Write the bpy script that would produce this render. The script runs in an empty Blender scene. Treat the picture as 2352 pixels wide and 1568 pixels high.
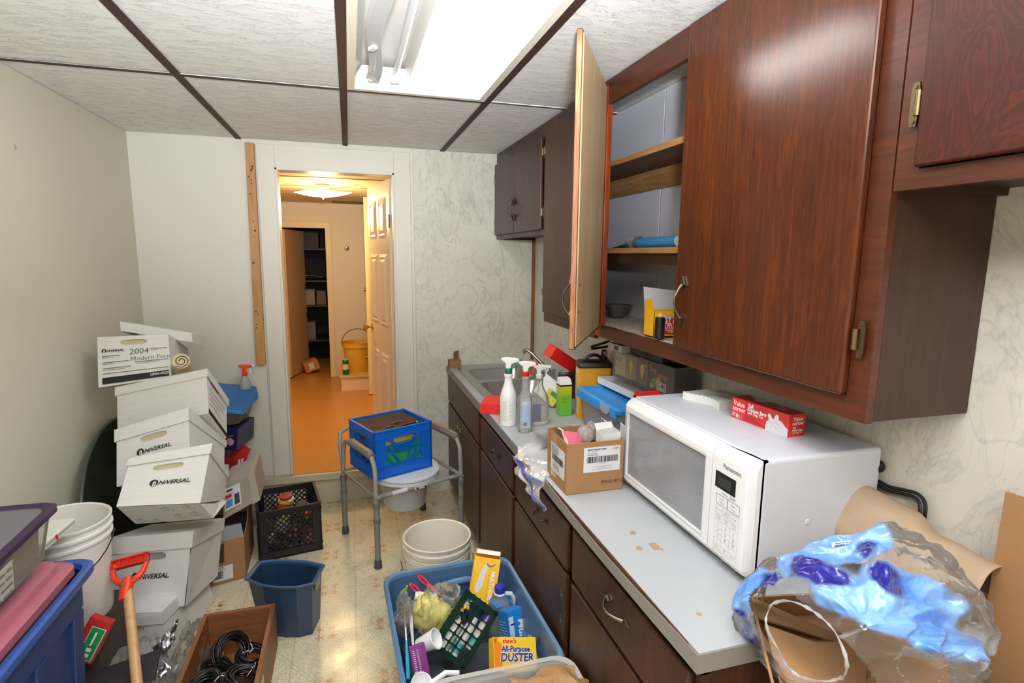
import bpy, math, random
from mathutils import Vector, Matrix, Euler, noise
random.seed(7)
S = bpy.context.scene
COL = S.collection
# ---------------------------------------------------------------- camera
F_PX, YAW, PITCH, ROLL, CZ = 1267.95, 16.359, 8.843, 0.549, 1.6761
def cam_axes():
    y, p, r = map(math.radians, (YAW, PITCH, ROLL))
    f = Vector((math.sin(y)*math.cos(p), math.cos(y)*math.cos(p), -math.sin(p)))
    rt = Vector((math.cos(y), -math.sin(y), 0)); up = rt.cross(f)
    rt2 = rt*math.cos(r)+up*math.sin(r); up2 = rt2.cross(f)
    return rt2, up2, f
RT, UP, FW = cam_axes()
CP = Vector((0, 0, CZ))
cd = bpy.data.cameras.new('camera'); cam = bpy.data.objects.new('camera', cd); COL.objects.link(cam)
cd.sensor_width = 36; cd.lens = F_PX/2352*36; cd.clip_start = .02
cam.matrix_world = Matrix(((RT.x, UP.x, -FW.x, CP.x), (RT.y, UP.y, -FW.y, CP.y), (RT.z, UP.z, -FW.z, CP.z), (0, 0, 0, 1)))
S.camera = cam
def at(px, py, **k):                      # photo pixel + a known world plane -> world point
    d = FW+RT*((px-1176)/F_PX)+UP*((784-py)/F_PX)
    a, v = list(k.items())[0]; i = 'xyz'.index(a)
    return CP+d*((v-CP[i])/d[i])
# ---------------------------------------------------------------- world, light, exposure
def lin(r, g, b):
    return tuple(((v/255)/12.92 if v/255 <= .04045 else ((v/255+.055)/1.055)**2.4) for v in (r, g, b))
W = bpy.data.worlds.new('world'); S.world = W; W.use_nodes = True
W.node_tree.nodes['Background'].inputs[0].default_value = (.9, .93, 1, 1)
W.node_tree.nodes['Background'].inputs[1].default_value = .25
S.view_settings.view_transform = 'Standard'; S.view_settings.look = 'None'
S.view_settings.exposure = 0.45; S.view_settings.gamma = 1; S.view_settings.use_curve_mapping = False
S.cycles.max_bounces = 8; S.cycles.transparent_max_bounces = 24; S.cycles.sample_clamp_indirect = 6
S.cycles.use_denoising = True
LAMP_MAIN, FILL_REAR, LAMP_HALL = 11.0, 24.0, 26.0
def area(name, loc, size, sy, power, col, rot=(0, 0, 0)):
    l = bpy.data.lights.new(name, 'AREA'); l.shape = 'RECTANGLE'; l.size = size; l.size_y = sy; l.energy = power; l.color = col
    o = bpy.data.objects.new(name, l); COL.objects.link(o); o.location = loc; o.rotation_euler = rot
    return o
area('rear_fill_light', (.0, -.75, 2.30), .55, 1.1, FILL_REAR, (1, .97, .95))  # added fill light behind the camera, brightens the room from the front
fl = area('camera_flash', (.05, -.12, 1.86), .12, .08, 50, (.92, .955, 1), (math.radians(132), 0, 0)); fl.data.spread = math.radians(110)
pl = bpy.data.lights.new('hall_bulb', 'POINT'); pl.energy = LAMP_HALL; pl.color = (1, .68, .34); pl.shadow_soft_size = .08
po = bpy.data.objects.new('hall_bulb', pl); COL.objects.link(po); po.location = (-.19, 5.0, 2.03)
# ---------------------------------------------------------------- materials
def c4(c): return (c[0], c[1], c[2], 1)
class Mt:
    def __init__(s, name):
        s.m = bpy.data.materials.new(name); s.m.use_nodes = True; s.t = s.m.node_tree; s.n = s.t.nodes; s.l = s.t.links
        s.b = s.n['Principled BSDF']; s.out = s.n['Material Output']
        s.tc = s.n.new('ShaderNodeTexCoord')
    def map(s, scale=(1, 1, 1), rot=(0, 0, 0), geo=False, loc=(0, 0, 0)):
        mp = s.n.new('ShaderNodeMapping'); mp.inputs['Scale'].default_value = scale; mp.inputs['Rotation'].default_value = rot
        mp.inputs['Location'].default_value = loc
        if geo:
            g = s.n.new('ShaderNodeNewGeometry'); s.l.new(g.outputs['Position'], mp.inputs[0])
        else: s.l.new(s.tc.outputs['Object'], mp.inputs[0])
        return mp.outputs[0]
    def noise(s, vec, scale, detail=4, rough=.55, dist=0):
        t = s.n.new('ShaderNodeTexNoise'); t.inputs['Scale'].default_value = scale; t.inputs['Detail'].default_value = detail
        t.inputs['Roughness'].default_value = rough; t.inputs['Distortion'].default_value = dist; s.l.new(vec, t.inputs['Vector'])
        return t.outputs[0]
    def ramp(s, fac, stops):
        r = s.n.new('ShaderNodeValToRGB'); e = r.color_ramp.elements
        while len(e) < len(stops): e.new(.5)
        for k, (p, c) in enumerate(stops):
            e[k].position = p; e[k].color = c4(c) if isinstance(c, tuple) else (c, c, c, 1)
        s.l.new(fac, r.inputs[0]); return r.outputs[0]
    def mix(s, f, a, b, mode='MIX'):
        m = s.n.new('ShaderNodeMix'); m.data_type = 'RGBA'; m.blend_type = mode
        for i, v in ((0, f), (6, a), (7, b)):
            if hasattr(v, 'links'): s.l.new(v, m.inputs[i])
            elif i == 0: m.inputs[0].default_value = v
            else: m.inputs[i].default_value = c4(v)
        return m.outputs[2]
    def math(s, op, a, b=None, c=None):
        m = s.n.new('ShaderNodeMath'); m.operation = op
        for i, v in enumerate((a, b, c)):
            if v is None: continue
            if hasattr(v, 'links'): s.l.new(v, m.inputs[i])
            else: m.inputs[i].default_value = v
        return m.outputs[0]
    def col(s, v):
        if hasattr(v, 'links'): s.l.new(v, s.b.inputs['Base Color'])
        else: s.b.inputs['Base Color'].default_value = c4(v)
    def bump(s, h, strength=.3, dist=.002):
        b = s.n.new('ShaderNodeBump'); b.inputs['Strength'].default_value = strength; b.inputs['Distance'].default_value = dist
        s.l.new(h, b.inputs['Height']); s.l.new(b.outputs[0], s.b.inputs['Normal'])
    def rough(s, v):
        if hasattr(v, 'links'): s.l.new(v, s.b.inputs['Roughness'])
        else: s.b.inputs['Roughness'].default_value = v
_MC = {}
def P(r, g, b, rough=.5, metal=0, n=.06, ns=30, bump=0, name=None, coat=0):
    """plain procedural finish: base colour with faint noise variation"""
    key = (r, g, b, rough, metal, n, ns, bump)
    if key in _MC: return _MC[key]
    m = Mt(name or 'finish_%d_%d_%d' % (r, g, b)); c = lin(r, g, b)
    v = m.map(); nz = m.noise(v, ns)
    m.col(m.mix(nz, tuple(x*(1-n) for x in c), tuple(min(1, x*(1+n)) for x in c))); m.rough(rough)
    m.b.inputs['Metallic'].default_value = metal
    if coat: m.b.inputs['Coat Weight'].default_value = coat
    if bump: m.bump(m.noise(v, ns*3), bump, .002)
    _MC[key] = m.m; return m.m
def wood(name, dark, mid, light, axis='z', rough=.35, sc=1, spec=.5, rings=True):
    m = Mt(name); k = {'x': (2, 26, 26), 'y': (26, 2, 26), 'z': (26, 26, 2)}[axis]
    v = m.map(tuple(a*sc for a in k)); nz = m.noise(v, 2.2, 8, .65, .6)
    k2 = tuple(a*sc/6 for a in k); v2 = m.map(k2); n2 = m.noise(v2, 1.6, 3, .5, 1.0)
    c = m.ramp(nz, [(.25, dark), (.5, mid), (.78, light)])
    c = m.mix(m.ramp(n2, [(.3, 0.), (.7, .55)]), c, dark)
    m.col(c); m.rough(rough); m.b.inputs['Specular IOR Level'].default_value = spec
    m.bump(nz, .12, .001); return m.m
def clear(name, col=(1, 1, 1), op=.12, rough=.08, gloss=.2, milky=0., mcol=(.9, .9, .92), wr=0):
    """thin clear plastic or glass: transparent film with real reflections and an optional milky diffuse part"""
    m = Mt(name); t = m.n.new('ShaderNodeBsdfTransparent'); t.inputs[0].default_value = c4(tuple(x*(1-op) for x in col))
    g = m.n.new('ShaderNodeBsdfGlossy'); g.inputs['Roughness'].default_value = rough
    fr = m.n.new('ShaderNodeLayerWeight'); fr.inputs[0].default_value = gloss
    d = m.n.new('ShaderNodeBsdfDiffuse'); d.inputs[0].default_value = c4(mcol)
    if wr:
        b = m.n.new('ShaderNodeBump'); b.inputs['Strength'].default_value = .9; b.inputs['Distance'].default_value = .006
        m.l.new(m.noise(m.map(), wr, 3, .6, 1.5), b.inputs['Height'])
        for q in (g, fr, d): m.l.new(b.outputs[0], q.inputs['Normal'])
    gd = m.n.new('ShaderNodeMixShader'); gd.inputs[0].default_value = .35 if wr else 0; m.l.new(g.outputs[0], gd.inputs[1]); m.l.new(d.outputs[0], gd.inputs[2])
    mx = m.n.new('ShaderNodeMixShader'); m.l.new(fr.outputs['Fresnel'], mx.inputs[0]); m.l.new(t.outputs[0], mx.inputs[1]); m.l.new(gd.outputs[0], mx.inputs[2])
    m2 = m.n.new('ShaderNodeMixShader'); m2.inputs[0].default_value = milky; m.l.new(mx.outputs[0], m2.inputs[1]); m.l.new(d.outputs[0], m2.inputs[2])
    m.l.new(m2.outputs[0], m.out.inputs[0]); return m.m
def emit(name, col, st):
    m = Mt(name); e = m.n.new('ShaderNodeEmission'); e.inputs[0].default_value = c4(col); e.inputs[1].default_value = st
    m.l.new(e.outputs[0], m.out.inputs[0]); return m.m
# walls
def wallmat(name, c, marks=True, sc=1.5):
    m = Mt(name); v = m.map(geo=True); n1 = m.noise(v, sc, 3); base = m.mix(n1, tuple(x*.93 for x in c), c)
    n2 = m.noise(v, 9, 2, .5); sp = m.ramp(n2, [(.0, 1.), (.215, 1.), (.235, 0.)])
    if marks: base = m.mix(sp, base, tuple(x*.55 for x in c))
    m.col(base); m.rough(.55); m.bump(m.noise(v, 60, 3), .06, .002); return m.m
M_WALL_L = wallmat('cream_wall_paint', lin(222, 218, 198))
M_WALL_B = wallmat('white_wall_paint', lin(228, 224, 212))
M_CABW = P(205, 205, 214, .5, n=.02, ns=8)
def marble():
    m = Mt('marbled_wall_panel'); v = m.map(geo=True, rot=(.5, .3, .6), scale=(1, 1, 1))
    c = m.ramp(m.noise(v, 2.2, 4, .6, .8), [(.3, lin(212, 208, 194)), (.55, lin(228, 224, 211)), (.8, lin(206, 202, 190))])
    for s_, w_, k_ in ((5.0, .012, .24), (9.5, .009, .18)):
        n = m.noise(m.map(geo=True, rot=(.5, .4, .9), scale=(1, 1, .55)), s_, 5, .55, 1.6)
        d = m.math('ABSOLUTE', m.math('SUBTRACT', n, .5)); f = m.ramp(d, [(0., k_), (w_, k_*.55), (w_*2.6, 0.)])
        c = m.mix(f, c, lin(120, 122, 122))
    m.col(c); m.rough(.28); return m.m
M_MARBLE = marble()
def ceiling_tile():
    m = Mt('fissured_ceiling_tile'); v = m.map((14, 60, 1)); n = m.noise(v, 2.2, 3, .6, .9)
    d = m.math('ABSOLUTE', m.math('SUBTRACT', n, .5)); f = m.ramp(d, [(0., 0.), (.035, 1.)])
    gate = m.ramp(m.noise(m.map((8, 24, 1)), 1.5, 2), [(.47, 1.), (.54, 0.)])
    h = m.math('MAXIMUM', f, gate)
    v2 = m.noise(m.map(), 2.5, 2); c = m.mix(v2, lin(234, 234, 233), lin(243, 243, 242))
    m.col(m.mix(h, lin(226, 225, 223), c)); m.rough(.8); m.bump(h, .8, .003); return m.m
M_TILE = ceiling_tile()
def floor_vinyl():
    m = Mt('patterned_vinyl_floor'); v = m.map(geo=True); sx = m.n.new('ShaderNodeSeparateXYZ'); m.l.new(v, sx.inputs[0])
    X, Y = sx.outputs[0], sx.outputs[1]; M = m.math
    u = M('DIVIDE', M('ADD', X, .025), .26); w = M('DIVIDE', M('SUBTRACT', Y, 2.548), .335)
    def cell(t): return M('SUBTRACT', M('FRACT', M('ADD', t, 50.5)), .5)       # -0.5..0.5, 0 at crossings
    fu, fw = cell(u), cell(w)
    cu, cw = M('SUBTRACT', .5, M('ABSOLUTE', fu)), M('SUBTRACT', .5, M('ABSOLUTE', fw))
    c = m.mix(m.noise(v, 5, 4), lin(216, 208, 176), lin(232, 225, 196))
    c = m.mix(m.ramp(m.noise(v, 140, 2, .7), [(.38, .55), (.5, 0.)]), c, lin(160, 142, 98))
    for sgn in (1, -1):                                                       # doubled diagonal lines
        d = M('ABSOLUTE', M('SUBTRACT', M('ADD', fu, M('MULTIPLY', fw, sgn)), 0)); d2 = M('ABSOLUTE', M('SUBTRACT', d, .035))
        ln = m.ramp(d2, [(.0, 1.), (.006, 1.), (.012, 0.)]); ext = m.ramp(M('ABSOLUTE', fu), [(.0, .5), (.36, .5), (.4, 0.)])
        c = m.mix(M('MULTIPLY', M('MULTIPLY', ln, ext), .55), c, lin(120, 112, 84))
    for t, k_ in ((fu, .35), (cw, .22)):
        ln = m.ramp(M('ABSOLUTE', t), [(0., k_), (.006, k_), (.012, 0.)]); c = m.mix(ln, c, lin(110, 104, 84))
    # four small rust flowers about each lattice corner
    du = M('SUBTRACT', M('ABSOLUTE', cu), .1); dw = M('SUBTRACT', M('ABSOLUTE', cw), .085)
    px, py = M('MULTIPLY', du, .26), M('MULTIPLY', dw, .335)
    rr = M('SQRT', M('ADD', M('MULTIPLY', px, px), M('MULTIPLY', py, py)))
    an = M('ARCTAN2', py, px); pet = M('ADD', .0125, M('MULTIPLY', M('COSINE', M('MULTIPLY', an, 5.)), .0075))
    wob = M('MULTIPLY', M('SUBTRACT', m.noise(v, 90, 2), .5), .012)
    fl = m.ramp(M('SUBTRACT', M('ADD', rr, wob), pet), [(0., .7), (.003, 0.)])
    c = m.mix(fl, c, lin(200, 128, 84))
    dirt = m.ramp(m.noise(v, 3.3, 6, .7, .4), [(.54, 0.), (.66, .55)])
    sp = m.ramp(m.noise(v, 38, 4, .7), [(.62, 0.), (.68, .7)])
    c = m.mix(m.math('MULTIPLY', dirt, m.ramp(m.noise(v, 30, 3), [(.4, .2), (.62, 1.)])), c, lin(120, 96, 62)); c = m.mix(m.math('MULTIPLY', sp, .5), c, lin(95, 75, 52))
    m.col(c); m.rough(m.ramp(m.noise(v, 8, 3), [(.3, .22), (.7, .42)])); return m.m
M_FLOOR = floor_vinyl()
M_HALLFLOOR = P(200, 140, 66, .3, n=.06, ns=9, name='hall_vinyl')
M_HALL = wallmat('hall_wall_paint', lin(226, 214, 190), False)
M_CAB = wood('stained_cabinet_wood', lin(50, 21, 8), lin(84, 37, 12), lin(106, 50, 18), 'z', .22, 2.6)
M_CABY = wood('stained_rail_wood', lin(56, 26, 13), lin(86, 40, 20), lin(108, 54, 28), 'y', .34)
M_CABB = wood('stained_base_wood', lin(34, 18, 12), lin(66, 36, 22), lin(92, 54, 34), 'z', .42)
M_CABR = wood('red_stained_edge_wood', lin(90, 30, 10), lin(140, 58, 22), lin(160, 76, 34), 'z', .35)
M_DARKSIDE = wood('dark_cabinet_side', lin(40, 20, 13), lin(58, 31, 20), lin(72, 42, 28), 'z', .45)
M_HAZECAB = M_CABB  # greyer tone puts the far wall cabinets' haze reflection into the colour
M_RAW = wood('raw_plywood', lin(190, 158, 114), lin(214, 186, 144), lin(228, 206, 168), 'z', .55)
M_RAWY = wood('raw_shelf_wood', lin(122, 84, 48), lin(166, 122, 76), lin(196, 156, 104), 'y', .6)
M_SHELFB = wood('brown_shelf_wood', lin(66, 40, 24), lin(92, 58, 36), lin(112, 76, 48), 'y', .6)
M_STUD = wood('pine_stud', lin(160, 104, 52), lin(196, 146, 88), lin(214, 172, 118), 'z', .5, .6)
M_BOXWOOD = wood('drawer_box_wood', lin(108, 64, 34), lin(142, 90, 52), lin(164, 112, 68), 'y', .5)
M_TAN = wood('tan_handle_wood', lin(176, 132, 84), lin(204, 164, 116), lin(218, 184, 140), 'z', .4)
M_TBAR = P(60, 36, 30, .65, n=.1, ns=12)
M_WHITE = P(236, 236, 236, .35, n=.02); M_OFFW = P(224, 218, 204, .45, n=.05, ns=6)
M_TRIM = P(226, 221, 209, .4, n=.05, ns=5)
M_STEEL = P(186, 184, 180, .34, 1, n=.08); M_CHROME = P(190, 188, 184, .15, 1, n=.03)
M_PEWTER = P(110, 104, 92, .35, 1, n=.15, ns=80); M_BRASS = P(128, 112, 84, .35, 1, n=.15, ns=60)
M_BLACK = P(16, 16, 17, .4); M_DARK = P(30, 28, 28, .6)
M_LAM = None
def laminate():
    m = Mt('grey_laminate'); v = m.map(geo=True); c = m.mix(m.noise(v, 3, 4), lin(160, 163, 166), lin(178, 181, 184))
    st = m.ramp(m.noise(v, 16, 5, .7), [(.66, 0.), (.72, .5)]); c = m.mix(st, c, lin(168, 158, 138))
    m.col(c); m.rough(.35); return m.m
M_LAM = laminate()
M_LAMEDGE = P(132, 128, 124, .45, n=.08, ns=10)
def card(name, r, g, b):
    m = Mt(name); c = lin(r, g, b); v = m.map(); n = m.noise(m.map((3, 3, 40)), 3, 3)
    m.col(m.mix(n, tuple(x*.88 for x in c), c)); m.rough(.75); m.bump(m.noise(v, 25, 3), .08, .003); return m.m
M_CARD = card('brown_cardboard', 160, 118, 77); M_CARD2 = card('cardboard_inside', 138, 102, 66)
M_CARDW = card('white_cardboard', 232, 231, 228); M_CARDD = card('inside_cardboard_dark', 120, 96, 76)
M_PAPER = card('kraft_paper', 170, 128, 86); M_PAPER2 = card('pale_kraft_paper', 184, 158, 130)
M_INK = P(22, 22, 24, .6); M_INKG = P(120, 120, 124, .6)
M_CLEAR = clear('clear_plastic', op=.05, milky=.10, rough=.12); M_FILM = clear('clear_film', op=.03, milky=.07, rough=.06, gloss=.5, wr=22)
M_FROST = clear('frosted_plastic', op=.12, milky=.42, mcol=(.72, .72, .70), rough=.25)
M_GLASS = clear('green_glass', col=(.70, .76, .70), op=.2, rough=.05, milky=.42, mcol=lin(66, 74, 56), gloss=.1)
# ---------------------------------------------------------------- mesh builder
class G:
    def __init__(s): s.v = []; s.f = []; s.m = []
    def add(s, vs, fs, m=0):
        b = len(s.v); s.v += [Vector(p) for p in vs]
        for f in fs: s.f.append([i+b for i in f]); s.m.append(m)
        return s
    def box(s, x0, y0, z0, x1, y1, z1, m=0):
        return s.hexa([(x0, y0, z0), (x1, y0, z0), (x1, y1, z0), (x0, y1, z0), (x0, y0, z1), (x1, y0, z1), (x1, y1, z1), (x0, y1, z1)], m)
    def hexa(s, p, m=0):                      # p: bottom ring 4, top ring 4 (ccw from above)
        return s.add(p, [(3, 2, 1, 0), (4, 5, 6, 7), (0, 1, 5, 4), (1, 2, 6, 5), (2, 3, 7, 6), (3, 0, 4, 7)], m)
    def boxr(s, c, size, rot=(0, 0, 0), m=0):
        g = G().box(-size[0]/2, -size[1]/2, -size[2]/2, size[0]/2, size[1]/2, size[2]/2)
        M = Matrix.Translation(c) @ Euler(rot).to_matrix().to_4x4()
        return s.add([M @ v for v in g.v], g.f, m)
    def cyl(s, p0, p1, r0, r1=None, n=16, m=0, caps=True):
        r1 = r0 if r1 is None else r1; p0, p1 = Vector(p0), Vector(p1); d = (p1-p0).normalized()
        a = d.orthogonal().normalized(); b = d.cross(a); vs = []
        for p, r in ((p0, r0), (p1, r1)):
            for i in range(n):
                t = 2*math.pi*i/n; vs.append(p+a*(math.cos(t)*r)+b*(math.sin(t)*r))
        fs = [(i, (i+1) % n, n+(i+1) % n, n+i) for i in range(n)]
        if caps: fs += [tuple(range(n-1, -1, -1)), tuple(range(n, 2*n))]
        return s.add(vs, fs, m)
    def lathe(s, prof, c=(0, 0, 0), n=28, m=0, M=None, sq=0):
        vs = []; c = Vector(c)
        for r, z in prof:
            for i in range(n):
                t = 2*math.pi*i/n; vs.append(Vector((r*math.cos(t), r*math.sin(t), z)))
        fs = []
        for k in range(len(prof)-1):
            for i in range(n): fs.append((k*n+i, k*n+(i+1) % n, (k+1)*n+(i+1) % n, (k+1)*n+i))
        if prof[0][0] > 1e-5: fs.append(tuple(range(n-1, -1, -1)))
        if prof[-1][0] > 1e-5: fs.append(tuple((len(prof)-1)*n+i for i in range(n)))
        vs = [(M @ v if M else v)+c for v in vs]
        return s.add(vs, fs, m)
    def lathe_open(s, prof, c=(0, 0, 0), n=28, m=0, M=None):
        k = len(s.f); s.lathe(prof, c, n, m, M)
        for j in range(len(s.f)-1, k-1, -1):
            if len(s.f[j]) == n: del s.f[j]; del s.m[j]
        return s
    def tube(s, pts, r, n=8, m=0, closed=False):
        pts = [Vector(p) for p in pts]; N = len(pts); vs = []; prev = None
        for i, p in enumerate(pts):
            if closed: d = pts[(i+1) % N]-pts[i-1]
            else: d = pts[min(i+1, N-1)]-pts[max(i-1, 0)]
            d = d.normalized() if d.length > 1e-9 else Vector((0, 0, 1))
            if prev is None: a = d.orthogonal().normalized()
            else:
                a = prev-d*prev.dot(d); a = a.normalized() if a.length > 1e-6 else d.orthogonal().normalized()
            prev = a; b = d.cross(a); rr = r[i] if isinstance(r, (list, tuple)) else r
            for k in range(n):
                t = 2*math.pi*k/n; vs.append(p+a*(math.cos(t)*rr)+b*(math.sin(t)*rr))
        fs = []
        for i in range(N if closed else N-1):
            j = (i+1) % N
            for k in range(n): fs.append((i*n+k, i*n+(k+1) % n, j*n+(k+1) % n, j*n+k))
        if not closed: fs += [tuple(range(n-1, -1, -1)), tuple((N-1)*n+k for k in range(n))]
        return s.add(vs, fs, m)
    def grid(s, fn, nu, nv, m=0, wrap=False):
        vs = [fn(u/nu, v/nv) for v in range(nv+1) for u in range(nu if wrap else nu+1)]
        w = nu if wrap else nu+1; fs = []; ms = []
        for v in range(nv):
            for u in range(nu):
                f = (v*w+u, v*w+(u+1) % w, (v+1)*w+(u+1) % w, (v+1)*w+u)
                s_m = m((u+.5)/nu, (v+.5)/nv) if callable(m) else m
                if s_m is None: continue
                fs.append(f); ms.append(s_m)
        b = len(s.v); s.v += [Vector(p) for p in vs]
        for f, k in zip(fs, ms): s.f.append([i+b for i in f]); s.m.append(k)
        return s
    def ngon(s, pts, h, m=0, n=None):         # polygon pts extruded by vector h
        pts = [Vector(p) for p in pts]; h = Vector(h); k = len(pts)
        return s.add(pts+[p+h for p in pts], [tuple(range(k-1, -1, -1)), tuple(range(k, 2*k))]+[(i, (i+1) % k, k+(i+1) % k, k+i) for i in range(k)], m)
    def ringplate(s, outer, inner, h, m=0):   # plate with a hole: matching outline counts
        o = [Vector(p) for p in outer]; i_ = [Vector(p) for p in inner]; h = Vector(h); k = len(o)
        vs = o+i_+[p+h for p in o]+[p+h for p in i_]; fs = []
        for a in range(k):
            b = (a+1) % k
            fs += [(a, b, k+b, k+a), (2*k+b, 2*k+a, 3*k+a, 3*k+b), (b, a, 2*k+a, 2*k+b), (k+a, k+b, 3*k+b, 3*k+a)]
        return s.add(vs, fs, m)
    def xf(s, fn):
        s.v = [Vector(fn(v)) for v in s.v]; return s
PM = {}
def smooth3(pts, n=5):
    P_ = [Vector(p) for p in pts]; out = []
    for i in range(len(P_)-1):
        a, b, c, d = P_[max(i-1, 0)], P_[i], P_[i+1], P_[min(i+2, len(P_)-1)]
        for k in range(n):
            f = k/n; out.append(.5*((2*b)+(c-a)*f+(2*a-5*b+4*c-d)*f*f+(3*b-a-3*c+d)*f**3))
    return out+[P_[-1]]
def obj(name, g, mats, parent=None, local=False, bevel=0, smooth=False, solid=0, seg=2, sub=0):
    me = bpy.data.meshes.new(name); vs = g.v; loc = None
    if parent is not None:
        if not local:
            inv = PM[parent.name].inverted(); vs = [inv @ v for v in vs]
    else:
        xs = [v.x for v in vs]; ys = [v.y for v in vs]; zs = [v.z for v in vs]
        loc = Vector(((min(xs)+max(xs))/2, (min(ys)+max(ys))/2, min(zs))); vs = [v-loc for v in vs]
    me.from_pydata([tuple(v) for v in vs], [], [tuple(f) for f in g.f])
    mats = mats if isinstance(mats, (list, tuple)) else [mats]
    for m in mats: me.materials.append(m)
    me.polygons.foreach_set('material_index', g.m); me.validate()
    import bmesh as _b
    bm = _b.new(); bm.from_mesh(me); _b.ops.recalc_face_normals(bm, faces=bm.faces); bm.to_mesh(me); bm.free()
    o = bpy.data.objects.new(name, me); COL.objects.link(o)
    if parent is not None: o.parent = parent; PM[o.name] = PM[parent.name].copy()
    else: o.location = loc; PM[o.name] = Matrix.Translation(loc)
    if smooth:
        me.polygons.foreach_set('use_smooth', [True]*len(me.polygons))
        if smooth != 2: me.set_sharp_from_angle(angle=math.radians(38))
    if solid: md = o.modifiers.new('t', 'SOLIDIFY'); md.thickness = solid; md.offset = 0
    if bevel:
        md = o.modifiers.new('b', 'BEVEL'); md.width = bevel; md.segments = seg; md.limit_method = 'ANGLE'; md.angle_limit = math.radians(40)
    if sub: md = o.modifiers.new('s', 'SUBSURF'); md.levels = sub; md.render_levels = sub
    return o
def tag(o, label, cat, group=None, kind=None):
    o['label'] = label; o['category'] = cat
    if group: o['group'] = group
    if kind: o['kind'] = kind
    return o
def thing(name, label, cat, loc=(0, 0, 0), rot=(0, 0, 0), group=None):
    o = bpy.data.objects.new(name, None); COL.objects.link(o); o.empty_display_size = .05
    o.location = loc; o.rotation_euler = rot
    PM[o.name] = Matrix.Translation(loc) @ Euler(rot).to_matrix().to_4x4()
    return tag(o, label, cat, group)
def struct(name, g, mats, parent=None, **k):
    o = obj(name, g, mats, parent, **k)
    if parent is None: o['kind'] = 'structure'
    return o
def frame(o, x, y):                            # text/print plane: origin, x direction, y direction
    x = Vector(x).normalized(); y = Vector(y); y = (y-x*y.dot(x)).normalized(); z = x.cross(y); o = Vector(o)
    return Matrix(((x.x, y.x, z.x, o.x), (x.y, y.y, z.y, o.y), (x.z, y.z, z.z, o.z), (0, 0, 0, 1)))
def text_geo(s, size, bold=0, shear=0, ax='CENTER', sx=1, space=1):
    cu = bpy.data.curves.new('t', 'FONT'); cu.body = s; cu.size = size; cu.align_x = ax; cu.align_y = 'CENTER'; cu.offset = bold
    cu.shear = shear; cu.resolution_u = 2; cu.space_character = space
    t = bpy.data.objects.new('t', cu); me = bpy.data.meshes.new_from_object(t)
    g = G(); g.add([Vector((v.co.x*sx, v.co.y, 0)) for v in me.vertices], [tuple(p.vertices) for p in me.polygons])
    bpy.data.objects.remove(t); bpy.data.meshes.remove(me); bpy.data.curves.remove(cu); return g
def lettering(parent, M, items, mat, name='lettering', fn=None, off=.0006):
    """items: (text, size, x, y, bold, shear[, align, sx]) or ('#', x0, y0, x1, y1) a bar / ('@', [pts]) a polygon"""
    g = G()
    for it in items:
        if it[0] == '#': g.add([(it[1], it[2], 0), (it[3], it[2], 0), (it[3], it[4], 0), (it[1], it[4], 0)], [(0, 1, 2, 3)])
        elif it[0] == '@': g.add([(a, b, 0) for a, b in it[1]], [tuple(range(len(it[1])))])
        else:
            t = text_geo(it[0], it[1], it[4] if len(it) > 4 else 0, it[5] if len(it) > 5 else 0, it[6] if len(it) > 6 else 'CENTER', it[7] if len(it) > 7 else 1)
            g.add([v+Vector((it[2], it[3], 0)) for v in t.v], t.f)
    g.xf(lambda v: fn(v.x, v.y) if fn else M @ (v+Vector((0, 0, off))))
    return obj(name, g, mat, parent)
def circle(cx, cy, r, n=20, a0=0, a1=2*math.pi, ry=None):
    return [(cx+r*math.cos(a0+(a1-a0)*i/n), cy+(ry or r)*math.sin(a0+(a1-a0)*i/n)) for i in range(n)]
def rrect(x0, y0, x1, y1, r, k=5):
    pts = []
    for cx, cy, a in ((x1-r, y0+r, -90), (x1-r, y1-r, 0), (x0+r, y1-r, 90), (x0+r, y0+r, 180)):
        for i in range(k+1):
            t = math.radians(a+90*i/k); pts.append((cx+r*math.cos(t), cy+r*math.sin(t)))
    return pts
def barcode(x0, y0, x1, y1, n=28, seed=1):
    rn = random.Random(seed); out = []; x = x0
    while x < x1:
        w = rn.choice((1, 1, 2, 3))*(x1-x0)/(n*3.2); out.append(('#', x, y0, min(x+w, x1), y1)); x += w+rn.choice((1, 1, 2))*(x1-x0)/(n*3.2)
    return out
def lines(x0, x1, y0, y1, n, h, seed=3):        # small print rendered as rows of short word bars
    rn = random.Random(seed); out = []
    for i in range(n):
        y = y1-(y1-y0)*i/max(1, n-1); x = x0
        end = x1-(x1-x0)*rn.random()*.3
        while x < end:
            w = h*rn.uniform(1.5, 5); out.append(('#', x, y-h*.35, min(x+w, end), y+h*.35)); x += w+h*.8
    return out
def rrect3(c, hx, hy, z, r, k=5):
    return [Vector((c[0]+a, c[1]+b, z)) for a, b in rrect(-hx, -hy, hx, hy, r, k)]
def loftring(g, rings, m=0, cap0=False, cap1=False):
    n = len(rings[0]); vs = [p for r in rings for p in r]; fs = []
    for k in range(len(rings)-1):
        for i in range(n): fs.append((k*n+i, k*n+(i+1) % n, (k+1)*n+(i+1) % n, (k+1)*n+i))
    if cap0: fs.append(tuple(range(n-1, -1, -1)))
    if cap1: fs.append(tuple((len(rings)-1)*n+i for i in range(n)))
    return g.add(vs, fs, m)
def crumple(g, amp, sc, seed=0):
    for i, v in enumerate(g.v):
        n = noise.noise_vector(v*sc+Vector((seed, seed*2, 0))); g.v[i] = v+n*amp
    return g
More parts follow.
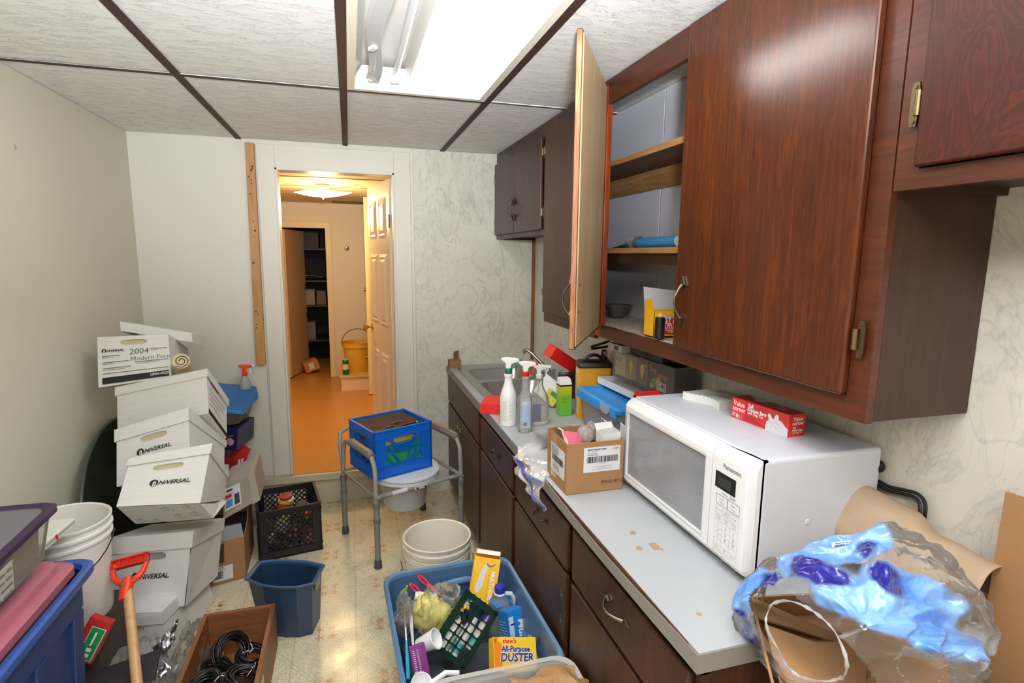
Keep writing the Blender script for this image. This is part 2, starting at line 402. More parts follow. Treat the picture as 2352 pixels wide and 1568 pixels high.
# ================================================================ SETTING
XL, XR, YB, CE, YN = -1.19, 1.262, 3.76, 2.349, -1.7
DX0, DX1, DZ1, HZ = -.415, .295, 2.19, .222
struct('floor', G().box(XL-.1, YN-.1, -.08, XR+.1, YB, 0), M_FLOOR)
struct('wall_left', G().box(XL-.1, YN-.1, 0, XL, YB+.1, CE+.1), M_WALL_L)
struct('wall_right', G().box(XR, YN-.1, 0, XR+.1, YB+.1, CE+.1), M_MARBLE)
struct('wall_near', G().box(XL-.1, YN-.1, 0, XR+.1, YN, CE+.1), M_WALL_B)
g = G().box(XL, YB, 0, DX0, YB+.1, CE+.1).box(DX1, YB, 0, XR, YB+.1, CE+.1).box(DX0, YB, DZ1, DX1, YB+.1, CE+.1)
wb = struct('wall_back', g, M_WALL_B)
struct('marble_panel', G().box(.415, YB-.012, 0, XR, YB, CE), M_MARBLE, wb)
struct('panel_seam', G().box(-.529, YB-.002, .24, -.526, YB, .98).box(-.70, YB-.003, .225, -.51, YB, .232), P(170, 164, 150), wb)
struct('trim_1', G().box(-.515, YB-.016, .232, DX0, YB, 2.325).box(DX0, YB-.016, DZ1, DX1, YB, 2.325).box(DX1, YB-.016, .3, .398, YB, 2.325)
       .box(.398, YB-.03, .05, .418, YB, 2.335), M_TRIM, bevel=.002)
struct('trim_2', G().box(DX0, YB-.03, .232, DX0+.012, YB+.1, DZ1).box(DX1-.012, YB-.03, .232, DX1, YB+.1, DZ1).box(DX0, YB-.03, DZ1-.012, DX1, YB+.1, DZ1), M_TRIM, bevel=.001)
struct('trim_3', G().box(-.66, YB-.006, 0, .41, YB+.0, HZ-.02).box(-.66, YB-.03, HZ-.05, .33, YB+.0, HZ-.004), P(200, 192, 168, .5, n=.12, ns=6), bevel=.003)
st = obj('wood_strip', G().hexa([(-.585, YB-.035, .98), (-.530, YB-.035, .98), (-.530, YB, .98), (-.585, YB, .98), (-.571, YB-.035, 2.325), (-.522, YB-.035, 2.325), (-.522, YB, 2.325), (-.571, YB, 2.325)]), M_STUD, bevel=.002)
tag(st, 'bare pine strip with knots nailed upright beside the doorway', 'wood strip')
rn = random.Random(4)
for k in range(15):
    z = rn.uniform(1.02, 2.28); x = -.558+(z-1)*.010+rn.uniform(-.014, .014); r = rn.uniform(.003, .0075)
    obj('knot', G().cyl((x, YB-.0356, z), (x, YB-.034, z), r, n=8), P(96, 50, 24, .6), st)
struct('trim_4', G().box(XR-.022, YB-.024, .93, XR, YB-.002, 1.79), P(128, 92, 50, .5, n=.15, ns=9))
# ceiling: deck, tiles and brown T rails
ce = struct('ceiling', G().box(XL-.1, YN-.1, CE+.1, XR+.1, YB+.1, CE+.14), M_OFFW)
xs = [XL, -.6086, .001, .611, XR]; ysr = [YN, -1.145, .075, 1.295, 2.5145, YB]
for i in range(4):
    for j in range(5):
        if i == 2 and j == 3: continue
        x0, x1, y0, y1 = xs[i]+.004, xs[i+1]-.004, ysr[j]+.004, ysr[j+1]-.004
        dz = random.Random(i*9+j).uniform(0, .004)
        struct('ceiling_tile', G().box(x0, y0, CE+.002+dz, x1, y1, CE+.018+dz), M_TILE, ce, bevel=.002)
for x in xs[1:4]: struct('grid_rail', G().box(x-.0155, YN, CE-.003, x+.0155, YB, CE+.001).box(x-.002, YN, CE, x+.002, YB, CE+.03), M_TBAR, ce)
for y in ysr[1:5]: struct('cross_rail', G().box(XL, y-.010, CE-.004, .6086-.0, y+.010, CE-.001).box(.6235, y-.004, CE-.003, XR, y+.004, CE-.001), M_TBAR, ce)
# hall beyond the doorway
HY = 6.81; HC = 2.246
struct('floor_hall', G().box(-1.7, YB+.1, HZ-.06, 1.3, HY+1.7, HZ).box(DX0, YB-.005, HZ-.02, DX1, YB+.1, HZ), M_HALLFLOOR)
hc = struct('ceiling_hall', G().box(-1.7, YB+.1, HC, 1.3, HY+1.7, HC+.05), P(214, 196, 160, .7, n=.05, ns=40, bump=.3))
for k, y in enumerate((4.55, 5.15, 5.8, 6.4)): struct('grid_rail', G().box(-1.7, y-.01, HC-.004, 1.3, y+.01, HC), P(150, 120, 80), hc)
struct('ceiling_gap', G().box(-.16, 6.45, HC-.006, .35, 6.72, HC-.001), P(70, 48, 32), hc)
struct('wall_hall_left', G().box(-1.8, YB+.1, 0, -1.7, HY+1.7, HC+.1), M_HALL)
struct('wall_hall_right', G().box(1.2, YB+.1, 0, 1.3, HY+1.7, HC+.1), M_HALL)
struct('wall_hall_far', G().box(-1.7, HY, HZ, -.73, HY+.1, HC).box(-.255, HY, HZ, 1.2, HY+.1, HC).box(-.73, HY, 1.965, -.255, HY+.1, HC), M_HALL)
struct('trim_5', G().box(-.80, HY-.015, HZ, -.73, HY, 2.03).box(-.255, HY-.015, HZ, -.19, HY, 2.03).box(-.80, HY-.016, 1.965, -.19, HY, 2.035), P(226, 206, 160, .45), bevel=.003)
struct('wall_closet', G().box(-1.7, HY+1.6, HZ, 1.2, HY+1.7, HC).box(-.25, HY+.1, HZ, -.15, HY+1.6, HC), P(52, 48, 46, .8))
struct('wall_hall_partition', G().box(.205, 5.84, HZ, 1.2, 5.94, HC), M_HALL)
d3 = struct('door_3', G().box(.155, 5.80, HZ+.01, .205, 5.84, HC-.01), P(236, 216, 168, .4), bevel=.002)
for z in (1.32, .62): obj('latch', G().cyl((.155, 5.82, z), (.137, 5.82, z), .018, n=12), M_BRASS, d3, smooth=True)
# closet door leaf
a = Vector((-.725, 6.83, 0)); b = Vector((-.567, 7.42, 0)); d = (b-a).normalized(); n_ = Vector((d.y, -d.x, 0))*.035
g = G().hexa([a+Vector((0, 0, .235)), a+n_+Vector((0, 0, .235)), b+n_+Vector((0, 0, .235)), b+Vector((0, 0, .235)), a+Vector((0, 0, 1.95)), a+n_+Vector((0, 0, 1.95)), b+n_+Vector((0, 0, 1.95)), b+Vector((0, 0, 1.95))])
d2 = struct('door_2', g, P(214, 176, 132, .45, n=.08, ns=5), bevel=.003)
for z in (.93, 1.27): obj('latch', G().lathe([(.004, 0), (.024, .004), (.026, .02), (.014, .034), (.001, .036)], tuple(b+n_-d*.06+Vector((0, 0, z))), 14, M=Euler((0, math.radians(90), 0)).to_matrix().to_4x4()), M_BRASS, d2, smooth=True)
# six panel door standing open into the hall
A = Vector((.286, 3.875, .236)); B = Vector((.168, 4.56, .236)); ang = math.atan2(B.y-A.y, B.x-A.x)
DW, DH = .695, 1.94
door = struct('door_1', G().box(0, -.0175, 0, DW, .0175, DH).xf(lambda v: Matrix.Translation(A) @ Euler((0, 0, ang)).to_matrix().to_4x4() @ v), P(232, 214, 190, .4, n=.03), bevel=.002)
def dm(v): return Matrix.Translation(A) @ Euler((0, 0, ang)).to_matrix().to_4x4() @ Vector(v)
for x0, x1 in ((.095, .31), (.385, .60)):
    for z0, z1 in ((.16, .72), (.92, 1.44), (1.55, 1.83)):
        g = G()
        for sgn in (1,):
            o_ = [(x0, .0175, z0), (x1, .0175, z0), (x1, .0175, z1), (x0, .0175, z1)]
            i_ = [(x0+.022, .026, z0+.022), (x1-.022, .026, z0+.022), (x1-.022, .026, z1-.022), (x0+.022, .026, z1-.022)]
            i2 = [(x0+.034, .019, z0+.034), (x1-.034, .019, z0+.034), (x1-.034, .019, z1-.034), (x0+.034, .019, z1-.034)]
            i3 = [(x0+.055, .028, z0+.055), (x1-.055, .028, z0+.055), (x1-.055, .028, z1-.055), (x0+.055, .028, z1-.055)]
            loftring(g, [o_, i_, i2, i3], cap1=True)
        obj('panel', g.xf(dm), P(232, 214, 190, .4, n=.03), door)
g = G()
for sgn in (1, -1): g.lathe([(.024, 0), (.026, .004), (.010, .008), (.010, .03), (.026, .045), (.028, .06), (.016, .07), (.001, .071)], (DW-.06, sgn*.0175, .87), 16, M=Euler((math.radians(-90*sgn), 0, 0)).to_matrix().to_4x4())
obj('knob', g.xf(dm), P(206, 176, 110, .22, 1, name='brass'), door, smooth=True)
obj('hinge', G().box(-.012, -.02, 1.62, .03, .0, 1.70).cyl((-.004, .019, 1.615), (-.004, .019, 1.705), .006, n=8).xf(dm), M_BRASS, door)
# hall lamp, hook, step, bucket, can
t = thing('ceiling_lamp', 'glowing square glass ceiling lamp in the hall beyond the doorway', 'ceiling light', (-.19, 5.0, HC))
def sh(u, v):
    x, y = (u-.5)*2, (v-.5)*2; r = max(abs(x), abs(y)); z = -.10+.035*(r**2.2)
    k = .17; a_ = math.radians(30); X, Y = x*k, y*k
    return (-.19+X*math.cos(a_)-Y*math.sin(a_), 5.0+X*math.sin(a_)+Y*math.cos(a_), HC+z)
obj('glass_shade', G().grid(sh, 12, 12), emit('lit_lamp_glass', (1, .78, .42), 9), t, smooth=True, solid=.004)
obj('base', G().lathe([(.06, 0), (.065, -.01), (.05, -.03), (.02, -.035)], (-.19, 5.0, HC), 20), M_BRASS, t, smooth=True)
obj('finial', G().lathe([(.012, -.10), (.014, -.108), (.006, -.118), (.001, -.122)], (-.19, 5.0, HC), 12), M_BRASS, t, smooth=True)
t = obj('wall_hook', G().lathe([(.026, 0), (.026, .006), (.012, .012), (.012, .03), (.024, .04), (.022, .055), (.001, .06)], (-.023, HY, 1.742), 18, M=Euler((math.radians(90), 0, 0)).to_matrix().to_4x4()), M_CHROME, smooth=True)
tag(t, 'small round chrome knob on the far hall wall', 'knob')
t = thing('hall_step', 'low boxed step against the far hall wall under the yellow bucket', 'step', (.1, 6.4, HZ))
obj('riser', G().box(-.125, 6.06, HZ, .6, HY-.01, .365), P(232, 205, 170, .5), t)
obj('tread', G().box(-.14, 6.04, .365, .6, HY-.005, .383), P(216, 178, 116, .4), t, bevel=.003)
t = thing('yellow_bucket', 'dull yellow plastic bucket with wire handle on the hall step', 'bucket', (.06, 6.32, .383))
obj('body', G().lathe_open([(.13, .383), (.155, .66), (.165, .66), (.165, .70), (.17, .715), (.163, .715), (.15, .66), (.128, .392), (.001, .39)], (.06, 6.32, 0), 28), P(222, 168, 50, .45), t, smooth=True)
obj('handle', G().tube([(.06+.172*math.cos(k*math.pi/14), 6.30, .69+.17*math.sin(k*math.pi/14)) for k in range(15)], .004, 6), P(60, 52, 40, .4), t)
t = thing('cleanser_can', 'green cardboard can with a white label beside the yellow bucket', 'can', (-.075, 6.14, .383))
obj('body', G().cyl((-.075, 6.14, .383), (-.075, 6.14, .545), .033, n=20), P(20, 110, 60, .4), t, smooth=True)
obj('label', G().cyl((-.075, 6.14, .44), (-.075, 6.14, .50), .0336, n=20, caps=False), P(222, 200, 180, .5), t)
obj('cap', G().cyl((-.075, 6.14, .545), (-.075, 6.14, .553), .034, n=20), P(190, 190, 180, .4), t)
# closet contents
t = thing('closet_shelf', 'dark metal shelf rack standing inside the closet', 'shelf', (-.42, 7.75, HZ))
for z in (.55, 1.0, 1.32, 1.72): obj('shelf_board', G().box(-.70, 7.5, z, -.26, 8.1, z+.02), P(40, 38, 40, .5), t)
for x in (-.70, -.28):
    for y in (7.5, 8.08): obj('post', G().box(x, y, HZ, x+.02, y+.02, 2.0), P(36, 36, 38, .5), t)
for k, (x0, x1, z0, z1, cc, lb) in enumerate(((-.62, -.44, 1.02, 1.22, (150, 140, 132), 'grey carton on the closet shelf below the foil tray'), (-.42, -.30, 1.02, 1.2, (110, 96, 84), 'brown carton on the closet shelf right of the grey carton'),
    (-.62, -.45, .57, .80, (120, 112, 104), 'pale carton on the lowest closet shelf'), (-.60, -.36, 1.74, 1.95, (46, 44, 48), 'black bag on the top closet shelf'))):
    t = thing('carton' if k < 3 else 'black_bag', lb, 'box' if k < 3 else 'bag', ((x0+x1)/2, 7.65, z0))
    g = G().box(x0, 7.52, z0, x1, 7.8, z1)
    obj('body', crumple(g, .012, 7, k), P(*cc, .6), t, bevel=.006)
    obj('flap' if k < 3 else 'knot', G().box(x0-.004, 7.515, z1, x1+.004, 7.66, z1+.006), P(*[int(q*.85) for q in cc], .6), t)
t = obj('foil_tray', crumple(G().grid(lambda u, v: (-.62+.3*u, 7.5+.25*v, 1.37+.03*math.sin(u*3.1)), 14, 8), .012, 30), P(190, 190, 196, .25, 1), smooth=True, solid=.002)
tag(t, 'crumpled foil tray on the middle closet shelf', 'tray')
t = thing('small_carton', 'small orange brown carton tilted on the closet floor', 'box', (-.50, 7.12, HZ), (.0, .0, .3))
obj('body', G().boxr((-.50, 7.12, .315), (.17, .13, .13), (0, -.3, .3)), P(196, 128, 70, .6), t); obj('label', G().boxr((-.485, 7.045, .315), (.06, .006, .08), (0, -.3, .3)), P(230, 215, 190, .6), t)

# ================================================================ CEILING FIXTURE
t = thing('ceiling_light', 'long recessed fluorescent ceiling fixture with one lit side', 'ceiling light', (.306, 1.9, CE))
x0, x1, y0, y1 = .016, .596, 1.31, 2.50
M_ENAM = P(234, 232, 226, .3, n=.04, ns=6)
obj('frame', G().ringplate([(x0, y0, CE-.006), (x1, y0, CE-.006), (x1, y1, CE-.006), (x0, y1, CE-.006)], [(x0+.03, y0+.03, CE-.006), (x1-.03, y0+.03, CE-.006), (x1-.03, y1-.03, CE-.006), (x0+.03, y1-.03, CE-.006)], (0, 0, .012)), P(238, 234, 220, .35), t, bevel=.002)
obj('housing', G().add([(x0+.01, y0+.01, CE), (x1-.01, y0+.01, CE), (x1-.01, y1-.01, CE), (x0+.01, y1-.01, CE), (x0+.06, y0+.02, CE+.088), (x1-.06, y0+.02, CE+.088), (x1-.06, y1-.02, CE+.088), (x0+.06, y1-.02, CE+.088)],
    [(0, 1, 5, 4), (1, 2, 6, 5), (2, 3, 7, 6), (3, 0, 4, 7), (4, 5, 6, 7)]), M_ENAM, t)
obj('ballast_cover', G().add([(.24, y0+.03, CE+.086), (.26, y0+.03, CE+.03), (.30, y0+.03, CE+.03), (.32, y0+.03, CE+.086), (.24, y1-.03, CE+.086), (.26, y1-.03, CE+.03), (.30, y1-.03, CE+.03), (.32, y1-.03, CE+.086)],
    [(0, 1, 5, 4), (1, 2, 6, 5), (2, 3, 7, 6), (0, 3, 2, 1), (4, 5, 6, 7)]), M_ENAM, t)
obj('end_plate', G().add([(x0+.03, y1-.032, CE+.002), (x1-.03, y1-.032, CE+.002), (x1-.05, y1-.09, CE+.07), (x0+.06, y1-.09, CE+.07)], [(0, 1, 2, 3)]), M_ENAM, t, solid=.002)
for k, (x, lit) in enumerate(((.115, 0), (.205, 0), (.40, 1))):
    obj('tube', G().cyl((x, y0+.05, CE+.045), (x, y1-.07, CE+.045), .013 if not lit else .015, n=16), emit('lit_tube', (1, .98, .95), LAMP_MAIN*1.5) if lit else P(222, 226, 230, .2, n=.02), t, smooth=True)
    o = obj('lamp_holder', G().box(x-.018, y1-.095, CE+.012, x+.018, y1-.07, CE+.06).cyl((x, y1-.1, CE+.035), (x, y1-.094, CE+.035), .012, n=12), P(240, 236, 220, .35), t, bevel=.003)
obj('tube_guard', G().grid(lambda u, v: (.085+.05*math.sin(u*2.6)+.01*math.sin(v*9), y0+.05+v*(y1-y0-.16), CE+.02-.018*math.sin(u*3.1)), 6, 14), clear('guard_plastic', op=.08, milky=.5, mcol=(.86, .87, .88)), t, smooth=True)
obj('clip', G().boxr((.10, 2.02, CE+.005), (.02, .035, .012), (0, 0, .4)), M_WHITE, t, bevel=.002)
obj('diffuser', G().hexa([(.335, y0+.035, CE-.001), (x1-.035, y0+.035, CE-.001), (x1-.035, y1-.06, CE-.001), (.335, y1-.06, CE-.001), (.335, y0+.035, CE+.003), (x1-.035, y0+.035, CE+.003), (x1-.035, y1-.06, CE+.003), (.335, y1-.06, CE+.003)]), emit('lit_diffuser', (1, .985, .97), LAMP_MAIN), t)
# ================================================================ BASE CABINETS, WORKTOP, SINK
XF = .65                                        # front face of the base units
def pull(name, parent, c, along, out, L=.09, mat=None, drop=.012, sub=None):
    """arched pull with leaf shaped ends: c centre, along = unit dir, out = unit dir away from the face"""
    c, al, ou = Vector(c), Vector(along), Vector(out); g = G(); pts = []
    for k in range(13):
        t = k/12; s_ = math.sin(t*math.pi); pts.append(c+al*((t-.5)*L)+ou*(.006+.024*s_))
    g.tube(pts, [.0045-.0018*math.sin(k/12*math.pi) for k in range(13)], 8)
    sd = al.cross(ou)
    for e in (-1, 1):
        p = c+al*(e*L*.5); q = [p-al*e*.012, p+sd*.009, p+al*e*.010+sd*.006, p+al*e*.026, p+al*e*.010-sd*.006, p-sd*.009]
        g.ngon(q, ou*.006)
    return obj(name, g, mat or M_PEWTER, parent, smooth=True)
def hinge(parent, c, L=.07, name='hinge', out=(-1, 0, 0), side=1):
    c = Vector(c); o_ = Vector(out); y = Vector((0, 1, 0)) if abs(out[1]) < .5 else Vector((1, 0, 0))
    g = G(); g.cyl(c+o_*.008-Vector((0, 0, L*.28)), c+o_*.008+Vector((0, 0, L*.28)), .006, n=10)
    pl_ = [c+y*side*a_+Vector((0, 0, b_)) for a_, b_ in ((.004, -L*.5), (.016, -L*.5), (.018, -L*.3), (.018, L*.3), (.016, L*.5), (.004, L*.5), (.002, L*.3), (.002, -L*.3))]
    g.ngon(pl_, o_*.004)
    for e in (-1, 1): g.cyl(c+y*side*.010+Vector((0, 0, e*L*.40)), c+y*side*.010+Vector((0, 0, e*L*.40))+o_*.006, .0035, n=8)
    return obj(name, g, M_BRASS, parent, smooth=True)
ub = [(3.755, 2.757, 'far dark wood sink cabinet with two doors beside the commode chair'),
      (2.753, 2.118, 'dark wood base cabinet with one drawer under the spray bottles'),
      (2.114, 1.500, 'dark wood base cabinet with one drawer under the open carton'),
      (1.496, .845, 'nearest dark wood base cabinet with one drawer under the microwave')]
for k, (y1, y0, lb) in enumerate(ub):
    t = thing('base_cabinet', lb, 'cabinet', (.93, (y0+y1)/2, 0), group='base cabinets under the worktop')
    g = G().box(XF+.022, y0, .09, XR-.012, y1, .135).box(XF+.022, y0, .135, XR-.012, y0+.016, .86).box(XF+.022, y1-.016, .135, XR-.012, y1, .86)
    g.box(XR-.022, y0, .09, XR-.012, y1, .86).box(XF+.07, y0, 0, XF+.085, y1, .09)
    obj('carcass', g, M_CABB, t)
    g = G().box(XF+.002, y0, .09, XF+.022, y0+.035, .872).box(XF+.002, y1-.035, .09, XF+.022, y1, .872).box(XF+.002, y0, .845, XF+.022, y1, .872).box(XF+.002, y0, .645, XF+.022, y1, .675).box(XF+.002, y0, .09, XF+.022, y1, .12)
    obj('face_frame', g, M_CABB, t)
    if k == 0:
        d = obj('false_front', G().box(XF-.016, y0+.02, .675, XF+.001, y1-.02, .855), M_CABB, t, bevel=.004)
        g = G()
        rr = random.Random(9)
        for q in range(7): yy = rr.uniform(3.3, 3.6); zz = rr.uniform(.72, .82); g.boxr((XF-.0164, yy, zz), (.0006, .1, .0014), (rr.uniform(-.3, .3), 0, 0))
        obj('scratches', g, P(40, 28, 22, .6), d)['kind'] = 'stuff'
        m_ = (y0+y1)/2+.06
        for a_, b_, hy in ((y0+.02, m_-.003, m_-.035), (m_+.003, y1-.02, m_+.035)):
            d = obj('door', G().box(XF-.016, a_, .105, XF+.001, b_, .655), M_CABB, t, bevel=.004)
            pull('handle', d, (XF-.018, hy, .53), (0, 0, 1), (-1, 0, 0), .10)
        for z in (.50, .2): hinge(t, (XF-.002, y1-.018, z), .05)
    else:
        d = obj('drawer', G().box(XF-.016, y0+.02, .678, XF+.001, y1-.02, .838), M_CABB, t, bevel=.005)
        if k == 3: pull('handle', d, (XF-.018, 1.175, .775), (0, 1, 0), (-1, 0, 0), .10, P(132, 124, 108, .3, 1, name='pale_pewter'))
        elif k == 2: pull('handle', d, (XF-.018, 1.763, .75), (0, 1, 0), (-1, 0, 0), .085)
        else: pull('handle', d, (XF-.018, 2.403, .755), (0, 1, 0), (-1, 0, 0), .085)
        d = obj('door', G().box(XF-.016, y0+.02, .105, XF+.001, y1-.02, .660), M_CABB, t, bevel=.005)
        if k == 2:
            g = G()
            for z in (.572, .480): g.cyl((XF-.0166, 1.555, z), (XF-.014, 1.555, z), .006, n=8).boxr((XF-.0166, 1.558, z+.012), (.0006, .004, .02), (.3, 0, 0))
            obj('bare_screw_marks', g, P(120, 104, 90, .6), d)['kind'] = 'stuff'
# worktop with a cut-out for the sink
WT = .914; SX0, SX1, SY0, SY1 = .70, 1.17, 2.80, 3.60
t = thing('worktop', 'long grey laminate worktop with a lifting edge band along the right wall', 'worktop', (.94, 2.3, .874))
g = G().box(.628, .826, .874, SX0, YB-.002, WT).box(SX1, .826, .874, XR-.002, YB-.002, WT).box(SX0, .826, .874, SX1, SY0, WT).box(SX0, SY1, .874, SX1, YB-.002, WT)
obj('laminate_top', g, M_LAM, t)
obj('edge_band', G().grid(lambda u, v: (.6245-.0035*math.sin(min(1, max(0, (1.7-(YB-u*(YB-.822)))/.85))*math.pi), YB-.002-u*(YB-.824), .872+v*(.0405-.010*math.sin(min(1, max(0, (1.7-(YB-u*(YB-.822)))/.85))*math.pi))), 60, 1), M_LAMEDGE, t, solid=.002)
obj('end_band', G().box(.6235, .822, .872, XR-.002, .8255, .9135), M_LAMEDGE, t)
obj('bare_core', G().box(.6262, .86, .873, .6278, 1.68, .9125), P(84, 52, 28, .8, n=.5, ns=60, bump=.6), t)
g = G(); rn = random.Random(5)
for cx, cy, r in ((.735, 1.285, .010), (.755, 1.215, .018), (.71, 1.21, .012), (.765, 1.19, .008), (.70, .93, .006)):
    g.ngon([(cx+r*rn.uniform(.4, 1.3)*math.cos(a_), cy+r*rn.uniform(.4, 1.6)*math.sin(a_), WT) for a_ in [q*.7 for q in range(9)]], (0, 0, .0006))
obj('stain', g, P(158, 132, 100, .6), t)['kind'] = 'stuff'
# stainless double sink
t = thing('kitchen_sink', 'stainless steel double bowl sink set in the far worktop', 'sink', (.94, 3.2, WT))
def bowl(cx, cy, hx, hy, dp):
    g = G(); loftring(g, [rrect3((cx, cy), hx, hy, WT+.003, .05), rrect3((cx, cy), hx-.006, hy-.006, WT-.006, .05), rrect3((cx, cy), hx-.02, hy-.02, WT-dp+.03, .055), rrect3((cx, cy), hx-.05, hy-.05, WT-dp, .06)], cap1=True)
    return g
BW = [(.915, 3.40, .185, .165, .15), (.915, 3.00, .185, .175, .15)]
for b in BW:
    o = obj('bowl', bowl(*b), M_STEEL, t, smooth=2)
    obj('drain', G().lathe([(.04, WT-b[4]+.001), (.042, WT-b[4]+.004), (.034, WT-b[4]+.004), (.03, WT-b[4]-.0), (.001, WT-b[4]-.0)], (b[0], b[1], 0), 20), P(90, 90, 90, .4, 1), o, smooth=True)
g = G(); n_ = 24
def resample(rect, n):                          # rounded outline matching rrect counts
    return rect
out_ = rrect3((.94, 3.2), .26, .42, WT+.001, .03)
for (cx, cy, hx, hy, dp), (oy0, oy1) in zip(BW, ((3.2, 3.625), (2.775, 3.2))):
    g.ringplate([Vector((p.x, p.y, p.z)) for p in rrect3((.94, (oy0+oy1)/2), .262, (oy1-oy0)/2, WT+.001, .012)], rrect3((cx, cy), hx, hy, WT+.001, .05), (0, 0, .003))
obj('rim', g, M_STEEL, t, smooth=True)
t = thing('faucet', 'chrome swivel faucet with a long spout behind the sink', 'faucet', (1.15, 3.12, WT))
obj('base', G().lathe([(.028, WT+.004), (.028, WT+.02), (.018, WT+.03), (.016, WT+.06), (.020, WT+.07), (.010, WT+.085), (.001, WT+.086)], (1.15, 3.12, 0), 20).box(1.13, 3.03, WT+.004, 1.17, 3.21, WT+.014), M_CHROME, t, smooth=True)
obj('spout', G().tube([(1.15, 3.12, WT+.05), (1.135, 3.125, WT+.085), (1.10, 3.15, WT+.125), (1.065, 3.175, WT+.165), (1.035, 3.195, WT+.188), (1.02, 3.205, WT+.185), (1.018, 3.206, WT+.165)], [.013, .012, .011, .011, .011, .012, .012], 12), M_CHROME, t, smooth=True)
for y in (3.05, 3.19):
    obj('tap_handle', G().lathe([(.012, WT+.012), (.012, WT+.03), (.024, WT+.036), (.024, WT+.05), (.001, WT+.054)], (1.15, y, 0), 10), clear('clear_acrylic', op=.1, milky=.2, rough=.05) if y < 3.1 else M_CHROME, t, smooth=True)

# ================================================================ WALL CABINETS
XU = .9815
def rails(g, y0, y1, z0, z1, w=.035, top=.09, bot=.035):
    g.box(XU, y0, z0, XU+.02, y0+w, z1).box(XU, y1-w, z0, XU+.02, y1, z1)
    g.box(XU, y0+w, z1-top, XU+.02, y1-w, z1).box(XU, y0+w, z0, XU+.02, y1-w, z0+bot); return g
def carc(g, y0, y1, z0, z1):
    g.box(XU+.02, y0, z0, XR-.002, y0+.016, z1).box(XU+.02, y1-.016, z0, XR-.002, y1, z1).box(XU+.02, y0+.016, z0+.015, XR-.002, y1-.016, z0+.033); return g
# A over the sink
t = thing('wall_cabinet', 'short far wall cabinet with two doors hanging above the sink', 'cabinet', (1.12, 3.25, 1.785), group='wall cabinets')
obj('carcass', carc(G(), 2.752, 3.752, 1.785, CE-.004), M_HAZECAB, t); obj('face_frame', rails(G(), 2.752, 3.752, 1.785, CE-.004), M_HAZECAB, t)
for y0, y1, hy in ((2.79, 3.268, 3.24), (3.272, 3.738, 3.30)):
    d = obj('door', G().box(XU-.018, y0, 1.812, XU-.001, y1, 2.275), M_HAZECAB, t, bevel=.004)
    pull('handle', d, (XU-.02, hy, 1.95), (0, 0, 1), (-1, -.25, 0) if y0 < 3 else (-1, .25, 0), .085)
for y, sd in ((2.775, -1), (3.742, 1)):
    for z in (1.90, 2.2): hinge(t, (XU-.004, y, z), .06, side=sd)
# B tall, closed
t = thing('wall_cabinet', 'tall wall cabinet with one closed door beyond the open cupboard', 'cabinet', (1.12, 2.42, 1.34), group='wall cabinets')
obj('carcass', G().box(XU+.02, 2.732, 1.335, XR-.002, 2.748, CE-.004).box(XU+.02, 2.10, 1.362, XR-.002, 2.732, 1.390).box(XR-.008, 2.1, 1.39, XR-.002, 2.732, CE-.004), [M_HAZECAB], t); obj('back_panel', G().box(XR-.012, 2.094, 1.391, XR-.009, 2.73, CE-.004), M_CABW, t); obj('face_frame', rails(G(), 2.112, 2.748, 1.335, CE-.004, bot=.05), M_HAZECAB, t)
d = obj('door', G().box(XU-.018, 2.13, 1.385, XU-.001, 2.728, 2.335), M_HAZECAB, t, bevel=.004)
pull('handle', d, (XU-.02, 2.175, 1.53), (0, 0, 1), (-1, 0, 0), .10)
for z in (1.49, 2.2): hinge(t, (XU-.004, 2.742, z), .06, side=-1)
# C tall, one door open, one closed
t = thing('wall_cabinet', 'large glossy wall cabinet with its far door swung open showing shelves', 'cabinet', (1.12, 1.46, 1.34), group='wall cabinets')
obj('side_panel', G().box(XU+.02, .826, 1.352, XR-.002, .842, CE-.004), M_DARKSIDE, t)
obj('bottom_panel', G().box(XU+.02, .842, 1.372, XR-.008, 2.092, 1.390), M_DARKSIDE, t)
obj('back_panel', G().box(XR-.008, .842, 1.39, XR-.002, 2.092, CE-.002), M_CABW, t)
obj('face_frame', G().box(XU, .826, 1.348, XU+.02, .876, CE-.002).box(XU, .876, 1.348, XU+.02, 2.085, 1.397).box(XU, .876, 2.257, XU+.02, 2.085, CE-.002).box(XU, 1.475, 1.397, XU+.02, 1.52, 2.257), M_CABY, t, bevel=.001)
obj('stile', G().box(XU-.001, 2.055, 1.35, XU+.02, 2.11, 2.33), M_CABR, t, bevel=.001)
obj('top_stile', G().box(XU-.0005, 2.055, 2.33, XU+.0195, 2.11, CE-.002), M_CABY, t)
def liner():
    m = Mt('marbled_shelf_liner'); v = m.map(); n = m.noise(m.map((1, 1, 1), (0, 0, .6)), 22, 4, .6, 1.2)
    d = m.math('ABSOLUTE', m.math('SUBTRACT', n, .5)); f = m.ramp(d, [(0., .8), (.02, .5), (.05, 0.)])
    m.col(m.mix(f, lin(206, 198, 188), lin(130, 84, 64))); m.rough(.5); return m.m
obj('shelf_liner', G().grid(lambda u, v: (XU+.012+u*.262, .85+v*1.87, 1.3985+.0035*noise.noise(Vector((u*8, v*30, 0)))), 10, 60), liner(), t, solid=.001)
for z, x0 in ((2.035, 1.03), (1.69, 1.02)):
    s_ = obj('shelf', G().box(x0, .843, z, XR-.013, 2.731, z+.018), M_SHELFB, t); obj('front_edge', G().box(x0-.004, .843, z-.001, x0, 2.731, z+.019), M_RAWY, s_)
obj('cleat', G().box(XR-.03, .843, 1.955, XR-.013, 2.731, 2.034), M_RAWY, t); obj('cleat', G().box(1.03, .843, 1.65, 1.05, 2.731, 1.689), M_DARKSIDE, t)
d = obj('door', G().box(XU-.020, .872, 1.398, XU-.001, 1.498, 2.338), M_CAB, t, bevel=.006, seg=3)
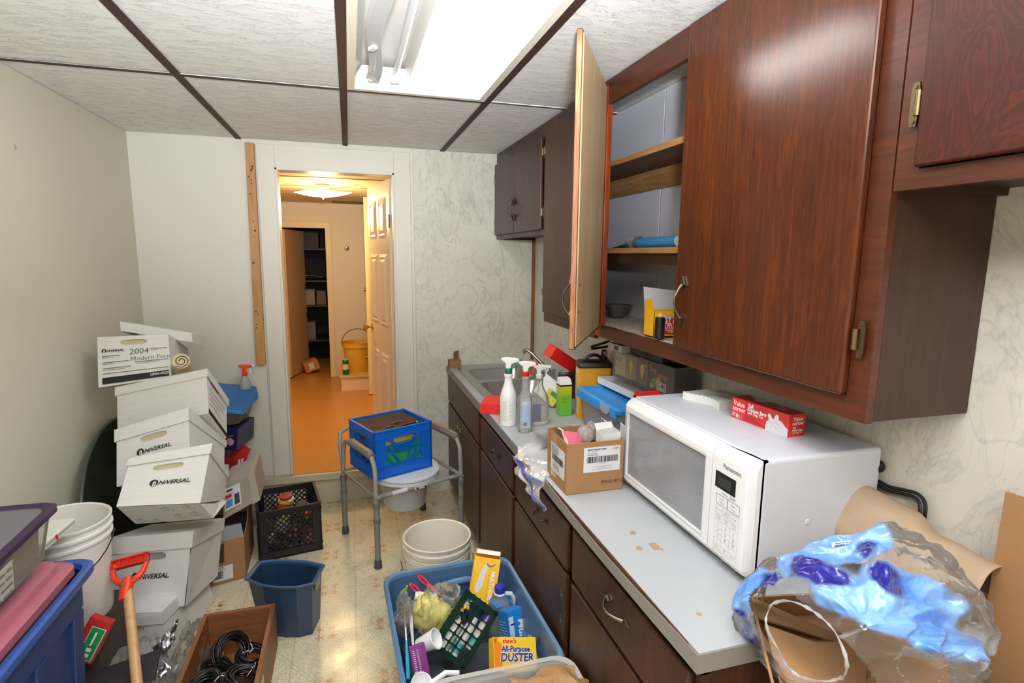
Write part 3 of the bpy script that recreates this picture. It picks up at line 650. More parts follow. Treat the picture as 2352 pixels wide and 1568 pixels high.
pull('handle', d, (XU-.022, 1.45, 1.545), (0, 0, 1), (-1, 0, 0), .10, P(130, 122, 106, .3, 1))
hinge(t, (XU-.006, .858, 1.517), .075, side=-1); hinge(t, (XU-.006, .858, 2.22), .075, side=-1)
hp = Vector((XU-.004, 2.083, 0)); tip = Vector((.665, 1.597, 0)); al = (tip-hp).normalized(); nn = Vector((al.y, -al.x, 0))
if nn.x < 0: nn = -nn
def OD(a_, w, z): return hp+al*a_+nn*w+Vector((0, 0, z))           # open door frame: a along width, w thickness (positive = inside face)
def slab(a0, a1, w0, w1, z0, z1): return G().hexa([OD(a0, w0, z0), OD(a1, w0, z0), OD(a1, w1, z0), OD(a0, w1, z0), OD(a0, w0, z1), OD(a1, w0, z1), OD(a1, w1, z1), OD(a0, w1, z1)])
d = obj('door', slab(.0, .575, -.010, .008, 1.383, 2.330), M_CAB, t, bevel=.002); d['label'] = 'open cabinet door'
obj('inner_face', slab(.012, .563, .008, .011, 1.392, 2.322), M_RAW, d)
obj('edge_strip', slab(.575, .5765, -.008, .007, 1.386, 2.327), wood('plywood_edge', lin(110, 60, 34), lin(170, 112, 70), lin(204, 160, 112), 'z', .5, 3), d)
c = OD(.535, -.012, 1.54); pull('handle', d, c, (0, 0, 1), tuple(-nn), .10)
for z in (1.50, 1.585): obj('screw', G().cyl(OD(.535, .010, z), OD(.535, .014, z), .006, n=10), M_CHROME, d, smooth=True)
hinge(t, (XU-.006, 2.088, 2.16), .06, side=1)
# D short, nearest
t = thing('wall_cabinet', 'nearest short wall cabinet with a swirled grain door cut by the frame', 'cabinet', (1.12, .42, 1.80), group='wall cabinets')
obj('carcass', carc(G(), .0, .822, 1.803, CE-.004), M_DARKSIDE, t); obj('face_frame', rails(G(), .0, .822, 1.801, CE-.002, w=.045), M_CABY, t)
def swirl():
    m = Mt('swirled_plywood'); v = m.map((1, 2.2, .7)); n = m.noise(v, 3.2, 3, .45, 2.4); w = m.math('FRACT', m.math('MULTIPLY', n, 15))
    c = m.mix(w, lin(96, 34, 16), lin(56, 20, 12)); m.col(m.mix(m.noise(m.map((1, 30, 3)), 4, 4), c, lin(50, 20, 12))); m.rough(.3); return m.m
d = obj('door', G().box(XU-.018, .03, 1.838, XU-.001, .775, 2.335), swirl(), t, bevel=.004)
hinge(t, (XU-.006, .781, 1.947), .075, side=1)
# ================================================================ IN THE OPEN CUPBOARD
YEL, RED, NAVY, GREEN = P(244, 184, 30, .45), P(208, 34, 34, .4), P(26, 34, 110, .45), P(24, 130, 62, .4)
WPR = P(244, 244, 244, .45, n=.01)
t = thing('cutlery_box', 'yellow party cutlery carton with its lid flap open in the cupboard', 'box', (1.09, 1.70, 1.404))
g = G().box(.996, 1.668, 1.404, 1.20, 1.6695, 1.492).box(.996, 1.734, 1.404, 1.20, 1.7355, 1.492).box(.996, 1.668, 1.404, .9975, 1.7355, 1.492).box(1.1985, 1.668, 1.404, 1.20, 1.7355, 1.492).box(.996, 1.668, 1.404, 1.2, 1.7355, 1.4055)
obj('carton', g, YEL, t)
obj('back_flap', G().hexa([(.996, 1.734, 1.492), (1.20, 1.734, 1.492), (1.20, 1.7355, 1.492), (.996, 1.7355, 1.492), (.998, 1.752, 1.572), (1.20, 1.752, 1.548), (1.20, 1.7535, 1.548), (.998, 1.7535, 1.572)]), P(196, 196, 196, .5), t)
obj('side_flap', G().hexa([(.990, 1.672, 1.530), (.9915, 1.672, 1.530), (.9915, 1.72, 1.530), (.990, 1.72, 1.530), (.996, 1.668, 1.492), (.9975, 1.668, 1.492), (.9975, 1.7355, 1.492), (.996, 1.7355, 1.492)]), YEL, t)
Mf = frame((1.028, 1.668, 1.45), (1, 0, 0), (0, 0, 1))
lettering(t, Mf, [('@', circle(.045, -.010, .062, 28, ry=.030))], RED, 'red_emblem', off=.0004)
lettering(t, Mf, [('Party Pack', .017, .035, .020, .0009, .15)], WPR, off=.0012)
lettering(t, Mf, [('Party Pack', .017, .0355, .0195, .0018, .15)], NAVY, off=.0008)
lettering(t, Mf, [('FULL SIZE', .0185, .035, .003, .0008), ('CUTLERY', .0185, .036, -.0125, .0008), ('Extra Heavy Weight', .006, .036, -.024, .0002), ('Reusable', .006, .036, -.030, .0002)], WPR, off=.0012)
t = thing('black_cylinder', 'black tube standing in front of the yellow cutlery carton', 'tube', (.998, 1.634, 1.404))
obj('body', G().lathe([(.0165, 1.404), (.0165, 1.474), (.0145, 1.476), (.001, 1.476)], (.999, 1.634, 0), 24), M_BLACK, t, smooth=True)
obj('fork_print', G().box(.993, 1.6335, 1.476, .9945, 1.6345, 1.488).box(.9965, 1.6335, 1.476, .998, 1.6345, 1.488).box(1.0, 1.6335, 1.476, 1.0015, 1.6345, 1.488).box(1.0035, 1.6335, 1.476, 1.005, 1.6345, 1.488), WPR, t)['kind'] = 'stuff'
t = thing('paper_roll_pack', 'blue and white wrapped roll pack lying on the middle cupboard shelf', 'roll', (1.12, 1.90, 1.709))
obj('roll', G().cyl((1.115, 1.72, 1.731), (1.12, 2.04, 1.731), .021, n=24), WPR, t, smooth=True)
obj('blue_band', G().cyl((1.115, 1.725, 1.7305), (1.12, 2.02, 1.7305), .0216, n=24, caps=False), P(70, 140, 196, .35), t, smooth=True)
obj('wrapper', crumple(G().cyl((1.119, 2.0, 1.733), (1.12, 2.085, 1.733), .0232, .026, n=20, caps=False), .003, 40), M_FILM, t, smooth=True)
t = thing('screwdriver', 'dark green handled tool lying at the far end of the middle shelf', 'tool', (1.12, 2.15, 1.709))
obj('grip', G().cyl((1.11, 2.10, 1.718), (1.12, 2.19, 1.717), .009, .006, n=12), P(18, 72, 52, .35), t, smooth=True)
obj('shaft', G().cyl((1.12, 2.19, 1.717), (1.13, 2.27, 1.713), .0028, n=8), M_CHROME, t, smooth=True)
t = thing('dish', 'small grey fluted dish at the far end of the cupboard floor', 'dish', (1.18, 2.30, 1.404))
obj('bowl', G().lathe([(.03, 1.404), (.034, 1.41), (.06, 1.455), (.064, 1.456), (.056, 1.45), (.028, 1.412), (.001, 1.41)], (1.17, 2.28, 0), 24), P(84, 80, 78, .5), t, smooth=True)
obj('rim', G().lathe_open([(.0600, 1.4545), (.0655, 1.456), (.0655, 1.459), (.060, 1.459)], (1.17, 2.28, 0), 24), P(100, 96, 92, .45), t, smooth=True)

# ================================================================ ON THE WORKTOP
# microwave
t = thing('microwave_oven', 'white microwave oven with striped door window on the worktop', 'microwave', (1.06, 1.29, WT))
MX0, MXF, MX1, MY0, MY1, MZ0, MZ1 = .886, .852, 1.238, .985, 1.592, .924, 1.222
obj('body', G().box(MX0, MY0, MZ0, MX1, MY1, MZ1), P(216, 219, 227, .38, n=.01), t, bevel=.010, seg=3)
for x in (.92, 1.2):
    for y in (1.03, 1.55): obj('foot', G().cyl((x, y, WT), (x, y, MZ0+.002), .014, n=14), M_DARK, t)
def bowed(y0, y1, zb=MZ0+.002, zt=MZ1-.001, nd=10):
    g = G(); prof = []                                # front shell, rounded over top and bottom
    for k in range(nd+1):
        u = k/nd; z = zb+(zt-zb)*u; e = min(u, 1-u); x = MXF+.026*max(0, 1-e/.10)**2.2; prof.append((x, z))
    vs = [(x, y0, z) for x, z in prof]+[(MX0-.0005, y0, zt), (MX0-.0005, y0, zb)]
    return g.ngon(vs, (0, y1-y0, 0))
WM = P(238, 238, 240, .28, n=.01)
DY = 1.118                                            # door / control panel split
def prof_x(z, w=0):
    u = (z-(MZ0+.002))/((MZ1-.001)-(MZ0+.002)); e = min(u, 1-u); return MXF+.026*max(0, 1-e/.10)**2.2-w
WY0, WY1, WZ0, WZ1 = 1.142, 1.566, .962, 1.180
g = G(); NY = 1
def shell(y0, y1, hole=None):
    g = G(); zs = [MZ0+.002+(MZ1-MZ0-.003)*k/24 for k in range(25)]
    ys = [y0+.004, y0+.0, y0, y1] if False else [y0, y0+.012, hole[0] if hole else y0+.03, hole[1] if hole else y1-.03, y1-.012, y1]
    def X(y, z):
        b = 0
        if y1 > 1.5: b = .022*max(0, 1-(y1-y)/.02)**2
        if y0 < 1.0: b = .022*max(0, 1-(y-y0)/.016)**2
        return prof_x(z)+b
    ys = sorted(set(ys+[y0+.004, y1-.004, y0+.008, y1-.008]))
    for i in range(len(ys)-1):
        for j in range(24):
            ya, yb, za, zb_ = ys[i], ys[i+1], zs[j], zs[j+1]
            if hole and ya >= hole[0]-1e-6 and yb <= hole[1]+1e-6 and za >= hole[2]-.006 and zb_ <= hole[3]+.006: continue
            g.add([(X(ya, za), ya, za), (X(yb, za), yb, za), (X(yb, zb_), yb, zb_), (X(ya, zb_), ya, zb_)], [(0, 1, 2, 3)])
    for ya in (y0, y1):
        vs = [(X(ya, z), ya, z) for z in zs]; g.add(vs+[(MX0+.001, ya, zs[-1]), (MX0+.001, ya, zs[0])], [tuple(range(len(vs)+2))])
    g.add([(X(y, zs[-1]), y, zs[-1]) for y in ys]+[(MX0+.001, y1, zs[-1]), (MX0+.001, y0, zs[-1])], [tuple(range(len(ys)+2))])
    g.add([(X(y, zs[0]), y, zs[0]) for y in ys]+[(MX0+.001, y1, zs[0]), (MX0+.001, y0, zs[0])], [tuple(range(len(ys)+2))])
    return g
d = obj('door', shell(DY+.0015, MY1, (WY0, WY1, WZ0, WZ1)), WM, t, smooth=True)
zz = [MZ0+.002+(MZ1-MZ0-.003)*k/24 for k in range(25)]; hz0 = min(z for z in zz if z >= WZ0-.006); hz1 = max(z for z in zz if z <= WZ1+.006)
def mesh_screen():
    m = Mt('perforated_window_screen'); v = m.map(geo=True); s_ = m.n.new('ShaderNodeSeparateXYZ'); m.l.new(v, s_.inputs[0])
    a = m.math('FRACT', m.math('MULTIPLY', s_.outputs[2], 260)); f = m.ramp(a, [(.3, 0.), (.4, 1.)])
    b_ = m.noise(m.map(geo=True), 7, 2)
    m.col(m.mix(f, lin(52, 54, 58), m.mix(b_, lin(146, 149, 156), lin(182, 185, 192)))); m.rough(.18); return m.m
fr = G(); fr.ringplate([(MXF+.001, WY0, hz0), (MXF+.001, WY1, hz0), (MXF+.001, WY1, hz1), (MXF+.001, WY0, hz1)], [(MXF+.001, WY0+.006, hz0+.006), (MXF+.001, WY1-.006, hz0+.006), (MXF+.001, WY1-.006, hz1-.006), (MXF+.001, WY0+.006, hz1-.006)], (.010, 0, 0))
obj('window_bevel', fr, P(226, 226, 228, .3), d)
obj('window_screen', G().box(MXF+.008, WY0+.002, hz0+.002, MXF+.010, WY1-.002, hz1-.002), mesh_screen(), d)
obj('control_panel', shell(MY0+.001, DY-.0015), WM, t, smooth=True)
Mp = frame((MXF, 1.052, 1.07), (0, -1, 0), (0, 0, 1))    # x runs to the viewer's right
obj('display', G().box(MXF-.0012, 1.028, 1.118, MXF+.002, 1.103, 1.160), M_BLACK, t, bevel=.002)
obj('screen', G().box(MXF-.0018, 1.042, 1.126, MXF-.0008, 1.093, 1.150), P(52, 56, 52, .2), t)
lettering(t, Mp, [('Panasonic', .0165, .008, .110, .0002)], P(110, 110, 112, .4), off=.0008)
lettering(t, Mp, [('Sensor 1200W', .0085, .002, .041)], P(120, 110, 112, .4), off=.0008)
def outl(x0, y0, x1, y1, w): return [('#', x0, y0, x1, y0+w), ('#', x0, y1-w, x1, y1), ('#', x0, y0, x0+w, y1), ('#', x1-w, y0, x1, y1)]
it = outl(-.043, .008, .043, .034, .0012)+outl(-.001, .008, .0005, .034, .0012)
lettering(t, Mp, it, P(120, 112, 116, .4), 'key_outline', off=.0008)
it = []
cols_, rows_ = (-.0425, -.0145, .0145, .0425), [.004, -.014, -.033, -.052, -.066, -.080, -.094, -.106]
for y_ in rows_: it.append(('#', cols_[0], y_-.0003, cols_[3], y_+.0003))
for x_ in cols_: it.append(('#', x_-.0003, rows_[-1], x_+.0003, rows_[0]))
it += outl(-.043, -.131, -.004, -.111, .0010)+outl(.002, -.131, .043, -.111, .0005)
lettering(t, Mp, it, P(168, 166, 170, .4), 'key_grid', off=.0008)
it = []
for k, w in enumerate(('1', '2', '3', '4', '5', '6', '7', '8', '9', 'Timer', '0', 'Clock')):
    r_, c_ = divmod(k, 3); ys_ = (-.0425, -.059, -.073, -.087)[r_] if r_ < 3 else -.100
    it.append((w, .0115 if len(w) == 1 else .0065, (-.0285, 0, .0285)[c_], ys_))
for (x_, y_, w) in ((-.021, .025, 'Sensor'), (-.021, .016, 'Reheat'), (.021, .025, 'Sensor'), (.021, .016, 'Cook'), (-.0285, -.005, 'Popcorn'), (0, -.002, 'Turbo'), (0, -.009, 'Defrost'), (.0285, -.005, 'Keep'), (-.0285, -.020, 'Power'), (-.0285, -.027, 'Level'), (0, -.020, 'Quick'), (0, -.027, 'Min'), (.0285, -.020, 'More'), (.0285, -.027, 'Less'), (-.0235, -.121, 'Stop/Reset'), (.0225, -.121, 'Start')):
    it.append((w, .0066, x_, y_))
lettering(t, Mp, it, P(120, 118, 124, .4), 'key_lettering', off=.0009)
obj('side_screw', G().lathe([(.008, 0), (.008, .0015), (.005, .003), (.001, .003)], (1.027, MY0, 1.056), 16, M=Euler((math.radians(90), 0, 0)).to_matrix().to_4x4()), P(214, 216, 220, .3), t, smooth=True)
t2 = obj('power_cord', G().tube(smooth3([(1.2405, 1.02, 1.12), (1.246, 1.0, 1.13), (1.247, .965, 1.128), (1.247, .93, 1.135), (1.245, .895, 1.14), (1.24, .872, 1.125), (1.235, .868, 1.08), (1.23, .875, 1.03), (1.22, .885, .98), (1.20, .92, .93)]), .0042, 8)
    .tube(smooth3([(1.2405, 1.02, 1.111), (1.244, .995, 1.120), (1.246, .965, 1.118), (1.246, .93, 1.125), (1.244, .90, 1.129), (1.238, .882, 1.118), (1.232, .876, 1.08), (1.226, .883, 1.03), (1.215, .893, .98), (1.195, .926, .93)]), .0042, 8), M_BLACK, smooth=True)
tag(t2, 'thick black power cord looping down behind the microwave', 'cord')
t2 = obj('wall_plug', G().lathe([(.016, 0), (.016, .02), (.010, .028), (.001, .028)], (1.25, 1.0, 1.168), 14, M=Euler((0, math.radians(-90), 0)).to_matrix().to_4x4()), M_BLACK, smooth=True)
tag(t2, 'small black plug on the marbled wall behind the microwave', 'plug')
# on the microwave
t = thing('bag_box', 'red carton of tall kitchen bags lying on the microwave', 'box', (1.09, 1.215, MZ1), (0, 0, 0))
a = Vector((1.047, 1.306, MZ1)); b = Vector((1.062, 1.105, MZ1)); dv = (b-a).normalized(); L_ = (b-a).length; pv = Vector((-dv.y, dv.x, 0)); w_ = .056; h_ = .060
def KB(u, v, w): return a+dv*(u*L_)+pv*(v*w_)+Vector((0, 0, w*h_))
obj('carton', G().hexa([KB(0, 0, 0), KB(1, 0, 0), KB(1, 1, 0), KB(0, 1, 0), KB(0, 0, 1), KB(1, 0, 1), KB(1, 1, 1), KB(0, 1, 1)]), P(206, 44, 40, .4), t, bevel=.001)
fk = frame(KB(0, 0, 0), dv, (0, 0, 1)); f2 = frame(KB(1, 0, 0), pv, (0, 0, 1)); f3 = frame(KB(0, 0, 1), dv, pv)
lettering(t, fk, [('#', .006, .020, .053, .056)], P(240, 48, 36, .4), 'brand_square', off=.0007)
lettering(t, fk, [('#', .008, .0515, .017, .0535), ('#', .008, .041, .010, .053), ('#', .008, .041, .016, .0428)], P(250, 176, 40, .4), 'orange_tick_box', off=.0014)
lettering(t, fk, [('Value', .0185, .030, .044, .0004), ('corner', .0175, .030, .0295, .0004), ('Tall', .0140, .062, .049, .0005, 0, 'LEFT'), ('Kitchen Bags', .0140, .062, .0385, .0005, 0, 'LEFT', .92), ('with Flap Tie', .0105, .062, .0290, .0003, 0, 'LEFT'), ('10', .010, .010, .0135, .0003), ('BAGS', .0045, .010, .0075, .0001), ('13', .009, .030, .0105, .0002), ('GALLON', .0035, .031, .005, .0001), ('#', .018, .004, .0185, .018), ('#', .042, .004, .0425, .018), ('@', rrect(.021, .004, .026, .017, .0024))], WPR, off=.0014)
bagp = [(.128, 0), (.127, .012), (.131, .024), (.138, .030), (.133, .040), (.136, .047), (.142, .046), (.149, .036), (.153, .036), (.160, .050), (.168, .050), (.170, .042), (.170, .038), (.180, .036), (.192, .026), (.2005, .022), (.2005, 0)]
lettering(t, fk, [('@', bagp)], P(222, 224, 226, .4), 'white_bag_picture', off=.0009)
lettering(t, fk, [('@', [(.152, .030), (.149, .012), (.150, .012)]), ('@', [(.153, .030), (.165, .010), (.166, .011)]), ('@', [(.151, .031), (.138, .024), (.139, .023)]), ('@', [(.154, .031), (.170, .026), (.170, .025)])], P(160, 164, 170, .4), 'fold_lines', off=.0016)
lettering(t, fk, lines(.052, .124, .006, .018, 4, .0022), P(150, 24, 26, .4), 'small_print', off=.0010)
lettering(t, f2, [('#', .010, .030, .052, .054)], P(232, 46, 38, .4), 'brand_square', off=.0008)
lettering(t, f2, [('Value', .0145, .030, .047, .0003), ('corner', .014, .030, .036, .0003), ('Tall', .008, .012, .024, .0002, 0, 'LEFT'), ('Kitchen Bags', .0075, .012, .0175, .0002, 0, 'LEFT', .9), ('with Flap Tie', .0062, .012, .011, .0001, 0, 'LEFT')], WPR, off=.0014)
lettering(t, f3, [('@', [(.03, .052), (.035, .035), (.055, .030), (.06, .022), (.075, .022), (.092, .03), (.088, .052)]), ('Value', .014, .150, .036, .0003), ('corner', .013, .150, .024, .0003), ('Kitchen Bags', .012, .11, .045, .0003), ('with Flap Tie', .009, .11, .032, .0002)], WPR, off=.0010)
t = thing('sponge_pad', 'white ridged foam pad lying on the microwave beside the red carton', 'sponge', (1.10, 1.43, MZ1))
g = G(); NA = 22
def pad(u, v):
    x = 1.052+.10*v+.012*math.sin(u*5)-.012*u; y = 1.368+.155*u+.01*math.sin(v*3); return x, y
def padz(u, v): return MZ1+.0215+.0016*math.cos(u*NA*2*math.pi/2)+.003*math.sin(v*4+u*3)
g.grid(lambda u, v: (*pad(u, v), padz(u, v)), 66, 6)
g.grid(lambda u, v: (*pad(u, 0), MZ1+v*(padz(u, 0)-MZ1)), 66, 3).grid(lambda u, v: (*pad(u, 1), MZ1+v*(padz(u, 1)-MZ1)), 66, 3).grid(lambda u, v: (*pad(0, u), MZ1+v*(padz(0, u)-MZ1)), 6, 3).grid(lambda u, v: (*pad(1, u), MZ1+v*(padz(1, u)-MZ1)), 6, 3)
obj('foam', g, P(238, 240, 234, .7, n=.02), t, smooth=True)
obj('pink_stain', G().grid(lambda u, v: (*pad(.25+u*.4, .45+v*.45), padz(.25+u*.4, .45+v*.45)+.0006), 24, 4), P(236, 214, 222, .7, n=.08, ns=60), t)
# carton with bar code label
t = thing('open_carton', 'open brown carton of bulbs with bar code label beside the microwave', 'box', (.745, 1.65, WT))
def cartn(x0, y0, x1, y1, z0, z1, th=.003): return G().box(x0, y0, z0, x1, y0+th, z1).box(x0, y1-th, z0, x1, y1, z1).box(x0, y0+th, z0, x0+th, y1-th, z1).box(x1-th, y0+th, z0, x1, y1-th, z1).box(x0+th, y0+th, z0, x1-th, y1-th, z0+th)
cw = cartn(.645, 1.563, .845, 1.742, WT+.001, 1.086)
obj('carton', cw, M_CARD, t, bevel=.0012)
obj('packing_tape', G().box(.6443, 1.655, WT+.02, .6447, 1.705, 1.085), P(186, 146, 100, .25), t)
obj('label_face', G().box(.703, 1.5622, .984, .832, 1.5627, 1.068), P(226, 226, 232, .5, n=.01), t, bevel=.0)
obj('label_side', G().box(.6442, 1.58, .955, .6446, 1.705, 1.05), P(222, 222, 228, .5, n=.01), t)
fc = frame((.645, 1.5622, WT), (1, 0, 0), (0, 0, 1))
lettering(t, fc, barcode(.068, .102, .178, .123, 34)+[('MOTTS SPICED CIDER', .0068, .070, .146, .0002, 0, 'LEFT'), ('4 / 15 ct Kcup pack', .0046, .070, .1405, 0, 0, 'LEFT'), ('60.74 oz Servings', .0046, .070, .1345, 0, 0, 'LEFT'), ('Net Weight 1.75 lbs', .0046, .070, .1285, .0001, 0, 'LEFT'), ('1308160355938', .004, .123, .0985), ('Distributed by Green Mountain Coffee', .0040, .123, .088), ('Net Contents St. Vt', .0040, .123, .083), ("Mott's is a registered trademark of Mott's LLP", .0038, .123, .078), ('00508', .0062, .170, .1455)]+outl(.157, .141, .183, .150, .0003), M_INK, off=.0012)
lettering(t, fc, [('PRH218117', .0165, .160, .032, 0, .15)], M_INK, 'stencil_lettering', off=.0008)
fs = frame((.6442, 1.742, WT), (0, -1, 0), (0, 0, 1))
lettering(t, fs, barcode(.050, .080, .150, .103, 30, 2)+lines(.045, .110, .108, .130, 5, .0030, 8)+lines(.060, .130, .052, .072, 5, .0022, 9), M_INK, off=.0010)
for k, (x, y, z, r) in enumerate(((.748, 1.655, 1.082, .030), (.792, 1.690, 1.080, .026), (.80, 1.722, 1.088, .016))):
    tb = thing('light_bulb', ('large clear round bulb in the middle of the open carton', 'smaller clear round bulb right of the large bulb in the carton', 'tiny clear bulb at the back of the open carton')[k], 'light bulb', (x, y, z-r-.02), group='bulbs in the open carton')
    obj('glass', G().lathe([(.001, r)]+[(r*math.cos(q), r*math.sin(q)) for q in [1.3-.24*j for j in range(11)]]+[(.012, -r*1.05), (.011, -r*1.3)], (x, y, z), 24), clear('bulb_glass', col=(1, .97, .93), op=.01, rough=.03, gloss=.25, milky=.22, mcol=(.9, .85, .85)), tb, smooth=2)
    obj('screw_base', G().cyl((x, y, z-r*1.3-.022), (x, y, z-r*1.25), .011, n=16), M_BRASS, tb, smooth=True)
    obj('filament', G().cyl((x, y, z-r*1.2), (x, y, z), .004, .003, n=8).tube([(x-.006, y, z), (x, y, z+.006), (x+.006, y, z)], .001, 5), P(190, 180, 170, .3), tb)
def card_thing(name, label, cat, corners, th, mat, extra=None, group=None):
    a_, b_, c_, d_ = [Vector(p) for p in corners]; n_ = (b_-a_).cross(d_-a_).normalized()*th
    t_ = thing(name, label, cat, tuple(min((a_, b_, c_, d_), key=lambda p: p.z)), group=group)
    obj('packet' if cat != 'paper' else 'sheet', G().hexa([a_, b_, c_, d_, a_+n_, b_+n_, c_+n_, d_+n_]), mat, t_, bevel=min(th*.3, .002))
    if extra: extra(t_, a_, b_, c_, d_)
    return t_
t = card_thing('pink_packet', 'pink packet with a clear window stuck in the open carton', 'packet', [(.672, 1.60, 1.03), (.728, 1.585, 1.02), (.722, 1.66, 1.085), (.672, 1.68, 1.09)], .006, P(190, 84, 108, .35))
for k in range(3):
    dx = .0065*k
    card_thing('striped_card', 'black card with orange stripes standing against the left side of the carton, %s of three' % ('first', 'middle', 'last')[k], 'card', [(.652+dx, 1.58, 1.02), (.664+dx, 1.572, 1.02), (.664+dx, 1.665+dx, 1.098-dx*.3), (.650+dx, 1.685, 1.104)], .0012, (M_BLACK, P(230, 140, 60, .35), P(206, 204, 196, .35))[k], group='cards in the open carton')
t = thing('small_white_carton', 'small open white carton in the right side of the bulb carton', 'box', (.80, 1.61, 1.05))
obj('carton', cartn(.775, 1.575, .838, 1.63, 1.0, 1.102, .0015).xf(lambda v: v+Vector((0, 0, .006*(v.x-.775)/.06))), M_CARDW, t)
obj('flap', G().hexa([(.775, 1.628, 1.102), (.838, 1.628, 1.108), (.838, 1.6295, 1.108), (.775, 1.6295, 1.102), (.775, 1.645, 1.120), (.838, 1.645, 1.122), (.838, 1.6465, 1.122), (.775, 1.6465, 1.120)]), M_CARDW, t)
# spray bottles
def trig(t, x, y, z, mat, cmat, yaw, trm, s=1):
    """trigger head: nozzle block pointing along yaw, trigger lever hanging below"""
    R_ = Matrix.Translation((x, y, z)) @ Euler((0, 0, yaw)).to_matrix().to_4x4() @ Matrix.Scale(s, 4)
    obj('collar', G().lathe([(.0155, -.004), (.0165, 0), (.0165, .018), (.013, .021), (.001, .021)], n=20).xf(lambda v: R_ @ v), cmat, t, smooth=True)
    pts = [(-.013, .020), (.009, .020), (.010, .034), (.016, .042), (.040, .048), (.048, .050), (.048, .060), (.040, .064), (-.010, .070), (-.032, .066), (-.034, .058), (-.016, .046), (-.014, .036)]
    obj('head', G().ngon([(a_, -.0095, b_) for a_, b_ in pts], (0, .019, 0)).xf(lambda v: R_ @ v), mat, t, bevel=.003)
    obj('nozzle', G().cyl((.046, 0, .056), (.058, 0, .056), .0075, n=12).xf(lambda v: R_ @ v), trm, t, smooth=True)
    obj('trigger', G().ngon([(a_, -.006, b_) for a_, b_ in ((.026, .046), (.034, .046), (.040, .030), (.036, .012), (.028, .004), (.030, .016), (.031, .030))], (0, .012, 0)).xf(lambda v: R_ @ v), trm, t, bevel=.002)
t = thing('spray_bottle', 'opaque white spray bottle with green trigger in front of the sink', 'spray bottle', (.671, 2.336, WT))
pr = [(.034, WT), (.0375, WT+.004), (.0375, WT+.13), (.034, WT+.15), (.022, WT+.185), (.018, WT+.20), (.017, WT+.225), (.020, WT+.226), (.020, WT+.236), (.014, WT+.238), (.014, WT+.25)]
obj('bottle', G().lathe(pr, (.671, 2.336, 0), 32), P(238, 238, 236, .35, n=.01), t, smooth=True)
def wraptext(cx, cy, r, z0, a0):                 # print curved round a bottle; a0 = angle facing the viewer
    return lambda u, v: Vector((cx+r*math.cos(a0+u/r), cy+r*math.sin(a0+u/r), z0+v))
AV = math.atan2(-2.3, -.65)
fw = wraptext(.671, 2.336, .0379, WT, AV)
lettering(t, None, lines(-.030, -.004, .03, .115, 16, .0022, 4)+lines(.004, .030, .035, .112, 13, .0018, 5), P(150, 176, 160, .5), 'label_print', fn=fw)
trig(t, .671, 2.336, WT+.243, WPR, P(14, 120, 84, .35), math.radians(-12), P(14, 120, 84, .35))
t = thing('spray_bottle', 'clear spray bottle with red collar and blue printed label', 'spray bottle', (.717, 2.226, WT))
pr = [(.028, WT+.001), (.0305, WT+.005), (.031, WT+.02), (.031, WT+.14), (.026, WT+.165), (.0165, WT+.185), (.0165, WT+.245), (.014, WT+.25)]
obj('bottle', G().lathe(pr, (.717, 2.226, 0), 28), clear('bottle_plastic', op=.03, milky=.20, mcol=(.85, .87, .9), rough=.08), t, smooth=True)
for k in range(6): obj('neck_ring', G().lathe_open([(.0166, 0), (.0178, .002), (.0166, .004)], (.717, 2.226, WT+.188+k*.009), 20), M_CLEAR, t, smooth=True)
AV = math.atan2(-2.2, -.72)
fw = wraptext(.717, 2.226, .0315, WT, AV)
g = G().grid(lambda u, v: fw(-.014+u*.040, .025+v*.118), 10, 2); obj('label', g, P(190, 206, 226, .5), t)
fw2 = wraptext(.717, 2.226, .0322, WT, AV)
lettering(t, None, [('#', -.012, .133, .012, .139)]+lines(-.012, .022, .055, .125, 15, .0022, 6), P(110, 140, 200, .5), 'label_print', fn=fw2)
lettering(t, None, barcode(-.009, .033, .009, .050, 12, 4), M_INK, 'bar_code', fn=fw2)
trig(t, .717, 2.226, WT+.250, WPR, P(206, 30, 34, .35), math.radians(-8), P(206, 30, 34, .35), .92)
t = thing('spray_bottle', 'clear square shouldered spray bottle with white trigger by the sink', 'spray bottle', (.812, 2.32, WT))
rings = [rrect3((.812, 2.32), a_, b_, WT+z, min(a_, b_)*.55) for a_, b_, z in ((.040, .026, .001), (.044, .030, .006), (.044, .030, .10), (.040, .027, .13), (.022, .020, .165), (.0165, .0165, .18), (.0165, .0165, .215))]
obj('bottle', loftring(G(), rings, cap0=True), clear('dull_bottle_plastic', op=.05, milky=.22, mcol=(.74, .72, .70), rough=.08), t, smooth=True)
obj('label', G().box(.772, 2.2882, WT+.02, .812, 2.2888, WT+.10), P(120, 118, 132, .5, n=.3, ns=90), t)
obj('dip_tube', G().tube([(.812, 2.32, WT+.20), (.80, 2.32, WT+.10), (.785, 2.318, WT+.01)], .0022, 6), M_FROST, t)
trig(t, .812, 2.32, WT+.215, P(232, 232, 228, .4), P(232, 232, 228, .4), math.radians(-15), P(232, 232, 228, .4), .9)
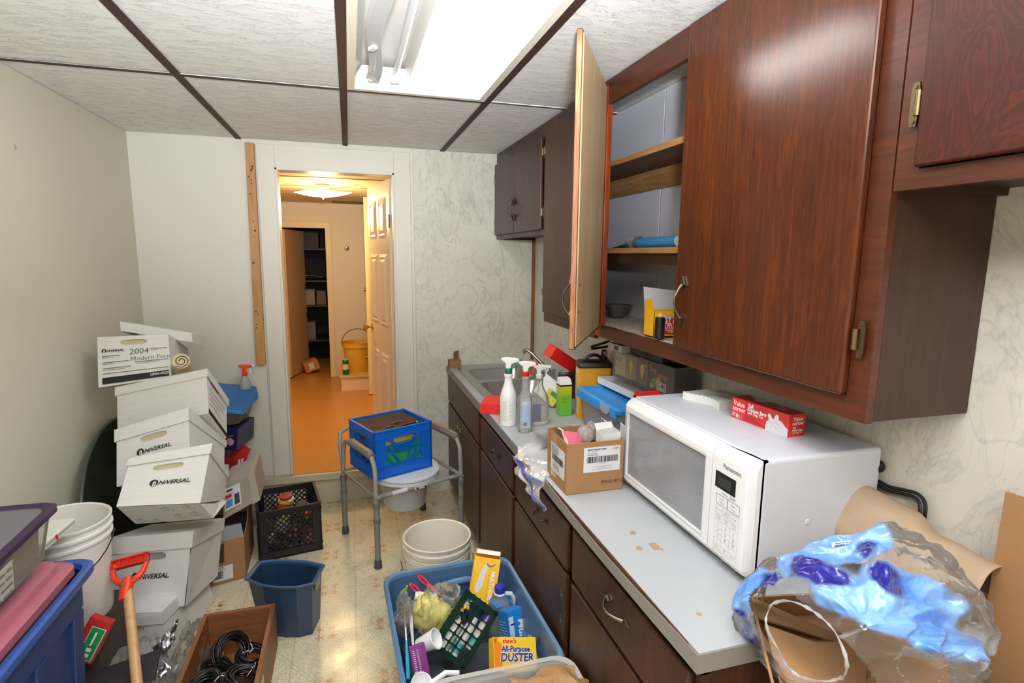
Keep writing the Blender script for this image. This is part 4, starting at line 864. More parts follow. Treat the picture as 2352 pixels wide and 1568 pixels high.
# red gift box, green box, leaning pack, tilted red box
t = thing('red_box', 'flat red carton hanging over the worktop edge behind the white bottle', 'box', (.66, 2.58, WT))
obj('carton', G().hexa([(.586, 2.535, WT+.001), (.73, 2.475, WT+.001), (.80, 2.62, WT+.001), (.655, 2.68, WT+.001), (.586, 2.535, WT+.054), (.73, 2.475, WT+.054), (.80, 2.62, WT+.056), (.655, 2.68, WT+.056)]), P(226, 34, 30, .4), t, bevel=.0012)
obj('lid_seam', G().hexa([(.5855, 2.534, WT+.040), (.7305, 2.474, WT+.040), (.801, 2.62, WT+.040), (.6545, 2.681, WT+.040), (.5855, 2.534, WT+.041), (.7305, 2.474, WT+.041), (.801, 2.62, WT+.041), (.6545, 2.681, WT+.041)]), P(190, 26, 24, .4), t)
t = thing('red_box', 'long red carton tilted up against the wall behind the faucet', 'box', (1.08, 2.74, 1.0), (0, 0, 0))
Mr = Matrix.Translation((1.085, 2.72, 1.128)) @ Euler((math.radians(8), math.radians(33), math.radians(10))).to_matrix().to_4x4()
obj('carton', G().box(-.10, -.045, -.034, .10, .045, .034).xf(lambda v: Mr @ v), P(232, 40, 32, .4), t, bevel=.0015)
obj('open_end', G().box(-.1005, -.040, -.029, -.100, .040, .029).box(-.106, -.043, .030, -.085, .043, .0335).xf(lambda v: Mr @ v), P(240, 66, 50, .4), t)
t = thing('dark_pouch', 'crumpled brown pouch wedged under the tilted red carton', 'pouch', (1.10, 2.68, WT))
obj('pouch', crumple(G().grid(lambda u, v: (1.04+.13*u, 2.66+.035*math.sin(u*3.1)*math.cos(v*3)+.02*v, WT+.004+.16*v), 12, 12), .014, 14, 3), P(66, 44, 40, .35), t, smooth=True, solid=.01)
obj('clear_wrap', crumple(G().grid(lambda u, v: (.985+.12*u, 2.70+.03*math.sin(u*3.1), WT+.004+.15*v), 12, 12), .016, 16, 9), M_FILM, t, smooth=True)
t = thing('leaning_pack', 'white and yellow sponge pack leaning at the near end of the sink', 'packet', (.98, 2.55, WT))
Mr = Matrix.Translation((.965, 2.575, WT+.075)) @ Euler((math.radians(-24), math.radians(38), math.radians(-28))).to_matrix().to_4x4()
obj('pack', G().box(-.075, -.012, -.055, .055, .012, .06).xf(lambda v: Mr @ v), WPR, t, bevel=.006)
obj('yellow_print', G().box(-.02, -.0135, -.052, .052, -.0122, .012).xf(lambda v: Mr @ v), P(214, 210, 70, .4), t)
obj('green_print', G().box(.0, -.0145, -.012, .052, -.0136, .012).xf(lambda v: Mr @ v), P(70, 140, 84, .4), t)
obj('red_edge', G().box(-.075, .0125, -.058, .055, .016, -.052).xf(lambda v: Mr @ v), P(150, 40, 44, .4), t)
def lime():
    m = Mt('lime_gradient_print'); s_ = m.n.new('ShaderNodeSeparateXYZ'); m.l.new(m.map(), s_.inputs[0])
    m.col(m.ramp(m.math('MULTIPLY', s_.outputs[2], 6.6), [(.0, lin(96, 190, 60)), (.45, lin(120, 196, 54)), (1., lin(206, 206, 40))])); m.rough(.35); return m.m
t = thing('green_box', 'slim lime green carton standing between the bottles and yellow can', 'box', (.977, 2.43, WT))
obj('carton', G().box(.947, 2.40, WT+.001, 1.007, 2.45, 1.060), lime(), t, bevel=.001)
obj('black_band', G().box(.9465, 2.3995, 1.060, 1.0075, 2.4505, 1.067), M_BLACK, t)
obj('white_top', G().hexa([(.947, 2.40, 1.067), (1.007, 2.40, 1.067), (1.007, 2.45, 1.067), (.947, 2.45, 1.067), (.950, 2.41, 1.094), (1.004, 2.41, 1.094), (1.004, 2.45, 1.098), (.950, 2.45, 1.098)]), WPR, t, bevel=.001)
lettering(t, frame((.977, 2.40, .99), (1, 0, 0), (0, 0, 1)), lines(-.024, .024, -.01, .02, 5, .0026, 11), P(70, 130, 50, .4), 'small_print')
# yellow can with black lid and handle
t = thing('yellow_can', 'tall yellow rectangular tin with a black handled lid', 'can', (1.10, 2.39, WT))
Mr = Matrix.Translation((1.105, 2.375, WT)) @ Euler((0, 0, math.radians(-13))).to_matrix().to_4x4()
obj('tin', loftring(G(), [[Vector((a_, b_, z)) for a_, b_ in rrect(-.078, -.048, .078, .048, .012)] for z in (.001, .250)], cap0=True, cap1=True).xf(lambda v: Mr @ v), P(222, 158, 40, .4, n=.12, ns=20), t, smooth=True)
obj('label_panel', G().box(-.0785, -.038, .02, -.078, .038, .235).xf(lambda v: Mr @ v), P(226, 222, 206, .5), t)
obj('label_stripe', G().box(-.0790, -.038, .12, -.0786, .038, .215).xf(lambda v: Mr @ v), P(226, 190, 90, .5, n=.15, ns=60), t)
fm = frame(Mr @ Vector((-.0795, .036, .03)), Mr.to_3x3() @ Vector((0, -1, 0)), (0, 0, 1))
lettering(t, fm, lines(.002, .070, .0, .082, 14, .0022, 12), P(120, 100, 60, .5), 'small_print')
obj('lid', loftring(G(), [[Vector((a_, b_, z)) for a_, b_ in rrect(-w_, -l_, w_, l_, .014)] for w_, l_, z in ((.081, .051, .244), (.082, .052, .256), (.074, .044, .270), (.060, .034, .274))], cap1=True).xf(lambda v: Mr @ v), P(34, 30, 30, .35), t, smooth=True)
obj('handle', G().tube([(-.045+.09*k/12, 0, .268+.030*math.sin(k/12*math.pi)**.6) for k in range(13)], .008, 8).xf(lambda v: Mr @ v), P(30, 27, 27, .35), t, smooth=True)
obj('screw_cap', G().lathe([(.018, .272), (.018, .284), (.014, .288), (.001, .288)], (.052, .015, 0), 16).xf(lambda v: Mr @ v), P(34, 30, 30, .35), t, smooth=True)
# clear tote with blue lid
t = thing('clear_tote', 'clear plastic tote with bright blue lid behind the bulb carton', 'storage box', (1.08, 2.06, WT))
rr_ = lambda hx, hy, z, r=.02: rrect3((1.085, 2.06), hx, hy, z, r)
obj('body', loftring(G(), [rr_(.088, .165, WT+.001), rr_(.092, .170, WT+.004), rr_(.106, .192, 1.075)], cap0=True), clear('grey_clear_plastic', op=.10, milky=.30, mcol=(.50, .56, .66), rough=.2), t, smooth=True)
BLU = P(36, 140, 214, .35)
obj('lid', loftring(G(), [rr_(.113, .200, 1.068), rr_(.116, .203, 1.074), rr_(.116, .203, 1.086), rr_(.108, .196, 1.094), rr_(.096, .184, 1.094), rr_(.094, .182, 1.088)], cap1=True), BLU, t, smooth=True)
obj('lid', G().box(.967, 2.01, 1.052, .971, 2.25, 1.080).box(.967, 1.865, 1.052, .971, 1.92, 1.08), BLU, t, bevel=.0015)
obj('latch', G().ngon([(.966, a_, b_) for a_, b_ in ((1.925, 1.086), (1.925, 1.066), (1.945, 1.052), (1.985, 1.050), (2.005, 1.062), (2.008, 1.086))], (.006, 0, 0)), P(150, 158, 166, .3), t, bevel=.001)
obj('sticker', G().box(.9795, 1.93, .955, .9805, 2.01, 1.02).xf(lambda v: v+Vector((-.003, 0, 0))), P(222, 222, 222, .5), t)
fm = frame((.9755, 2.008, .956), (0, -1, 0), (0, 0, 1))
lettering(t, fm, [('@', rrect(.004, .03, .050, .044, .006))], BLU, 'blue_print'); lettering(t, fm, [('@', rrect(.004, .048, .028, .062, .006))], RED, 'red_print'); lettering(t, fm, barcode(.055, .008, .075, .060, 8, 3), M_INK, 'bar_code')
t = card_thing('paper_slip', 'white folded paper slip between the blue lidded tote and microwave', 'paper', [(.895, 1.68, .93), (.90, 1.64, .93), (.892, 1.64, 1.10), (.885, 1.665, 1.11)], .003, WPR)
t = thing('red_binder', 'red folder edge standing between the tote and the microwave', 'folder', (1.03, 1.66, WT))
obj('cover', G().box(.93, 1.625, WT+.001, 1.005, 1.632, 1.224).box(.93, 1.66, WT+.001, 1.005, 1.667, 1.215).box(1.0, 1.632, WT+.001, 1.005, 1.66, 1.21), P(214, 36, 34, .4), t, bevel=.001); obj('pages', G().box(.94, 1.633, WT+.004, .998, 1.659, 1.19), WPR, t)
t = thing('white_tray', 'long white plastic tray resting on the blue lidded tote', 'tray', (1.16, 2.02, 1.10))
g = G()
def TR(v):                                       # slight tilt of the tray and what lies in it
    return Vector((v.x, v.y, v.z+(2.28-v.y)*.02))
obj('tray', cartn(1.085, 1.775, 1.245, 2.285, 1.098, 1.128, .004).xf(TR), P(236, 236, 238, .35), t, bevel=.0015)
obj('tray_floor', G().box(1.09, 1.78, 1.1021, 1.24, 2.28, 1.104).xf(TR), P(220, 220, 222, .4), t)
t = thing('bulb_case', 'clear plastic case of yellow bulb cartons in the white tray under the cupboard', 'storage box', (1.18, 1.98, 1.12))
obj('case', cartn(1.135, 1.74, 1.242, 2.235, 1.142, 1.262, .002).xf(TR), clear('case_plastic', op=.02, milky=.10, mcol=(.7, .66, .6), rough=.05, gloss=.08), t)
for k, (y0, y1, cm, lb) in enumerate(((2.13, 2.225, P(206, 186, 150, .55), 'pale tan bulb carton at the far end of the clear case'), (2.035, 2.125, P(138, 128, 112, .5), 'grey bulb carton with a yellow bulb picture in the clear case'), (1.94, 2.03, P(84, 84, 90, .5), 'charcoal bulb carton with a yellow bulb picture in the clear case'), (1.745, 1.935, P(30, 30, 34, .45), 'wide black bug lamps carton at the near end of the clear case'))):
    tb = thing('bulb_carton', lb, 'box', (1.19, (y0+y1)/2, 1.145), group='bulb cartons in the clear case')
    obj('carton', G().box(1.142, y0, 1.152, 1.236, y1, 1.255-.01*(k == 0)).xf(TR), cm, tb, bevel=.001)
    fm = frame(TR(Vector((1.1418, y1, 1.152))), (0, -1, 0), (0, 0, 1))
    if k in (1, 2): lettering(tb, fm, [('@', circle(.045, .062, .017, 20, ry=.022)), ('@', [(.036, .045), (.054, .045), (.051, .022), (.039, .022)])], P(236, 196, 84, .4), 'bulb_picture'); lettering(tb, fm, [('60 W', .010, .070, .045)] if k == 1 else [('lamp', .016, .064, .082, .0003)], P(220, 210, 120, .4))
    if k == 3:
        lettering(tb, fm, [('bug', .034, .035, .078, .0006), ('lamps', .032, .105, .062, .0006)], P(190, 124, 40, .4))
        lettering(tb, fm, [('@', circle(.075, .030, .022, 20)), ('@', circle(.03, .012, .016, 16, ry=.010))], P(216, 148, 40, .4), 'bulb_picture')
        lettering(tb, fm, [('#', .030, .012, .066, .042)], P(60, 150, 50, .4), 'green_sticker', off=.0014)
        lettering(tb, fm, [('#', .066, .004, .135, .038)], P(206, 200, 206, .4), 'price_sticker', off=.0016); lettering(tb, fm, lines(.07, .095, .008, .034, 6, .002, 2)+[('#', .102, .018, .116, .032)]+barcode(.120, .008, .133, .034, 6, 7), M_INK, 'sticker_print', off=.0022)
    if k == 0: lettering(tb, fm, [('@', rrect(.012, .065, .024, .082, .004)), ('#', .034, .076, .072, .080), ('#', .034, .066, .054, .069)], P(110, 90, 70, .5), 'carton_print')
t = thing('carton_on_case', 'small white and tan carton on top of the clear bulb case', 'box', (1.17, 2.17, 1.263))
obj('carton', G().box(1.11, 2.11, 1.2665, 1.20, 2.24, 1.295), P(206, 198, 180, .5), t, bevel=.001); obj('print', G().box(1.1095, 2.14, 1.272, 1.1099, 2.18, 1.290), P(90, 86, 84, .5), t)
t = thing('black_case', 'flat black case lying on the clear bulb case under the cupboard', 'case', (1.19, 1.95, 1.27))
obj('shell', G().box(1.135, 1.83, 1.271, 1.24, 2.085, 1.31), M_BLACK, t, bevel=.006); obj('clasp', G().box(1.131, 1.94, 1.283, 1.136, 1.98, 1.297), M_DARK, t)
t = thing('fire_extinguisher', 'red fire extinguisher standing against the wall behind the yellow can', 'fire extinguisher', (1.215, 2.47, WT))
obj('cylinder', G().lathe([(.038, WT), (.042, WT+.01), (.042, WT+.21), (.034, WT+.245), (.015, WT+.262), (.013, WT+.275)], (1.213, 2.49, 0), 24), P(176, 26, 28, .3), t, smooth=True)
obj('valve', G().cyl((1.213, 2.49, WT+.27), (1.213, 2.49, WT+.30), .014, n=14).boxr((1.19, 2.49, WT+.312), (.09, .018, .010), (0, -.1, 0)).boxr((1.19, 2.49, WT+.33), (.10, .018, .008), (0, -.25, 0)), M_BLACK, t, smooth=True)
obj('gauge', G().cyl((1.213, 2.475, WT+.285), (1.213, 2.468, WT+.285), .012, n=16), M_CHROME, t, smooth=True)
# cups in a bag, zip bag
t = thing('cup_stack', 'sleeve of clear plastic cups lying behind the open carton', 'cups', (.76, 2.03, WT))
a = Vector((.690, 1.985, WT+.040)); dv = Vector((.95, .30, .0)).normalized()
for k in range(11):
    g = G(); p = a+dv*(.011*k); g.lathe_open([(.024, .05), (.0355, .0), (.0375, -.001), (.0375, .002), (.034, .003)], n=24)
    q = dv.to_track_quat('Z', 'Y').to_matrix().to_4x4(); g.xf(lambda v: q @ v+p)
    obj('cup', g, clear('cup_plastic', op=.01, milky=.30, mcol=(.9, .92, .95), rough=.1) if k == 0 else bpy.data.materials['cup_plastic'], t, smooth=True)
g = G(); q = dv.to_track_quat('Z', 'Y').to_matrix().to_4x4()
g.grid(lambda u, v: q @ Vector((.041*math.cos(u*6.283)*(1-.35*max(0, v-.6)), .039*math.sin(u*6.283)*(1-.35*max(0, v-.6)), -.010+.21*v))+a, 28, 16, wrap=True)
obj('bag', crumple(g, .004, 30), M_FILM, t, smooth=True)
t = thing('zip_bag', 'empty clear zip bag draped over the worktop edge', 'bag', (.66, 1.88, WT))
def zb(u, v):                                   # u along the edge (far to near), v from worktop down over the edge
    y = 2.03-.30*u; s_ = v*.36; n_ = noise.noise(Vector((u*5, v*6, 2)))
    if s_ < .16: return (.775-s_+.02*math.sin(u*9), y-.05*v, WT+.006+.012*abs(n_)+.010*math.sin(u*7+v*5)**2)
    k = s_-.16; return (.6145-.016*abs(math.sin(u*6+k*20))-.012*n_*1.2, y-.04+.25*k*(.35-u), WT-.003-k*(.38+.10*u))
obj('film', crumple(G().grid(zb, 34, 34), .004, 40, 4), M_FILM, t, smooth=True)
ZP = P(76, 90, 190, .35)
obj('zip_strip', G().tube([Vector(zb(u/20, .56+.05*math.sin(u/4)))+Vector((-.006, 0, .002)) for u in range(21)], .0022, 6), ZP, t, smooth=True)
obj('zip_strip', G().tube([Vector(zb(.10+.88*u/20, .60+.38*(u/20)))+Vector((-.007, 0, 0)) for u in range(21)], .003, 6), ZP, t, smooth=True)
obj('label', G().grid(lambda u, v: Vector(zb(.25+u*.28, .68+v*.2))+Vector((-.005, 0, 0)), 5, 5), P(206, 206, 210, .5), t)
t = thing('small_brown_carton', 'small open brown carton on the far corner of the sink', 'box', (.68, 3.69, WT))
obj('carton', cartn(.632, 3.652, .712, 3.725, WT+.001, .965, .002), M_CARD, t); obj('flap', G().hexa([(.672, 3.722, .965), (.712, 3.722, .965), (.712, 3.724, .965), (.672, 3.724, .965), (.668, 3.70, 1.02), (.706, 3.71, 1.025), (.706, 3.712, 1.025), (.668, 3.702, 1.02)]), M_CARD2, t)
# ================================================================ LEFT STACK OF FILE BOXES
def hexmap(FBL, FBR, FTR, FTL, RBL, RBR, RTR, RTL):
    def f(u, v, w):
        a = (FBL*(1-u)+FBR*u)*(1-v)+(FTL*(1-u)+FTR*u)*v; b = (RBL*(1-u)+RBR*u)*(1-v)+(RTL*(1-u)+RTR*u)*v
        return a*(1-w)+b*w
    return f
BW_, BH_ = .305, .25
def ub_box(g, f, u0, v0, w0, u1, v1, w1, m=0, n=1):
    return g.hexa([f(u0, v0, w0), f(u1, v0, w0), f(u1, v0, w1), f(u0, v0, w1), f(u0, v1, w0), f(u1, v1, w0), f(u1, v1, w1), f(u0, v1, w1)], m)
def logo(x, y, s):                               # round arch mark + slanted capitals; returns items in metres
    return [('@', circle(x, y, .016*s, 22)), ('NiVERSAL.', .024*s, x+.016*s, y-.002*s, .0006*s, .25, 'LEFT', 1.12)]
def logo_cut(x, y, s):
    return [('@', [(x-.004*s, y-.016*s), (x-.004*s, y+.004*s), (x+.003*s, y+.008*s), (x+.008*s, y+.004*s), (x+.008*s, y-.016*s), (x+.0035*s, y-.0165*s), (x+.0035*s, y+.001*s), (x+.001*s, y+.001*s), (x+.001*s, y-.0165*s)])]
def banker(label, f, lid=True, lid_f=None, hole=True, prints=(), lid_drop=.20, side_prints=None, inside=None, hv=.72):
    t = thing('file_box', label, 'box', tuple((f(0, 0, 0)+f(1, 0, 1))/2), group='white file boxes stacked against the left wall')
    N = 24; g = G()
    ell = [(.5+.19*math.copysign(abs(math.cos(q))**.55, math.cos(q)), hv+.055*math.copysign(abs(math.sin(q))**.8, math.sin(q))) for q in [2*math.pi*k/N for k in range(N)]]
    sq = []
    for k in range(N):
        q = 2*math.pi*k/N; c_, s_ = math.cos(q), math.sin(q); m_ = max(abs(c_), abs(s_)); sq.append((c_/m_, s_/m_))
    outer = [(.5+.5*a, (hv+(1-hv)*b) if b > 0 else (hv+hv*b)) for a, b in sq]
    if hole:
        g.add([f(a, b, 0) for a, b in outer]+[f(a, b, 0) for a, b in ell]+[f(a, b, .035) for a, b in ell], [(k, (k+1) % N, N+(k+1) % N, N+k) for k in range(N)]+[(N+k, N+(k+1) % N, 2*N+(k+1) % N, 2*N+k) for k in range(N)])
        ub_box(g, f, 0, 0, .07, 1, 1, 1); ub_box(g, f, 0, 0, .0, .01, 1, .07); ub_box(g, f, .99, 0, .0, 1, 1, .07); ub_box(g, f, 0, 0, .0, 1, .01, .07); ub_box(g, f, 0, .99, .0, 1, 1, .07)
    else: ub_box(g, f, 0, 0, 0, 1, 1, 1)
    obj('carton', g, M_CARDW, t)
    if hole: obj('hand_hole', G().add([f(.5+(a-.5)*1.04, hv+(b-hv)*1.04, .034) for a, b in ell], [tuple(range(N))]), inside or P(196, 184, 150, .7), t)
    if lid:
        lf = lid_f or f; g = G(); o_ = .022; dv = lid_drop
        ub_box(g, lf, -o_, 1, -o_, 1+o_, 1.02, 1+o_)
        for (a0, b0, a1, b1) in ((-o_, -o_, 1+o_, -o_+.012), (-o_, 1+o_-.012, 1+o_, 1+o_), (-o_, -o_, -o_+.012, 1+o_), (1+o_-.012, -o_, 1+o_, 1+o_)):
            ub_box(g, lf, a0, 1-dv, b0, a1, 1, b1)
        obj('lid', g, M_CARDW, t, bevel=.0015)
    FF = lambda x, y: f(x/BW_, y/BH_, -.008)
    for k, (items, mt) in enumerate(prints): lettering(t, None, items, mt, 'lettering' if k == 0 else 'printed_mark', fn=(lambda x, y, k=k: f(x/BW_, y/BH_, -.013-.002*k)))
    if side_prints: lettering(t, None, side_prints, M_INK, 'side_print', fn=lambda x, y: f(1.006, y/BH_, x/.38))
    return t
def px2(p, y): return at(p[0], p[1], y=y)
def mk(fbl, fbr, ftr, ftl, yb_, yt_, rbr, rtr, yrb, yrt, push=(0, 0, 0)):
    A_, B_, C_, D_ = px2(fbl, yb_), px2(fbr, yb_), px2(ftr, yt_), px2(ftl, yt_); E_, F_ = px2(rbr, yrb), px2(rtr, yrt)
    return hexmap(A_, B_, C_, D_, E_+(A_-B_), E_, F_, F_+(D_-C_))
B6R = at(493, 1375, z=.004); B6F = at(392, 1532, z=.004)
LOGO = [(logo(.115, .105, 1), M_INK), (logo_cut(.115, .105, 1), M_CARDW)]
f6 = hexmap(Vector((-1.02, 2.33, .004)), B6F, at(372, 1404, y=2.32), at(232, 1412, y=2.36), B6R+Vector((-.28, .0, 0)), B6R, at(470, 1310, y=2.74), at(470, 1310, y=2.74)+Vector((-.28, 0, 0)))
banker('bottom white file box on the floor, squashed under the stack behind plastic', f6, prints=[(logo(.06, .11, .8), M_INK), (logo_cut(.06, .11, .8), M_CARDW)])
f5 = mk((252, 1404), (425, 1393), (443, 1222), (250, 1240), 2.45, 2.45, (500, 1322), (512, 1192), 2.75, 2.80)
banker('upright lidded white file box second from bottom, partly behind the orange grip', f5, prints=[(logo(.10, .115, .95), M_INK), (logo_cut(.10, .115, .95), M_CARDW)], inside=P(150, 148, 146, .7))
f4 = mk((267, 1163), (460, 1155), (485, 1022), (300, 1054), 2.36, 2.48, (515, 1148), (522, 1086), 2.70, 2.72)
t = banker('bulging white file box third from bottom, leaning back with its underside showing', f4, prints=LOGO, lid_drop=.16)
UC = hexmap(px2((312, 1203), 2.46), px2((490, 1190), 2.46), px2((460, 1156), 2.362), px2((268, 1164), 2.362), px2((312, 1203), 2.47)+Vector((0, .2, -.02)), px2((498, 1186), 2.47)+Vector((0, .2, -.02)), px2((503, 1156), 2.60), px2((268, 1164), 2.362)+Vector((0, .3, -.02)))
g = G(); ub_box(g, UC, 0, 0, 0, 1, 1, 1); obj('bulged_underside', g, M_CARDW, t)
it = []
for cx, cy in ((.55, .75), (.82, .8), (.62, .3), (.84, .38), (.3, .12), (.12, .2)):
    s_ = .02 if cx > .4 else .014; x_, y_ = cx*.3, cy*.08
    for (a0, b0, a1, b1) in ((-1, -.4, 1, -.34), (-1, .3, .6, .36), (-1, -.4, -.94, .36), (.94, -.4, 1, .1), (-.3, -.1, .3, -.04), (-.3, -.1, -.24, .6), (.24, -.1, .3, .6), (-.3, .54, .3, .6)): it.append(('#', x_+a0*s_, y_+b0*s_, x_+a1*s_, y_+b1*s_))
lettering(t, None, it, P(110, 110, 112, .6), 'recycling_icons', fn=lambda x, y: UC(x/.3, y/.08, -.01))
f3 = mk((268, 1118), (437, 1075), (433, 940), (268, 990), 2.60, 2.64, (515, 1082), (516, 1012), 2.88, 2.92)
banker('white file box fourth from bottom with its hand hole and logo above the bulging box', f3, prints=[(logo(.10, .125, .95), M_INK), (logo_cut(.10, .125, .95), M_CARDW)])
A_, B_, C_, D_ = at(270, 1000, y=2.80), at(479, 948, y=2.72), at(474, 850, y=2.72), at(269, 892, y=2.80)
E_, F_ = at(521, 1006, y=2.90), at(521, 918, y=2.93)
f2 = hexmap(A_, B_, C_, D_, E_+(A_-B_), E_, F_, F_+(D_-C_))
sp = [('#', .03, .16-.03*k, .03+(.30, .26, .2, .24)[k], .163-.03*k) for k in range(4)]+[('#', .0, .0, .38, .026), ('UNIVERSAL', .03, .13, .205, .0006, .2)]
banker('plain sided white file box fifth from bottom, turned to show its printed end', f2, hole=False, side_prints=sp, lid_drop=.16)
f1 = mk((226, 890), (394, 866), (386, 767), (223, 774), 2.86, 2.90, (436, 868), (432, 800), 3.12, 3.16)
L1 = [('#', .02, .150, .095, .1525), ('#', .02, .118, .13, .1205), ('#', .02, .088, .14, .0905), ('#', .02, .062, .295, .0645), ('#', .225, .172, .298, .1745), ('#', .155, .107, .298, .1095), ('#', .018, .012, .297, .044)]
L1 += lines(.02, .07, .143, .143, 1, .003, 1)+lines(.02, .09, .111, .111, 1, .003, 2)+lines(.02, .12, .081, .081, 1, .003, 3)+lines(.16, .27, .100, .100, 1, .003, 4)+lines(.225, .26, .165, .165, 1, .003, 5)
L1 += logo(.028, .178, .62)
t = banker('topmost white file box lettered 2004 Modern Furn with its lid shoved back', f1, lid=False, hv=.865, prints=[(L1, M_INK), (logo_cut(.028, .178, .62)+[('UNV-95223', .018, .262, .030, .0006, 0)], M_CARDW), ([('2004', .042, .175, .163, -.0004, .1), ('Modern Furn', .032, .222, .125, -.0004, .1)], P(60, 60, 66, .6))])
LA, LB, LC = at(275, 738, y=2.99), at(440, 765, y=2.99), at(438, 812, y=3.25)
lf = hexmap(LA+Vector((0, 0, -.045)), LB+Vector((0, 0, -.045)), LB, LA, LA+Vector((-.01, .24, -.11)), LB+Vector((.0, .24, -.11)), LB+Vector((.0, .24, -.04)), LA+Vector((0, .24, -.04)))
g = G(); ub_box(g, lf, 0, .92, 0, 1, 1, 1); ub_box(g, lf, 0, 0, 0, 1, .92, .02); ub_box(g, lf, 0, 0, .02, .015, .92, 1); ub_box(g, lf, .985, 0, .02, 1, .92, 1)
obj('lid', g, M_CARDW, t, bevel=.001)
g = G(); ub_box(g, lf, .018, .35, .03, .99, .915, .99); obj('lid_shade_fill', g, P(84, 66, 56, .7), t)  # dark block fills the lid, the hollow's shade put into its colour
t = thing('paper_roll', 'short tan roll of paper stuck beside the topmost file box', 'roll', tuple(at(420, 850, y=2.80)))
c0, c1 = at(416, 829, y=2.80), at(424, 862, y=2.95)
obj('roll', G().cyl(c0, c1, .036, n=24), P(200, 184, 142, .7), t, smooth=True)
dd = (c0-c1).normalized()
obj('folds', G().tube([c0+dd*.001+dd.orthogonal()*(.024-.0012*k)*math.cos(k*.8)+dd.cross(dd.orthogonal())*(.024-.0012*k)*math.sin(k*.8) for k in range(16)], .0022, 5), P(70, 60, 44, .7), t)
# round glass top
t = thing('glass_tabletop', 'large dark oval glass tabletop leaning on the left wall behind the file boxes', 'tabletop', (-1.1, 3.05, 0))
N = 64; ring = [Vector((-1.155+.10*(1-(1+math.sin(q))/2), 3.06+.49*math.cos(q), .43+.425*math.sin(q))) for q in [2*math.pi*k/N for k in range(N)]]
obj('pane', G().ngon([p for p in ring], (.010, 0, .001)), M_GLASS, t)
obj('edge', G().tube([p+Vector((.005, 0, 0)) for p in ring], .0068, 6, closed=True), P(64, 78, 66, .25), t, smooth=True)

# pile behind the file boxes, against the back wall
t = thing('support_carton', 'brown carton under the pile in the back left corner', 'box', (-.95, 3.5, 0))
obj('carton', G().box(-1.02, 3.36, .001, -.80, 3.74, .54), M_CARD, t, bevel=.003); obj('tape', G().box(-.96, 3.3595, .30, -.90, 3.74, .5405), P(190, 160, 110, .3), t)
t = thing('navy_box', 'navy blue snack carton under the blue lidded container in the back corner', 'box', (-.8, 3.55, .55))
Mr = Matrix.Translation((-.79, 3.55, .62)) @ Euler((0, math.radians(5), math.radians(-12))).to_matrix().to_4x4()
obj('carton', G().box(-.165, -.13, -.065, .165, .12, .065).xf(lambda v: Mr @ v), P(28, 32, 84, .4), t, bevel=.002)
fm = frame(Mr @ Vector((.095, -.1305, -.012)), Mr.to_3x3() @ Vector((1, 0, 0)), Mr.to_3x3() @ Vector((0, 0, 1)))
lettering(t, fm, [('no', .05, 0, 0, .002, .2), ('@', [(.03+.022*math.cos(q), .0+.022*math.sin(q)) for q in [k*.4 for k in range(16)]])], P(206, 160, 200, .4)); lettering(t, fm, [('#', .02, .028, .05, .040)], P(100, 84, 60, .4), 'hand_slot')
t = thing('blue_lid_container', 'clear food container with slanting blue lid on the navy carton', 'storage box', (-.7, 3.5, .70))
LID = [at(500, 884, y=3.68), at(588, 892, y=3.70), at(590, 912, y=3.55), at(556, 950, y=3.35), at(512, 946, y=3.33), at(470, 930, y=3.35)]
cc = sum(LID, Vector())/6
obj('lid', G().ngon(LID, (0, 0, .016)), P(24, 108, 176, .35), t, bevel=.006)
obj('lid_rim', G().tube(LID, .009, 8, closed=True), P(24, 108, 176, .35), t, smooth=True)
obj('tub', loftring(G(), [[cc+(p-cc)*.92+Vector((0, 0, -.002)) for p in LID], [Vector((cc.x+(p.x-cc.x)*.72-.02, cc.y+(p.y-cc.y)*.72+.01, .70)) for p in LID]], cap1=True), clear('tub_plastic', op=.12, milky=.35, mcol=(.35, .28, .25), rough=.15), t, smooth=True)
t = thing('spray_bottle', 'clear spray bottle with orange trigger on the blue lid in the corner', 'spray bottle', tuple(at(566, 890, y=3.64)))
p = at(564, 892, y=3.64)
obj('bottle', G().lathe([(.030, 0), (.030, .04), (.014, .075), (.013, .085)], p, 20), M_FROST, t, smooth=True)
trig(t, p.x, p.y, p.z+.085, P(240, 66, 24, .35), P(240, 66, 24, .35), math.radians(5), WPR, .95)
t = card_thing('red_packet', 'red packet with yellow patch propped against the white wall', 'packet', [px2((528, 1048), 3.50), px2((558, 1068), 3.52), px2((574, 1030), 3.55), px2((544, 1010), 3.53)], .02, P(196, 34, 38, .35),
    lambda t_, a, b, c, d: lettering(t_, frame((a+b)/2+(d-a)*.45, b-a, d-a), [('@', circle(-.012, 0, .034, 20, ry=.022))], P(226, 196, 50, .4), 'yellow_patch', off=.001))
t = card_thing('dark_red_packet', 'darker red packet tucked low beside the file boxes', 'packet', [px2((512, 1066), 3.44), px2((534, 1084), 3.46), px2((546, 1060), 3.47), px2((518, 1040), 3.45)], .015, P(160, 26, 32, .35))
t = card_thing('blue_toothbrush_pack', 'blue and white brush pack standing beside the red packet', 'packet', [px2((517, 1112), 3.20), px2((530, 1108), 3.20), px2((526, 1066), 3.24), px2((516, 1066), 3.24)], .008, P(196, 198, 206, .4),
    lambda t_, a, b, c, d: obj('blue_top', G().hexa([a+(d-a)*.6, b+(c-b)*.6, c, d]+[q+(Vector((0, -.004, 0))) for q in (a+(d-a)*.6, b+(c-b)*.6, c, d)]), P(30, 60, 130, .4), t_))
